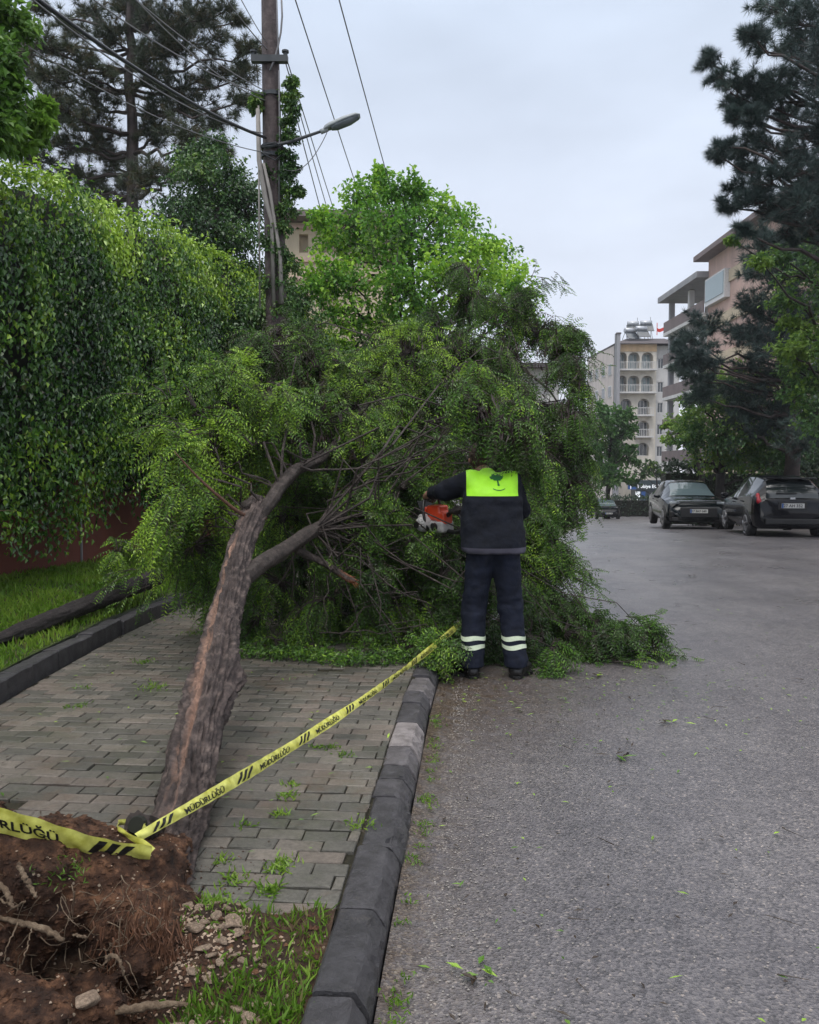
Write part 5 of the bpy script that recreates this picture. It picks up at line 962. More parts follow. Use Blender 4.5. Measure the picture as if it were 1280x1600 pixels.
mb = MB(); mb.tube([pol(404, 236, YU - .2), pol(430, 250, YU - .22), pol(448, 236, YU - .2), pol(430, 222, YU - .24), pol(408, 228, YU - .2)], .012, 6); obj('cable_loop', mb, M['cable'], up, smooth=True)
lampr = MB(); lampr.tube([pol(405, 230, YU - .2), pol(425, 228, YU - .2), pol(455, 221, YU - .2), pol(508, 203, YU - .2)], [.02, .026, .026, .02], 8); la = obj('lamp_arm', lampr, M['metal'], up, smooth=True)
A = pol(506, 204, YU - .2); B = pol(563, 181, YU - .2); ax_ = (B - A); L_ = np.linalg.norm(ax_); ax_ /= L_; upv = nrm(np.array([0, 0, 1.]) - ax_[2] * ax_); sd_ = np.cross(ax_, upv)
def shell(prof, z0, z1, inset):
    V = []
    for t_, w, h in prof:
        for a_ in np.linspace(0, np.pi, 9): V.append(A + ax_ * L_ * t_ + sd_ * math.cos(a_) * w * inset + upv * (z0 * h + (z1 - z0) * h * math.sin(a_)))
    n = 9; m = len(prof); return V, [(i * n + j, i * n + j + 1, (i + 1) * n + j + 1, (i + 1) * n + j) for i in range(m - 1) for j in range(8)] + [(i * n, (i + 1) * n, (i + 1) * n + 8, i * n + 8) for i in range(m - 1)]
pf = [(0, .03, .4), (.06, .055, .8), (.2, .085, 1), (.6, .12, 1), (.9, .11, .75), (1, .07, .3)]
mb = MB(); mb.add(*shell(pf, 0, .075, 1)); mb.cyl(A - ax_ * .05, A + ax_ * .06, .035, 10); obj('lamp_head', mb, M['lamp'], up, smooth=True)
mb = MB(); mb.add(*shell([(.2, .07, .6), (.35, .1, 1), (.7, .11, 1), (.95, .08, .5)], -.002, -.06, .95)); obj('lamp_bowl', mb, M['lampglass'], up, smooth=True)
mb = MB(); tw2 = MB()
for (px, py, rp, yv) in ((455, 130, 10, .3), (453, 150, 14, .3), (455, 170, 14, 0), (450, 190, 14, 0), (452, 215, 14, 0), (450, 245, 15, 0), (447, 275, 16, 0), (450, 300, 16, .05), (448, 330, 18, .1), (440, 360, 18, .1), (455, 265, 12, 0), (402, 155, 12, .3), (400, 168, 9, .2), (415, 270, 10, .1), (440, 400, 18, 0), (430, 440, 22, 0), (420, 380, 16, .1), (452, 415, 18, .2), (440, 480, 22, 0), (465, 300, 10, .1)):
    clump_leaves(mb, tw2, pol(px, py, YU - .1), rp / 1280 * YU * 1.1, 34, 12, .055, young=yv, down=.6, twr=.003)
obj('ivy', mb, M['dkivy'], up); obj('ivy_stems', tw2, M['darkbark'], up)
# overhead lines: each cable a thing
def cab(label, a, b, sag, r, mat='cable', n=30, name='overhead_cable', **k):
    t = np.linspace(0, 1, n)[:, None]; P = a + (b - a) * t; P[:, 2] -= sag * 4 * t[:, 0] * (1 - t[:, 0]); mb = MB().tube(P, r, 6); return tag(obj(name, mb, M[mat], smooth=True), label, 'cable', **k)
GC = 'overhead cables'
cab('thick black bundled cable running from the top left corner to the pole at lamp height', at(20, -30, 6.2), pol(415, 215, YU - .15), .12, .02, group=GC)
cab('grey cable twisting just beside the thick black bundled cable', at(30, -18, 6.2), pol(412, 208, YU - .15), .2, .007, 'greycable', group=GC)
cab('thin grey wire from the top edge left of the pine trunk to the pole', at(120, -20, 8), pol(418, 150, YU), .12, .008, 'greycable', group=GC)
cab('upper of the two thin wires crossing the pine top towards the pole', at(190, -20, 8), pol(415, 142, YU), .08, .007, 'greycable', group=GC)
cab('lower of the two thin wires crossing the pine top towards the pole', at(205, -8, 8), pol(418, 158, YU), .14, .007, 'greycable', group=GC)
cab('faint thin wire low across the pine from the left edge to the pole', at(40, 70, 8), pol(424, 240, YU - .2), .16, .006, 'greycable', group=GC)
cab('thin wire meeting the pole from the top edge just left of the pole', at(348, -10, 10), pol(420, 80, YU), .03, .008, 'greycable', group=GC)
cab('short steep wire close beside the left of the pole top', at(372, -10, 10), pol(419, 70, YU), .02, .006, 'greycable', group=GC)
cab('long wire through open sky passing behind the lamp head', at(452, -30, 10), at(640, 520, 42), .25, .0085, 'greycable', group=GC)
cab('rightmost long wire alone in the open sky', at(522, -30, 10), at(690, 560, 42), .25, .0085, 'greycable', group=GC)
cab('outer wire descending from the crossarm end past the lamp arm', pol(449, 95), at(600, 560, 42), .2, .0085, 'greycable', group=GC)
cab('inner wire descending from the crossarm end past the lamp arm', pol(447, 100), at(585, 560, 42), .25, .0085, 'greycable', group=GC)
cab('innermost sagging wire leaving the ivy on the pole', pol(452, 140), at(570, 560, 42), .3, .009, 'greycable', group=GC)
cab('loose thin lead drooping from the lamp head back to the pole', pol(511, 207, YU - .2), pol(440, 262, YU - .2), .22, .006, 'greycable', name='lamp_lead', group=GC)

# ------------------------------------------------------------------ worker cutting branches
wk = thing('person', 'worker seen from behind in navy workwear with a lime yoke, leaning into the fallen crown', 'person', (.6, 5.93, 0))
J = dict(hipL=(.53, 5.95, .93), hipR=(.69, 5.95, .93), kneeL=(.475, 5.99, .5), kneeR=(.745, 5.99, .5), ankL=(.455, 5.9, .1), ankR=(.775, 5.9, .1), pel=(.61, 5.95, .99), chest=(.6, 6.02, 1.28), neck=(.575, 6.12, 1.485), head=(.54, 6.26, 1.59),
         shL=(.452, 6.06, 1.425), shR=(.75, 6.05, 1.415), elL=(.265, 6.17, 1.34), elR=(.85, 6.22, 1.2), haL=(.145, 6.36, 1.315), haR=(.5, 6.44, 1.13))
J = {k: np.array(v) for k, v in J.items()}
def body_sdf(P):
    d = cone(P, J['pel'], J['pel'] + [0, 0, .06], .1, .1, (1.35, .85, 1)); d = smin(d, cone(P, J['pel'] + [0, 0, .1], J['chest'], .1, .125, (1.2, .8, 1)), .05)
    d = smin(d, cone(P, J['shL'] + [.03, 0, -.02], J['shR'] + [-.03, 0, -.02], .065, .065), .05)
    for s in 'LR':
        d = smin(d, cone(P, J['hip' + s], J['knee' + s], .082, .055), .03); d = smin(d, cone(P, J['knee' + s], J['ank' + s], .053, .036), .015)
        d = smin(d, cone(P, J['ank' + s] + [0, -.03, -.04], J['ank' + s] + [0, .13, -.05], .032, .026), .02)
        d = smin(d, cone(P, J['sh' + s], J['el' + s], .048, .038), .02); d = smin(d, cone(P, J['el' + s], J['ha' + s], .036, .026), .01)
        d = smin(d, cone(P, J['ha' + s], J['ha' + s] + [-.02 if s == 'L' else .01, .05, -.02], .028, .024), .01)
    d = smin(d, cone(P, J['neck'] - [0, 0, .05], J['head'] - [0, 0, .05], .055, .052), .03)
    d = smin(d, cone(P, J['head'] + [0, -.012, .02], J['head'] + [0, .015, -.02], .088, .075, (.88, 1.02, 1.05)), .02)
    f = J['head'] + np.array([-.01, .085, -.02]); d = smin(d, cone(P, f + [0, .0, .005], f + [0, .018, -.018], .01, .013), .012)      # nose
    d = smin(d, cone(P, J['head'] + [0, .055, -.085], J['head'] + [0, .07, -.09], .03, .022), .02)                                  # chin
    for sx in (-1, 1): d = smin(d, cone(P, J['head'] + [sx * .078, 0, -.005], J['head'] + [sx * .084, -.008, -.03], .014, .01), .008)   # ears
    for sx in (-1, 1): d = -smin(-d, np.linalg.norm(P - (J['head'] + np.array([sx * .03, .098, .0])), axis=-1) - .014, .01)
    return d
V, F = surface_nets(body_sdf, (-.0, 5.75, -.0), (1.02, 6.6, 1.8), .0125)
obj('body', mesh_np('body', V, [F], None, True), M['skin'], wk)
def hair_sdf(P):
    d = cone(P, J['head'] + [0, -.018, .028], J['head'] + [0, -.01, -.01], .098, .088, (.88, 1.02, 1.0)); d = np.maximum(d, -(P[..., 2] - J['head'][2] + .055 + (P[..., 1] - J['head'][1]) * -.9)); return d + .005 * fbm(P * 60, 2, 3)
V, F = surface_nets(hair_sdf, J['head'] - .16, J['head'] + .16, .007); obj('hair', mesh_np('hair', V, [F], None, True), M['hair'], wk)
def wr(P, a=.006, f=11, s=1): return a * fbm(P * np.array([f, f, f * 1.7]), 3, s) + a * .5 * vnoise(P * np.array([f * .8, f, f * 3]), s + 5)
def jack(P):
    d = cone(P, (.61, 5.95, .95), (.6, 6.01, 1.28), .17, .158, (1.4, .95, 1)); d = smin(d, cone(P, J['shL'] + [.05, -.005, -.03], J['shR'] + [-.05, -.005, -.03], .095, .095, (1, .95, 1)), .06)
    d = smin(d, cone(P, J['shL'], J['elL'], .085, .07), .035); d = smin(d, cone(P, J['elL'], J['haL'] + [.03, -.04, .005], .066, .045), .02)
    d = smin(d, cone(P, J['shR'], J['elR'], .082, .07), .035); d = smin(d, cone(P, J['elR'], J['haR'] + [.06, -.04, .01], .066, .045), .02)
    d = smin(d, cone(P, J['neck'] - [0, .02, .05], J['neck'] + [0, .0, .015], .075, .062), .03)
    d = np.maximum(d, .905 - P[..., 2])
    d = np.maximum(d, (P[..., 2] - 1.53) + (P[..., 1] - 6.05) * .3)
    return d + wr(P, .013, 7, 2)
V, F = surface_nets(jack, (.02, 5.7, .85), (1.05, 6.62, 1.62), .0105)
bmj = bmesh.new(); tmpm = mesh_np('j', V, [F], None, True); bmj.from_mesh(tmpm)
def cut(bm, co, no): bmesh.ops.bisect_plane(bm, geom=bm.verts[:] + bm.edges[:] + bm.faces[:], dist=1e-5, plane_co=co, plane_no=no)
planes = [((0, 0, 1.315), (.0, 0, 1)), ((.415, 0, 0), (1, 0, 0)), ((.79, 0, 0), (1, 0, 0)), ((0, 6.08, 0), (0, 1, 0)), ((0, 0, .945), (0, 0, 1))]
for co, no in planes: cut(bmj, co, no)
def part(name, cond, mat, parent, off=0):
    b = bmj.copy(); dele = [f for f in b.faces if not cond(f.calc_center_median())]; bmesh.ops.delete(b, geom=dele, context='FACES')
    me = bpy.data.meshes.new(name); b.to_mesh(me); b.free(); me.polygons.foreach_set('use_smooth', [True] * len(me.polygons)); return obj(name, me, mat, parent)
def side(c, k): co, no = planes[k]; return sum((c[i] - co[i]) * no[i] for i in range(3)) > 0
isy = lambda c: side(c, 0) and side(c, 1) and not side(c, 2) and not side(c, 3)
jo = part('jacket', lambda c: not isy(c) and side(c, 4), M['jacket'], wk)
part('yoke', isy, M['lime'], jo); part('hem_band', lambda c: not isy(c) and not side(c, 4), M['hem'], jo)
# green tree emblem on the yoke, set on the cloth just proud of it
dg = bpy.context.evaluated_depsgraph_get()
from mathutils.bvhtree import BVHTree
bv = BVHTree.FromBMesh(bmj)
def on_back(x, z, o=.003):
    h = bv.ray_cast(Vector((x, 5.5, z)), Vector((0, 1, 0))); return (x, h[0].y - o, z) if h[0] else (x, 5.83, z)
em = MB()
def blob(cx, cz, rx, rz_, n=14, wob=.15):
    pts = [on_back(cx, cz)] + [on_back(cx + rx * math.cos(a) * (1 + wob * math.sin(a * 5)), cz + rz_ * math.sin(a) * (1 + wob * math.sin(a * 5))) for a in np.linspace(0, 2 * math.pi, n, endpoint=False)]
    em.add(pts, [(0, 1 + i, 1 + (i + 1) % n) for i in range(n)])
for a, b, c, d in ((.628, 1.462, .03, .016), (.655, 1.45, .025, .016), (.605, 1.448, .022, .014), (.635, 1.438, .034, .013)): blob(a, b, c, d)
em.add([on_back(x, z) for x, z in ((.632, 1.43), (.642, 1.43), (.652, 1.39), (.636, 1.388))], [(0, 1, 2, 3)])
ar = np.linspace(-.045, .045, 8)
em.add([on_back(.645 + x, 1.372 - .012 * (1 - (x / .045) ** 2)) for x in ar] + [on_back(.645 + x, 1.366 - .012 * (1 - (x / .045) ** 2)) for x in ar], [(i, i + 1, 9 + i, 8 + i) for i in range(7)])
obj('emblem', em, M['emblem'], jo)
bmj.free()
def trou(P):
    d = cone(P, J['pel'] - [0, 0, .02], J['pel'] + [0, 0, .05], .115, .115, (1.5, .95, 1)); 
    for s in 'LR':
        d = smin(d, cone(P, J['hip' + s] - [0, 0, .0], J['knee' + s], .112, .088), .025); e_ = cone(P, J['knee' + s], J['ank' + s] - [0, .01, .03], .09, .084)
        d = smin(d, e_, .02)
    d = np.maximum(d, .075 - P[..., 2]); d = np.maximum(d, P[..., 2] - 1.05)
    low = np.exp(-((P[..., 2] - .15) / .1) ** 2) * .7 + .6 * np.exp(-((P[..., 2] - .5) / .12) ** 2) + .5
    return d + low * (.012 * fbm(P * np.array([6, 6, 16]), 3, 8) + .004 * vnoise(P * np.array([9, 9, 40]), 2))
V, F = surface_nets(trou, (.3, 5.7, .04), (.95, 6.2, 1.1), .0105); tr_ = obj('trousers', mesh_np('trousers', V, [F], None, True), M['trouser'], wk)
bv = BVHTree.FromPolygons([tuple(v) for v in V.tolist()], F.tolist())
for s, xc in (('L', .462), ('R', .765)):
    for z in (.285, .225):
        mb = MB(); n = 40; c = Vector((xc + (.5 - .0), 0, 0)); c = Vector((xc, 5.935, z)); vs = []
        for zz in (z - .0155, z + .0155):
            for a in np.linspace(0, 2 * np.pi, n, endpoint=False):
                d_ = Vector((math.cos(a), math.sin(a), 0)); o_ = Vector((c.x, c.y, zz + .006 * math.sin(a * 3 + zz * 20))); h = bv.ray_cast(o_, d_, .2); r_ = h[3] if h[0] else .085
                vs.append(tuple(o_ + d_ * (r_ + .004)))
        mb.add(vs, [(i, (i + 1) % n, n + (i + 1) % n, n + i) for i in range(n)]); obj('reflective_band', mb, M['reflect'], tr_, smooth=True)
for s in 'LR':
    a = J['ank' + s]; yaw = -.12 if s == 'L' else .1
    def bt(P, a=a, yaw=yaw):
        d = cone(P, a + [0, -.0, .03], a + [0, -.0, -.02], .055, .055); d = smin(d, cone(P, a + [0, -.03, -.055], a + [yaw, .17, -.06], .052, .042, (1, 1, .9)), .03); return np.maximum(d, .012 - P[..., 2]) + .002 * fbm(P * 20, 2, 1)
    V, F = surface_nets(bt, a - .24, a + .24, .009); b_ = obj('boot', mesh_np('boot', V, [F], None, True), M['boot'], wk)
    mb = MB(); pts = []
    n = 20; ring = [(a[0] + .056 * math.cos(q) + (yaw * .9 if math.sin(q) > 0 else 0) * (.9), a[1] + (.06 if math.sin(q) > 0 else 0) * 0 + (.2 if math.sin(q) > 0 else .085) * math.sin(q)) for q in np.linspace(0, 2 * np.pi, n, endpoint=False)]
    mb.add([(x, y, .004) for x, y in ring] + [(x, y, .024) for x, y in ring], [(i, (i + 1) % n, n + (i + 1) % n, n + i) for i in range(n)]); mb.F.setdefault(n, []).append(np.array([list(range(n))[::-1], list(range(n, 2 * n))])); obj('sole', mb, M['black'], b_)

# saw geometry: local x forward along the bar, y to the saw's left, z up
sw = thing('chainsaw', 'orange and pale grey chainsaw held out to the left of the worker', 'chainsaw', (.205, 6.43, 1.12)); SY = R(128); cs_, ss_ = math.cos(SY), math.sin(SY); SR = R(-4)
def S3(p):
    p = np.asarray(p, float); x, y, z = p[..., 0], p[..., 1], p[..., 2]; y, z = y * math.cos(SR) - z * math.sin(SR), y * math.sin(SR) + z * math.cos(SR)
    return np.stack([x * cs_ - y * ss_ + .205, x * ss_ + y * cs_ + 6.43, z + 1.12], -1)
def saw(name, f, lo, hi, mat, h=.006, par=sw):
    V, F = surface_nets(f, lo, hi, h); return obj(name, mesh_np(name, S3(V), [F], None, True), mat, par)
def rbox(P, c, s, r): q = np.abs(P - np.asarray(c)) - (np.asarray(s) / 2 - r); return np.linalg.norm(np.maximum(q, 0), axis=-1) + np.minimum(q.max(-1), 0) - r
saw('crankcase', lambda P: smin(rbox(P, (0, 0, -.055), (.3, .13, .09), .02), rbox(P, (.08, .02, -.02), (.12, .12, .12), .03), .02) + .003 * fbm(P * 30, 2, 1), (-.2, -.12, -.16), (.22, .12, .12), M['sawgrey'])
def starter(P):
    d = cone(P, (.055, .06, -.035), (.055, .088, -.035), .068, .06); q = np.stack([P[..., 0] - .055, P[..., 2] + .035], -1); rr_ = np.linalg.norm(q, axis=-1); an = np.arctan2(q[..., 1], q[..., 0]); slot = (np.abs(np.sin(an * 6)) < .35) & (rr_ > .02) & (rr_ < .05); return d + np.where(slot & (P[..., 1] > .11), .01, 0)
saw('starter_cover', starter, (-.05, .0, -.16), (.16, .18, .1), M['sawgrey'], .005)
mb = MB(); mb.cyl(S3((.055, .15, -.035)), S3((.055, .158, -.035)), .027, 18); obj('fuel_cap', MB().cyl(S3((-.075, .075, -.05)), S3((-.075, .095, -.05)), .03, 18), M['sawdark'], sw); obj('starter_hub', mb, M['sawdark'], sw)
saw('top_cover', lambda P: smin(rbox(P, (-.03, 0, .05), (.16, .11, .12), .022), rbox(P, (-.11, 0, .01), (.09, .1, .1), .02), .02), (-.2, -.1, -.06), (.1, .1, .14), M['orange'])
saw('cylinder_cover', lambda P: rbox(P, (.1, .0, .055), (.055, .09, .07), .016), (.05, -.08, -.01), (.16, .08, .12), M['orange'])
mb = MB(); mb.tube(S3([(.0, .075, -.085), (.01, .1, -.03), (.02, .105, .07), (.03, .08, .15), (.035, .0, .17), (.035, -.07, .15), (.02, -.085, .05)]), .0125, 10); obj('front_handle', mb, M['sawdark'], sw, smooth=True)
mb = MB(); mb.tube(S3([(-.14, 0, .03), (-.2, 0, .065), (-.28, 0, .05), (-.33, 0, -.0), (-.32, 0, -.07), (-.24, 0, -.095), (-.14, 0, -.09)]), [.02, .018, .017, .017, .016, .015, .018], 10); obj('rear_handle', mb, M['sawdark'], sw, smooth=True)
mb = MB(); mb.add(S3([(.09, -.06, .03), (.09, .06, .03), (.13, .07, .14), (.13, -.07, .14), (.1, -.06, .03), (.1, .06, .03), (.14, .07, .14), (.14, -.07, .14)]), [(0, 3, 2, 1), (4, 5, 6, 7), (0, 1, 5, 4), (1, 2, 6, 5), (2, 3, 7, 6), (3, 0, 4, 7)]); obj('hand_guard', mb, M['sawdark'], sw)
mb = MB(); V = []; pr = [(.13, -.025), (.13, .02), (.5, .012), (.53, 0), (.54, -.02), (.52, -.045), (.49, -.055)]
n = len(pr); V = [(x, -.075, z - .03) for x, z in pr] + [(x, -.07, z - .03) for x, z in pr]; mb.add(S3(V), [(i, (i + 1) % n, n + (i + 1) % n, n + i) for i in range(n)]); mb.F.setdefault(n, []).append(np.array([list(range(n)), list(range(n, 2 * n))[::-1]])); obj('guide_bar', mb, M['steel'], sw)
mb = MB(); lp = [np.array((x, -.0725, z - .03)) for x, z in pr] + [np.array((.13, -.0725, -.055))]; mb.tube(S3(lp), .005, 5); obj('saw_chain', mb, M['sawdark'], sw)
# gloves with five fingers closed round the handles
def glove(name, wrist, palm, along, grip, mat, thumb=1):
    """palm sits at 'palm'; fingers start across 'along' and curl over the handle towards 'grip'"""
    al = nrm(np.array(along, float)); g = nrm(np.array(grip, float)); n_ = np.cross(al, g); ln_ = (.9, 1.0, .95, .78)
    def f(P):
        d = cone(P, wrist, palm, .036, .034); d = smin(d, cone(P, palm - al * .03, palm + al * .03, .022, .022), .02)
        for k in range(4):
            a = palm + al * (-.033 + .022 * k) + g * .018; b = a + (g * .028 + n_ * .018) * ln_[k]; c = b + (n_ * .03 - g * .006) * ln_[k]; e_ = c + (-g * .026 + n_ * .004) * ln_[k]
            q = np.minimum(np.minimum(cone(P, a, b, .0115, .0105), cone(P, b, c, .0105, .01)), cone(P, c, e_, .01, .009)); d = smin(d, q, .003)
        a = palm - al * .03 * thumb; b = a + n_ * .03 - al * .018 * thumb; c = b + g * .02 + n_ * .014; return smin(d, np.minimum(cone(P, a, b, .013, .0115), cone(P, b, c, .0115, .0095)), .004)
    lo = np.minimum(wrist, palm) - .11; hi = np.maximum(wrist, palm) + .11; V, F = surface_nets(f, lo, hi, .0045); return obj(name, mesh_np(name, V, [F], None, True), mat, wk)
hp = S3((.035, .03, .17)); glove('glove', J['haL'] + [.045, -.05, .01], hp + np.array([.015, -.03, .03]), S3((0, 1, 0)) - S3((0, 0, 0)), (-.3, .6, -.5), M['glove'])
hp2 = S3((-.25, 0, .06)); glove('glove', J['haR'] + [.05, -.04, .03], hp2 + np.array([.01, -.02, .02]), S3((1, 0, 0)) - S3((0, 0, 0)), (-.6, .4, -.5), M['glove'])
mb = MB(); w0 = J['haL'] + np.array([.05, -.055, .01]); mb.tube([w0 + [-.012, .014, .002], w0 + [-.03, .035, .0]], [.046, .043], 14); obj('glove_cuff', mb, M['glovepale'], wk, smooth=True)

# ------------------------------------------------------------------ caution tape
def text_mesh(s, size, name='txt'):
    c = bpy.data.curves.new(name, 'FONT'); c.body = s; c.size = size; c.align_x = 'LEFT'; c.offset = size * .022; c.resolution_u = 3; o = bpy.data.objects.new(name, c); COL.objects.link(o)
    me = bpy.data.meshes.new_from_object(o.evaluated_get(bpy.context.evaluated_depsgraph_get())); bpy.data.objects.remove(o)
    bm = bmesh.new(); bm.from_mesh(me); bmesh.ops.triangulate(bm, faces=bm.faces[:])
    for _ in range(2):
        le = [e for e in bm.edges if e.calc_length() > .03]
        if le: bmesh.ops.subdivide_edges(bm, edges=le, cuts=1)
    bmesh.ops.triangulate(bm, faces=bm.faces[:]); V = np.array([v.co[:] for v in bm.verts]); bm.verts.index_update(); F = np.array([[v.index for v in f.verts] for f in bm.faces]); bm.free(); return V, F
def ribbon(P, W, wid, n):
    t = np.linspace(0, len(P) - 1, n); f = lambda A: np.stack([np.interp(t, np.arange(len(A)), A[:, k]) for k in range(3)], 1)
    C = f(np.array(P, float)); Wd = f(np.array(W, float)); w = np.interp(t, np.arange(len(wid)), wid)
    for _ in range(3): C[1:-1] = (C[:-2] + 2 * C[1:-1] + C[2:]) / 4; Wd[1:-1] = (Wd[:-2] + 2 * Wd[1:-1] + Wd[2:]) / 4
    Wd = nrm(Wd); s = np.concatenate([[0], np.cumsum(np.linalg.norm(np.diff(C, axis=0), axis=1))]); return C, Wd, w, s
def rib_at(rb_, s_, v, off=0.0):
    C, Wd, w, s = rb_; g = lambda A: np.stack([np.interp(s_, s, A[:, k]) for k in range(3)], -1); c = g(C); wd = nrm(g(Wd)); T = nrm(g(np.gradient(C, axis=0))); nn = nrm(np.cross(T, wd)); ww = np.interp(s_, s, w)
    cam_v = np.array([0, 0, 1.5]) - c; sg = np.sign((nn * cam_v).sum(-1, keepdims=True)); return c + wd * (v * ww)[..., None] + nn * sg * (off + .0022 * np.cos(v * 5) + .002 * np.sin(s_ * 60 + v * 6))[..., None]
def rib_mesh(rb_, nv=9):
    s = rb_[3]; S, Vv = np.meshgrid(s, np.linspace(-.5, .5, nv), indexing='ij'); P = rib_at(rb_, S.ravel(), Vv.ravel()); n = nv; k = (np.arange(len(s) - 1)[:, None] * n + np.arange(n - 1)).ravel()
    return MB().add(P, np.stack([k, k + 1, k + n + 1, k + n], 1))
def put_text(rb_, txt, s0, size, vs=1.0, v0=0, flip=1, length=None):
    V, F = text_mesh(txt, 1.0); V[:, 0] -= V[:, 0].min(); hgt = V[:, 1].max() - V[:, 1].min(); V[:, 1] -= (V[:, 1].max() + V[:, 1].min()) / 2; sc = size / hgt; sx = sc if length is None else length / V[:, 0].max()
    L_ = rb_[3][-1]; s_ = s0 + V[:, 0] * sx; w = np.interp(s_, rb_[3], rb_[2]); return rib_at(rb_, s_, v0 + V[:, 1] * sc / w * vs * flip, np.full(len(V), .0018)), F
def slash(rb_, s0, n=3, wd=.022, gap=.018, lean=.03):
    mb_ = MB()
    for k in range(n):
        a = s0 + k * (wd + gap); u, v = np.meshgrid(np.linspace(0, 1, 3), np.linspace(-.5, .5, 5)); P = rib_at(rb_, (a + u * wd + v * lean).ravel(), (v * .74).ravel(), np.full(15, .0018)); mb_.add(P, [(i * 3 + j, i * 3 + j + 1, i * 3 + j + 4, i * 3 + j + 3) for i in range(4) for j in range(2)])
    return mb_
tp = thing('caution_tape', 'yellow caution tape with black print, knotted at the trunk base and stretched towards the worker', 'tape', tuple(at(215, 1320, 2.62)))
p1 = [at(-120, 1250, 2.35), at(-20, 1278, 2.38), at(60, 1298, 2.41), at(130, 1318, 2.45), at(185, 1330, 2.5), at(236, 1333, 2.55)]
w1 = [(.02, -.25, 1), (.02, -.25, 1), (.02, -.3, 1), (.04, -.4, 1), (.05, -.4, 1), (.25, -.2, 1)]
r1 = ribbon(p1, w1, [.098, .096, .09, .082, .074, .05], 90); tape1 = obj('tape_band', rib_mesh(r1), M['tape'], tp, smooth=True)
lm1 = MB(); S_at = lambda px: float(np.interp(px, (640 + r1[0][:, 0] / (r1[0][:, 1]) * 1283), r1[3]))
put = put_text(r1, 'MÜDÜRLÜĞÜ', S_at(78) - .335, .044, length=.335); lm1.add(*put); obj('lettering', lm1, M['black'], tape1)
obj('hazard_slashes', slash(r1, S_at(134), 3, .026, .016, .045), M['black'], tape1)
p2 = [at(236, 1333, 2.555), at(222, 1318, 2.56), at(200, 1306, 2.56), at(184, 1296, 2.6), at(184, 1286, 2.75), at(205, 1283, 2.86), at(228, 1290, 2.66), at(216, 1309, 2.57)]
r3 = ribbon(p2, [(.6, 0, .7), (.2, -.2, 1), (.1, -.3, 1), (.2, -.2, 1), (0, .2, 1), (.1, .1, 1), (0, -.2, 1), (0, -.3, 1)], [.04, .03, .022, .02, .02, .02, .02, .02], 90); obj('tape_knot', rib_mesh(r3, 5), M['tape'], tp, smooth=True)
A2, B2 = at(214, 1309, 2.56), at(728, 966, 6.5); C2 = [A2 + (B2 - A2) * t_ - np.array([0, 0, .07]) * 4 * t_ * (1 - t_) for t_ in np.linspace(0, 1, 12)]
wv = [(-.45, -.1, 1.)] + [(-.5 + .35 * math.sin(k * 1.3), -.15 + .5 * math.sin(k * .9), 1.) for k in range(11)]
r2 = ribbon(C2, wv, [.03, .045, .05, .042, .05, .04, .048, .038, .046, .04, .044, .04], 240); tape2 = obj('tape_band', rib_mesh(r2, 7), M['tape'], tp, smooth=True)
lm2 = MB(); sl2 = MB(); s = .09; k = 0
while s < r2[3][-1] - .75:
    q = slash(r2, s, 3, .02, .018, .04); sl2.add(np.vstack(q.V), np.vstack(q.F[4])); V_, F_ = put_text(r2, 'SELMA MÜDÜRLÜĞÜ'.split()[1], s + .17, .03, length=.26, v0=-.03); lm2.add(V_, F_); s += .54; k += 1
obj('lettering', lm2, M['black'], tape2); obj('hazard_slashes', sl2, M['black'], tape2)

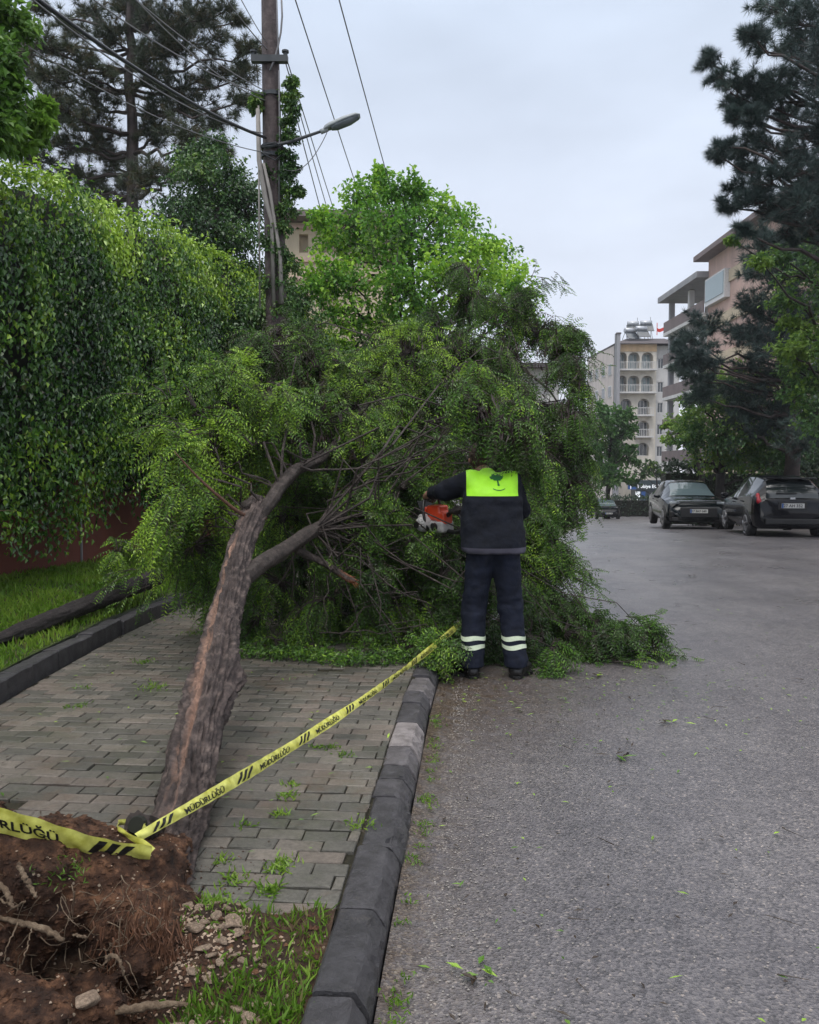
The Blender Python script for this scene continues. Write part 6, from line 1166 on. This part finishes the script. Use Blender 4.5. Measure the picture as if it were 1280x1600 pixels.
# ------------------------------------------------------------------ cars
def car(name, label, loc, yaw, L, W, st, paint, front, body_h, glassm, wheels, cat='car', lights='hatch'):
    """st rows: x, z_bottom, z_belt, z_top, half width, half roof width; x grows towards the bonnet"""
    root = thing(name, label, cat, loc, rz=yaw); st = np.array(st, float); xs = np.linspace(st[0, 0], st[-1, 0], 64); xs = np.unique(np.concatenate([xs, st[:, 0]]))
    col = lambda k: np.interp(xs, st[:, 0], st[:, k]); zb, zl, zt, w, rw = [col(k) for k in range(1, 6)]
    for a in (zt, zl, w, rw): a[2:-2] = (a[:-4] + 2 * a[1:-3] + 3 * a[2:-2] + 2 * a[3:-1] + a[4:]) / 9
    ring = []
    for i, x in enumerate(xs):
        up_ = max(zt[i] - zl[i], .012); r_ = rw[i]
        pts = [(0, zb[i]), (.8 * w[i], zb[i]), (w[i] * .95, zb[i] + .07), (w[i], zb[i] + .24), (w[i] * 1.0, zl[i] - .22), (w[i] * .975, zl[i] - .03), (w[i] * .945, zl[i])]
        for f_ in (.33, .68, .93): pts.append((w[i] * .93 + (r_ - w[i] * .93) * f_ ** 1.05, zl[i] + up_ * f_))
        pts += [(r_ * .93, zt[i]), (r_ * .55, zt[i] + .018 * min(1, up_ * 3)), (0, zt[i] + .025 * min(1, up_ * 3))]
        ring.append(pts)
    Rg = np.array(ring); m, n = Rg.shape[:2]; V = []
    for sgn in (-1, 1): V.append(np.stack([np.repeat(xs[:, None], n, 1), sgn * Rg[..., 0], Rg[..., 1]], -1).reshape(-1, 3))
    V = np.vstack(V); parts = {'body': [], 'windscreen': [], 'rear_window': [], 'side_window_l': [], 'side_window_r': []}; wz = front
    for s_ in (0, 1):
        for i in range(m - 1):
            xm = (xs[i] + xs[i + 1]) / 2; slope = (zt[i + 1] - zt[i]) / (xs[i + 1] - xs[i]); upm = zt[i] - zl[i]
            for j in range(n - 1):
                a = s_ * m * n + i * n + j; f = (a, a + n, a + n + 1, a + 1); f = f if s_ else f[::-1]; key = 'body'
                if j >= 9 and wz['ws'][0] < xm < wz['ws'][1]: key = 'windscreen'
                elif j >= 9 and wz['rw'][0] < xm < wz['rw'][1]: key = 'rear_window'
                elif 6 <= j <= 8 and wz['side'][0] < xm < wz['side'][1] and not any(abs(xm - p) < .045 for p in wz['pillar']) and upm > .1: key = 'side_window_' + 'rl'[s_]
                parts[key].append(f)
    for s_ in (0, 1):
        for i, e_ in ((0, 1), (m - 1, -1)):      # end caps
            b = s_ * m * n + i * n
            for j in range(1, n - 1):
                f = (b, b + j, b + j + 1); parts['body'].append((f if (e_ == 1) == (s_ == 1) else f[::-1]) + (f[2 if ((e_ == 1) == (s_ == 1)) else 0],))
    def submesh(nm, fs):
        fs = np.array(fs); q3 = fs[fs[:, 2] == fs[:, 3]][:, :3]; q4 = fs[fs[:, 2] != fs[:, 3]]; u = np.unique(fs); mp_ = np.full(len(V), -1); mp_[u] = np.arange(len(u)); me = mesh_np(nm, V[u], [mp_[q] for q in (q3, q4) if len(q)], None, True); return me
    body = obj('body', submesh('body', parts['body']), paint, root, local=True)
    for k, nm in (('windscreen', 'windscreen'), ('rear_window', 'rear_window'), ('side_window_l', 'side_window'), ('side_window_r', 'side_window')):
        if parts[k]: obj(nm, submesh(nm, parts[k]), glassm if k == 'windscreen' else M['carglass'], root, local=True)
    xe, xf = xs[0], xs[-1]
    for x, (yy) in ((wheels[0], 1), (wheels[0], -1), (wheels[1], 1), (wheels[1], -1)):
        w_ = float(np.interp(x, xs, w)); R_ = wheels[2]; yo = yy * (w_ + .005); yi = yy * (w_ - .2)
        mb = MB(); mb.tube([(x, yi, R_), (x, yi + yy * .02, R_), (x, yo - yy * .03, R_), (x, yo, R_)], [R_ * .93, R_, R_, R_ * .93], 28); ty = obj('wheel', mb, M['rubber'], root, local=True, smooth=False)
        mb = MB(); mb.cyl((x, yo - yy * .01, R_), (x, yo + yy * .008, R_), R_ * .2, 14)
        for k in range(5):
            a = k * 2 * math.pi / 5 + .3; mb.tube([(x, yo + yy * .008, R_), (x + math.cos(a) * R_ * .66, yo + yy * .004, R_ + math.sin(a) * R_ * .66)], [.045, .03], 6)
        th = np.linspace(0, 2 * np.pi, 25); mb.tube([(x + math.cos(a) * R_ * .68, yo + yy * .006, R_ + math.sin(a) * R_ * .68) for a in th], .02, 6, cap=False); obj('rim', mb, M['rim'], ty, local=True)
        mb = MB(); th = np.linspace(-.25, math.pi + .25, 18); mb.tube([(x + math.cos(a) * (R_ + .045), yy * (w_ - .02), R_ + math.sin(a) * (R_ + .045)) for a in th], .03, 6); 
        vs = [(x, yy * (w_ + .002), R_)] + [(x + math.cos(a) * (R_ + .05), yy * (w_ + .002), R_ + math.sin(a) * (R_ + .05)) for a in th]; mb.add(vs, [(0, i + 1, i + 2) for i in range(17)]); obj('wheel_arch', mb, M['plasticb'], root, local=True)
    for yy in (-1, 1):
        x = wz['mirror']; w_ = float(np.interp(x, xs, w)); z = float(np.interp(x, xs, zl)) + .06; V_, F_ = surface_nets(lambda P: cone(P, (x, yy * (w_ + .05), z), (x - .02, yy * (w_ + .15), z + .01), .06, .05, (.7, 1, 1)), (x - .15, min(yy * (w_ - .1), yy * (w_ + .3)), z - .15), (x + .15, max(yy * (w_ - .1), yy * (w_ + .3)), z + .15), .02); obj('mirror', mesh_np('mirror', V_, [F_], None, True), paint, root, local=True)
    mb = MB(); x = (wz['side'][0] + wz['side'][1]) / 2 + .1; 
    for yy in (-1, 1):
        for dx in (-.55, .35):
            w_ = float(np.interp(x + dx, xs, w)); mb.box((x + dx, yy * (w_ + .012), float(np.interp(x + dx, xs, zl)) - .12), (.16, .03, .025))
    obj('door_handle', mb, paint, root, local=True)
    return root, (xs, zb, zl, zt, w, rw), body
hatch_st = [(-1.98, .32, .6, .64, .62, .5), (-1.955, .28, .86, .92, .74, .6), (-1.88, .25, .96, 1.06, .81, .57), (-1.74, .23, 1.02, 1.27, .845, .5), (-1.58, .22, 1.02, 1.39, .86, .49), (-1.0, .2, .99, 1.47, .875, .53), (-.2, .2, .95, 1.49, .88, .55), (.35, .2, .92, 1.42, .875, .54), (.8, .2, .91, 1.14, .87, .58), (1.1, .2, .9, .93, .86, .66), (1.5, .2, .84, .87, .83, .62), (1.85, .22, .7, .74, .72, .54), (1.98, .3, .55, .58, .5, .36)]
hx, hy, hyaw = 9.25, 21.0, math.pi / 2 - R(9.5)
hr, g_, hb = car('parked_hatchback', 'dark hatchback parked at the right edge, seen from behind with its red tail light', (hx, hy, float(gz(21)) + .0), hyaw, 3.96, 1.74, hatch_st, M['darkpaint'],
    dict(ws=(.38, 1.0), rw=(-1.9, -1.62), side=(-1.5, .75), pillar=(-.85, .02), mirror=.72), 1.48, M['screen'], (-1.25, 1.2, .31))
def bx(nm, c, d, mat, par, **k): return obj(nm, MB().box(c, d), mat, par, local=True, **k)
for yy in (-1, 1):
    V_, F_ = surface_nets(lambda P: cone(P, (-1.87, yy * .72, .88), (-1.78, yy * .73, 1.03), .075, .055, (1, .85, 1)), (-2.1, min(yy * .55, yy * .9), .65), (-1.5, max(yy * .55, yy * .9), 1.2), .025); obj('tail_light', mesh_np('tail_light', V_, [F_], None, True), M['redlens'], hr, local=True)
def plate(root, x, z, txt, s=1, y=0, body=None):
    o = bx('number_plate', (x, y, z), (.02, .5, .11), M['plate'], root); V_, F_ = text_mesh(txt, 1.0); V_[:, 0] -= (V_[:, 0].max() + V_[:, 0].min()) / 2; V_[:, 1] -= (V_[:, 1].max() + V_[:, 1].min()) / 2; k = .42 / (V_[:, 0].max() - V_[:, 0].min())
    P = np.stack([np.full(len(V_), x + s * .0125), y + V_[:, 0] * k * s, z + V_[:, 1] * min(k, .075 / .7)], -1); obj('plate_characters', MB().add(P, F_), M['black'], o, local=True); 
    obj('plate_band', MB().box((x + s * .0115, y - s * .228, z), (.003, .04, .105)), M['signblue'], o, local=True)
plate(hr, -1.995, .79, '27 AH 352', -1); bx('plate_recess', (-1.975, 0, .79), (.03, .62, .17), M['plasticb'], hr); bx('rear_bumper_trim', (-1.985, 0, .42), (.05, 1.2, .13), M['plasticb'], hr, bevel=.02)
bx('spoiler', (-1.68, 0, 1.425), (.26, 1.12, .035), M['darkpaint'], hr, bevel=.012); bx('rear_wiper', (-1.9, .12, 1.08), (.02, .45, .02), M['plasticb'], hr); bx('badge', (-1.965, 0, .955), (.02, .12, .05), M['chrome'], hr, bevel=.015)
cross_st = [(-2.15, .34, .7, .76, .66, .5), (-2.1, .3, .98, 1.02, .86, .66), (-1.95, .28, 1.04, 1.15, .9, .62), (-1.7, .26, 1.06, 1.38, .91, .6), (-1.2, .24, 1.05, 1.52, .915, .63), (-.4, .24, 1.02, 1.55, .92, .64), (.1, .24, 1.0, 1.5, .92, .58), (.7, .24, .98, 1.24, .92, .62), (1.05, .24, .97, 1.05, .91, .72), (1.5, .24, .93, .99, .89, .72), (1.9, .26, .84, .9, .84, .66), (2.08, .28, .7, .77, .76, .58), (2.17, .33, .58, .62, .58, .44)]
cross_st = [(a_, b_ * .95, c_ * .95, d_ * .95, e_, f_ * .93) for a_, b_, c_, d_, e_, f_ in cross_st]
cx_, cy_ = 8.85, 26.2
cr, g2, cb = car('parked_crossover', 'dark petrol crossover parked facing the camera ahead of the hatchback', (cx_, cy_, float(gz(25.0)) - .02), -math.pi / 2 - R(9), 4.3, 1.84, cross_st, M['greenpaint'],
    dict(ws=(.16, 1.02), rw=(-2.0, -1.66), side=(-1.5, .7), pillar=(-.75, .05), mirror=.78), 1.55, M['screen'], (-1.35, 1.32, .34))
bx('grille', (2.15, 0, .56), (.05, 1.05, .3), M['plasticb'], cr, bevel=.03); bx('lower_intake', (2.13, 0, .36), (.08, 1.5, .12), M['plasticb'], cr, bevel=.02); plate(cr, 2.195, .6, '27 BKF 049', 1)
bx('light_strip', (2.08, 0, .905), (.06, 1.25, .022), M['chrome'], cr)
for yy in (-1, 1): obj('headlight', MB().box((2.03, yy * .68, .84), (.1, .3, .07), rz=-yy * .45), M['headlens'], cr, local=True, bevel=.02); obj('fog_light', MB().box((2.07, yy * .72, .5), (.1, .18, .16), rz=-yy * .4), M['plasticb'], cr, local=True, bevel=.02)
small = [(s_[0] * .98, *s_[1:]) for s_ in hatch_st]
f1, *_ = car('distant_car', 'small dark car far down the road beside the drooping crown', (at(945, 812, 60)[0], 60, float(gz(60))), -math.pi / 2 - R(5), 3.9, 1.74, small, M['darkpaint'], dict(ws=(.38, 1.0), rw=(-1.9, -1.62), side=(-1.5, .75), pillar=(-.85, .02), mirror=.72), 1.48, M['screen'], (-1.25, 1.2, .31)); plate(f1, 1.99, .5, '27 AD 118', 1)
f2, *_ = car('distant_car', 'white car with a glowing red tail light, half hidden by hanging leaves', (at(893, 812, 45)[0], 47, float(gz(47))), math.pi / 2 - R(4), 3.9, 1.74, small, M['whitepaint'], dict(ws=(.38, 1.0), rw=(-1.9, -1.62), side=(-1.5, .75), pillar=(-.85, .02), mirror=.72), 1.48, M['screen'], (-1.25, 1.2, .31))
for yy in (-1, 1): bx('tail_light', (-1.9, yy * .74, .92), (.12, .16, .3), M['redlens'], f2, bevel=.03)

# ------------------------------------------------------------------ buildings
def wall_quad(mb, x0, x1, y, z0, z1, holes=()):
    """wall in the plane y, facing -Y, with rectangular or arched holes left open: (xa, xb, za, zb, arched)"""
    xsx = sorted({x0, x1, *[h[0] for h in holes], *[h[1] for h in holes]}); zs = sorted({z0, z1, *[h[2] for h in holes], *[h[3] for h in holes]})
    for a, b in zip(xsx[:-1], xsx[1:]):
        for c, d in zip(zs[:-1], zs[1:]):
            xm, zm = (a + b) / 2, (c + d) / 2
            if any(h[0] < xm < h[1] and h[2] < zm < h[3] for h in holes): continue
            mb.add([(a, y, c), (b, y, c), (b, y, d), (a, y, d)], [(0, 1, 2, 3)])
    for h in holes:      # reveals
        a, b, c, d = h[:4]; dp = h[5] if len(h) > 5 else .3
        mb.add([(a, y, c), (a, y + dp, c), (a, y + dp, d), (a, y, d), (b, y, c), (b, y, d), (b, y + dp, d), (b, y + dp, c)], [(0, 1, 2, 3), (4, 5, 6, 7), (0, 4, 7, 1), (3, 2, 6, 5)])
        if h[4]:         # arch spandrels
            r = (b - a) / 2; zc = d - r; k = 10; cxx = (a + b) / 2
            for s_ in (-1, 1):
                an = np.linspace(0, math.pi / 2, k); arc = [(cxx + s_ * r * math.cos(q), y + .01, zc + r * math.sin(q)) for q in an]; cor = (cxx + s_ * r, y + .01, d)
                V = [cor] + arc; mb.add(V, [((0, i + 1, i + 2) if s_ < 0 else (0, i + 2, i + 1)) for i in range(k - 1)])
def window(root, xa, xb, y, za, zb, frame=M['wframe'], pane=M['winglass'], mull=1, local=True):
    mb = MB(); t_ = .07; xm, zm = (xa + xb) / 2, (za + zb) / 2
    mb.box((xa + t_ / 2, y, zm), (t_, .1, zb - za)); mb.box((xb - t_ / 2, y, zm), (t_, .1, zb - za)); mb.box((xm, y, za + t_ / 2), (xb - xa - 2 * t_, .1, t_)); mb.box((xm, y, zb - t_ / 2), (xb - xa - 2 * t_, .1, t_))
    for k in range(mull): mb.box((xa + (xb - xa) * (k + 1) / (mull + 1), y + .003, zm), (t_ * .8, .09, zb - za - 2 * t_))
    w = obj('window', mb, frame, root, local=local); obj('pane', MB().box((xm, y + .02, zm), (xb - xa - .05, .02, zb - za - .05)), pane, w, local=local); return w
# arched apartment block at the end of the road, front square to the road
YB = 112.0; k_ = YB / 1280
X = lambda px: (px - 640) * k_
Z = lambda py: 1.5 + (735 - py) * k_
gb = float(gz(112)); root = thing('arched_apartment_block', 'cream apartment block with arched balconies and a dark roof at the end of the road', 'building', (0, 0, 0))
mb = MB(); arches = []; fl = [(525, 574), (574, 606), (606, 644), (644, 678), (678, 712)]
rows = [(552, 580), (588, 615), (624, 650), (658, 683), (692, 712)]
for i, (a, b) in enumerate(rows):
    if i < 2: arches += [(X(963), X(977), Z(b), Z(a), 1, 1.6), (X(979), X(997), Z(b), Z(a), 1, 1.6), (X(1000), X(1018), Z(b), Z(a), 1, 1.6)]
    else: arches += [(X(968), X(985), Z(b), Z(a), 1, 1.2), (X(995), X(1013), Z(b), Z(a), 1, 1.2)]
wall_quad(mb, X(958), X(1023), YB, gb, Z(539), arches); mb.box(((X(958) + X(1023)) / 2, YB + 6, (gb + Z(539)) / 2), (X(1023) - X(958) - .3, 7, Z(539) - gb - .3))
obj('front_wall', mb, M['cream'], root)
mb = MB(); wr_ = [(X(1028), X(1037), Z(a + 16), Z(a), 0, .25) for a in (560, 597, 629, 663, 697, 728)]; wall_quad(mb, X(1023), X(1062), YB + .8, gb, Z(541), wr_); mb.box(((X(1023) + X(1062)) / 2, YB + 5, (gb + Z(541)) / 2), (X(1062) - X(1023) - .2, 7, Z(541) - gb - .3)); obj('side_wall', mb, M['whitew'], root)
mb = MB(); mb.box(((X(958) + X(1023)) / 2, YB - .06, Z(545.5)), (X(1023) - X(958), .1, (11) * k_)); obj('ochre_band', mb, M['ochre'], root)
for h in arches: window(root, h[0] + .05, h[1] - .05, YB + (1.3 if h[5] > 1.3 else .9), h[2], h[3] - .1, pane=M['balglass'] if h[5] > 1.3 else M['winglass'], mull=2)
for h in wr_: window(root, h[0], h[1], YB + .95, h[2], h[3])
for (za, xa, xb) in ((580, 960, 1021), (615, 958, 1021), (650, 990, 1017), (683, 990, 1017)):
    mb = MB(); mb.box(((X(xa) + X(xb)) / 2, YB - .55, Z(za)), (X(xb) - X(xa), 1.1, .22)); 
    bal = obj('balcony_slab', mb, M['whitew'], root); mb = MB(); n_ = int((X(xb) - X(xa)) / .22)
    for q in range(n_ + 1): mb.box((X(xa) + .05 + q * .22, YB - 1.02, Z(za) + .55), (.05, .05, .85))
    mb.box(((X(xa) + X(xb)) / 2, YB - 1.02, Z(za) + 1.0), (X(xb) - X(xa), .09, .08)); obj('balustrade', mb, M['whitew'], bal)
mb = MB(); V = [(X(955), YB - 1, Z(534)), (X(1062), YB - 1, Z(534)), (X(1062), YB + 12, Z(534)), (X(955), YB + 12, Z(534)), (X(985), YB + 4, Z(519)), (X(1060), YB + 4, Z(519))]
V = [(X(955), YB - .8, Z(540)), (X(1064), YB - .8, Z(540)), (X(1064), YB + 10, Z(540)), (X(955), YB + 10, Z(540)), (X(990), YB + 4.5, Z(523)), (X(1050), YB + 4.5, Z(523))]
mb.add(V, [(0, 1, 5, 4), (2, 3, 4, 5)]); mb.add([V[0], V[4], V[3]], [(0, 1, 2)]); mb.add([V[1], V[2], V[5]], [(0, 1, 2)]); obj('roof', mb, M['roofb'], root)
obj('corner_pier', MB().box((X(960), YB - .7, (gb + Z(525)) / 2), (.6, .6, Z(525) - gb)), M['greyc'], root)
mb = MB(); w_ = X(957) - X(921); V = [(X(957), YB, gb), (X(957), YB, Z(541)), (X(921) * 1.1, YB * 1.12, Z(561) * 1.1), (X(921) * 1.1, YB * 1.12, gb)]; mb.add(V, [(0, 1, 2, 3)]); V2 = [(v[0] + 6, v[1] + 6, v[2]) for v in V]; mb.add([V[1], V2[1], V2[2], V[2], V[2], V2[2], V2[3], V[3]], [(0, 1, 2, 3), (4, 5, 6, 7)]); obj('left_wing', mb, M['pinkw'], root)
A_ = np.array(V[0][:2]); D_ = np.array(V[3][:2]) - A_
for i, py in enumerate((566, 600, 634, 668, 700)):
    for f_ in (.12, .35, .6, .84):
        p = A_ + D_ * f_; ang = math.atan2(D_[1], D_[0]); dy = (py - 735) * (1 - 0) + 20 * f_ * (1 - i / 5); z = 1.5 - (py - 735 + 12 * f_) * k_ * (1 + .1 * f_)
        nn = np.array([-1, 0]) * 0 + nrm(np.array([D_[1], -D_[0]])); nn = nn if nn[1] < 0 else -nn; c = np.array([p[0], p[1], z - 1.0]); fr = MB().box(c + [nn[0] * .03, nn[1] * .03, 0], (1.5, .1, 1.55), rz=ang)
        w2 = obj('window', fr, M['wframe'], root); obj('pane', MB().box(c + [nn[0] * .09, nn[1] * .09, 0], (1.3, .03, 1.35), rz=ang), M['winglass'], w2)
mb = MB(); mb.add([(X(957), YB - .2, Z(539)), (X(921) * 1.1, YB * 1.12 - .2, Z(559) * 1.1), (X(921) * 1.1, YB * 1.12 - .2, Z(562) * 1.1), (X(957), YB - .2, Z(542))], [(0, 1, 2, 3)]); obj('eaves', mb, M['roofb'], root)
# ground floor shop: its sign is a thing of its own
mb = MB(); mb.box(((X(985) + X(1045)) / 2, YB - 1.6, (gb + Z(750)) / 2), (X(1045) - X(985), 2.6, Z(750) - gb)); obj('shop_front', mb, M['signdark'], root)
for xa, xb, m_ in ((984, 991, M['signwhite']), (993, 999, M['signblue']), (1002, 1012, M['winglass']), (1015, 1030, M['winglass'])): obj('shop_window', MB().box(((X(xa) + X(xb)) / 2, YB - 2.95, Z(775)), (X(xb) - X(xa), .05, Z(767) - Z(783))), m_, root)
sg_ = thing('shop_sign', 'blue shop sign with bright white lettering low at the far end of the road', 'sign', (X(1000), YB - 3, Z(760)))
obj('sign_board', MB().box((X(1000), YB - 3.1, Z(759.5)), (X(1029) - X(972), .15, 8.5 * k_)), M['signdark'], sg_); obj('logo_panel', MB().box((X(978), YB - 3.22, Z(759.5)), (X(984) - X(972), .06, 8.5 * k_)), M['signblue'], sg_)
V_, F_ = text_mesh('T', 1.0); V_ = V_ - V_.min(0); P = np.stack([X(973) + V_[:, 0] * .75, np.full(len(V_), YB - 3.26), Z(763) + V_[:, 1] * .8], -1); obj('logo_letter', MB().add(P, F_), M['signwhite'], sg_)
V_, F_ = text_mesh('Tıbbiye ECZA', 1.0); V_ = V_ - V_.min(0); sx = (X(1026) - X(985)) / V_[:, 0].max(); P = np.stack([X(985) + V_[:, 0] * sx, np.full(len(V_), YB - 3.2), Z(763.3) + V_[:, 1] * .62], -1); obj('lettering', MB().add(P, F_), M['signwhite'], sg_)
# chimney pipe, roof water heaters, red cloth
ch = thing('chimney_stack', 'tall thin grey chimney standing above the left corner of the arched block', 'chimney', (X(959.5), YB - 1.4, gb)); obj('shaft', MB().box((X(959.5), YB - 1.4, (gb + Z(527)) / 2), (.42, .42, Z(527) - gb)), M['greyc'], ch); obj('cap', MB().box((X(959.5), YB - 1.4, Z(526)), (.6, .6, .2)), M['roofb'], ch)
for i, (px, py, yaw, lab) in enumerate(((990, 513, .3, 'leftmost tilted solar water heater on the dark roof of the arched block'), (998, 500, -.2, 'highest solar water heater with its tank raised over the arched block roof'), (1008, 510, .2, 'solar water heater in the middle of the arched block roof'), (1019, 499, -.1, 'solar water heater nearest the red cloth on the roof'))):
    r_ = thing('solar_heater', lab, 'water heater', (X(px), YB + 3 + i % 2, Z(524)), 'solar water heaters on the far roof', rz=yaw); h = (524 - py) * k_
    obj('tank', MB().tube([(-.8, 0, h), (-.78, 0, h), (.78, 0, h), (.8, 0, h)], [.2, .34, .34, .2], 16), M['solar'], r_, local=True, smooth=True)
    obj('panel', MB().add([(-.9, -.1, h - .2), (.9, -.1, h - .2), (.9, -1.2, h - 1.3), (-.9, -1.2, h - 1.3), (-.9, -.05, h - .25), (.9, -.05, h - .25), (.9, -1.15, h - 1.35), (-.9, -1.15, h - 1.35)], [(0, 3, 2, 1), (4, 5, 6, 7), (0, 1, 5, 4), (2, 3, 7, 6), (1, 2, 6, 5), (3, 0, 4, 7)]), M['winglass'], r_, local=True)
    mb = MB(); [mb.tube([(a, b, -.3), (a * .8, 0, h)], .035, 5) for a in (-.8, .8) for b in (-.6, .6)]; mb.tube([(.6, 0, h), (.6, 0, h + .8)], .03, 5); obj('stand', mb, M['metal'], r_, local=True)
rc = MB(); V = [(X(1027) + u * 1.0, YB + 1 + .1 * math.sin(u * 7), Z(513) - v * .45 - .1 * math.sin(u * 5)) for v in np.linspace(0, 1, 5) for u in np.linspace(0, 1, 8)]; rc.add(V, [(i * 8 + j, i * 8 + j + 1, i * 8 + j + 9, i * 8 + j + 8) for i in range(4) for j in range(7)]); rc.tube([(X(1026.5), YB + 1, Z(524)), (X(1026.5), YB + 1, Z(505))], .05, 6)
tag(obj('red_flag', rc, M['redcloth']), 'small red cloth on a pole on the roof left of the grey balcony block', 'flag')

# salmon apartment block on the right: facade runs down the road at X = XS
XS = 24.7
fz_ = lambda px, py: 1.5 + (735 - py) / 1280 * (XS / ((px - 640) / 1280)) * 1.0
yp = lambda px: XS / ((px - 640) / 1280)
gs = float(gz(70)); root = thing('salmon_apartment_block', 'salmon and grey apartment block with stacked corner balconies behind the dark pine', 'building', (XS, 60, gs))
ZT = fz_(1090, 420); ZR = fz_(1035, 478)
Yn, Yc, Yf = 36.0, yp(1101), yp(1042)
mb = MB(); mb.box((XS + 6, (Yn + Yc) / 2, (gs + ZT) / 2), (12, Yc - Yn, ZT - gs)); obj('main_wall', mb, M['salmon'], root)
mb = MB(); mb.box((XS + 5.6, (Yn + Yc) / 2, ZT + .2), (13.4, Yc - Yn + 1, .4)); obj('roof_slab', mb, M['brownb'], root)
fh = 3.05; nfl = int((ZR - gs) / fh) + 1
for f_ in range(nfl):      # beige string courses and windows on the near facade
    z = ZR - .2 - f_ * fh; obj('string_course', MB().box((XS - .06, (Yn + Yc) / 2, z - .9), (.14, Yc - Yn - .2, .9)), M['beige'], root)
    if f_ < 6:
        for y in (39, 42.5, 46, 49.5, 52.5):
            if y > Yc - 1.2: continue
            wd_ = obj('window', MB().box((XS - .05, y, z + .5), (.12, 2.0, 1.5)), M['wframe'], root); obj('pane', MB().box((XS - .115, y, z + .5), (.04, 1.8, 1.3)), M['balglass'] if f_ == 0 else M['winglass'], wd_)
obj('glazed_bay', MB().box((XS - .2, Yc - 2.6, ZR - 1.6), (.5, 4.2, 2.2)), M['wframe'], root); obj('bay_glass', MB().box((XS - .47, Yc - 2.6, ZR - 1.5), (.06, 3.8, 1.7)), M['balglass'], root)
# open balcony tower at its far end
Yt = (Yc + Yf) / 2; Ln = Yf - Yc; D2 = 5.0
obj('tower_roof', MB().box((XS + D2 / 2 - .7, Yt + .2, ZR + .1), (D2 + .6, Ln + .6, .5)), M['greyc'], root)
obj('tower_core', MB().box((XS + D2 + 1.5, Yt, (gs + ZR) / 2 - 1.6), (3, Ln - .4, ZR - gs - 3.6)), M['salmon'], root)
for y in (Yc + .3, Yt - .5, Yf - .2):
    for x in (XS + .15, XS + D2 - .2): obj('balcony_post', MB().box((x, y, (gs + ZR) / 2 - .1), (.45, .45, ZR - gs - .3)), M['whitew'] if y < Yf - 1 else M['greyc'], root)
for f_ in range(1, nfl):
    z = ZR - f_ * fh; s_ = obj('balcony', MB().box((XS + D2 / 2 - .2, Yt, z - .15), (D2 + .6, Ln + .5, .3)), M['whitew'], root)
    mb = MB().box((XS - .43, Yt, z + .5), (.12, Ln + .4, 1.0)); mb.box((XS + D2 / 2 - .2, Yf + .18, z + .5), (D2 + .3, .12, 1.0)); obj('parapet', mb, M['brownb'], s_)
    if f_ > 1: window_ = obj('inner_wall', MB().box((XS + 2.6, Yt, z + 1.5), (.3, Ln - 2, 2.6)), M['whitew'], s_)
# beige block glimpsed left of the bright tree, white house behind it
root = thing('beige_building', 'weathered beige building glimpsed between the utility pole and the bright tree', 'building', (-6, 34, -.5)); YQ = 34.0; q_ = YQ / 1280
xq = lambda px: (px - 640) * q_; zq = lambda py: 1.5 + (735 - py) * q_
mb = MB(); wall_quad(mb, xq(440), xq(620), YQ, -1, zq(352), [(xq(470), xq(484), zq(400), zq(372), 0), (xq(505), xq(530), zq(400), zq(372), 0), (xq(560), xq(585), zq(400), zq(372), 0), (xq(470), xq(484), zq(490), zq(455), 0), (xq(505), xq(530), zq(490), zq(455), 0)]); mb.box(((xq(440) + xq(620)) / 2, YQ + 4.2, (zq(352) - 1) / 2 - .1), (xq(620) - xq(440) - .1, 7.6, zq(352) + .8)); obj('wall', mb, M['beige'], root)
mb = MB(); mb.box(((xq(440) + xq(620)) / 2, YQ + 3.6, zq(350)), (xq(620) - xq(440) + .8, 9, .25)); obj('roof', mb, M['brownb'], root)
for a, b, c, d in ((470, 484, 400, 372), (505, 530, 400, 372), (560, 585, 400, 372), (470, 484, 490, 455), (505, 530, 490, 455)): window(root, xq(a), xq(b), YQ + .25, zq(c), zq(d))
for py in (362, 412, 440, 505): obj('cornice', MB().box(((xq(440) + xq(620)) / 2, YQ - .06, zq(py)), (xq(620) - xq(440), .12, .16)), M['salmon'], root)
root = thing('white_building', 'plain white building showing in specks through the middle of the fallen crown', 'building', (6, 66, -3)); YW = 66.0; q_ = YW / 1280
holes = [(xq(a), xq(a + 22), zq(b + 26), zq(b), 0) for a in (700, 745, 790, 835) for b in (592, 640, 690)]
mb = MB(); wall_quad(mb, xq(470), xq(872), YW, -3.5, zq(576), holes); mb.box(((xq(470) + xq(872)) / 2, YW + 4.6, (zq(576) - 3.5) / 2), (xq(872) - xq(470) - .2, 8, zq(576) + 3.2)); obj('wall', mb, M['whitew'], root)
obj('roof', MB().box(((xq(470) + xq(872)) / 2, YW + 4, zq(574)), (xq(872) - xq(470) + 1, 10, .35)), M['roofb'], root)
for h in holes: window(root, h[0], h[1], YW + .25, h[2], h[3])

# ------------------------------------------------------------------ damp air
hz_ = newmat('damp_air'); hm, ht = hz_[0], hz_[1]; ht.nodes.remove(hz_[2])
pv = N(ht, 'ShaderNodeVolumePrincipled'); pv.inputs['Color'].default_value = (.93, .95, 1, 1); pv.inputs['Density'].default_value = HAZE; pv.inputs['Anisotropy'].default_value = .2
ht.links.new(pv.outputs[0], hz_[3].inputs['Volume'])
tag(obj('haze', MB().box((20, 90, 17), (700, 330, 60)), hm), 'thin damp haze over the far end of the street', 'haze', kind='stuff')
SC.cycles.volume_step_rate = 5; SC.cycles.volume_bounces = 0
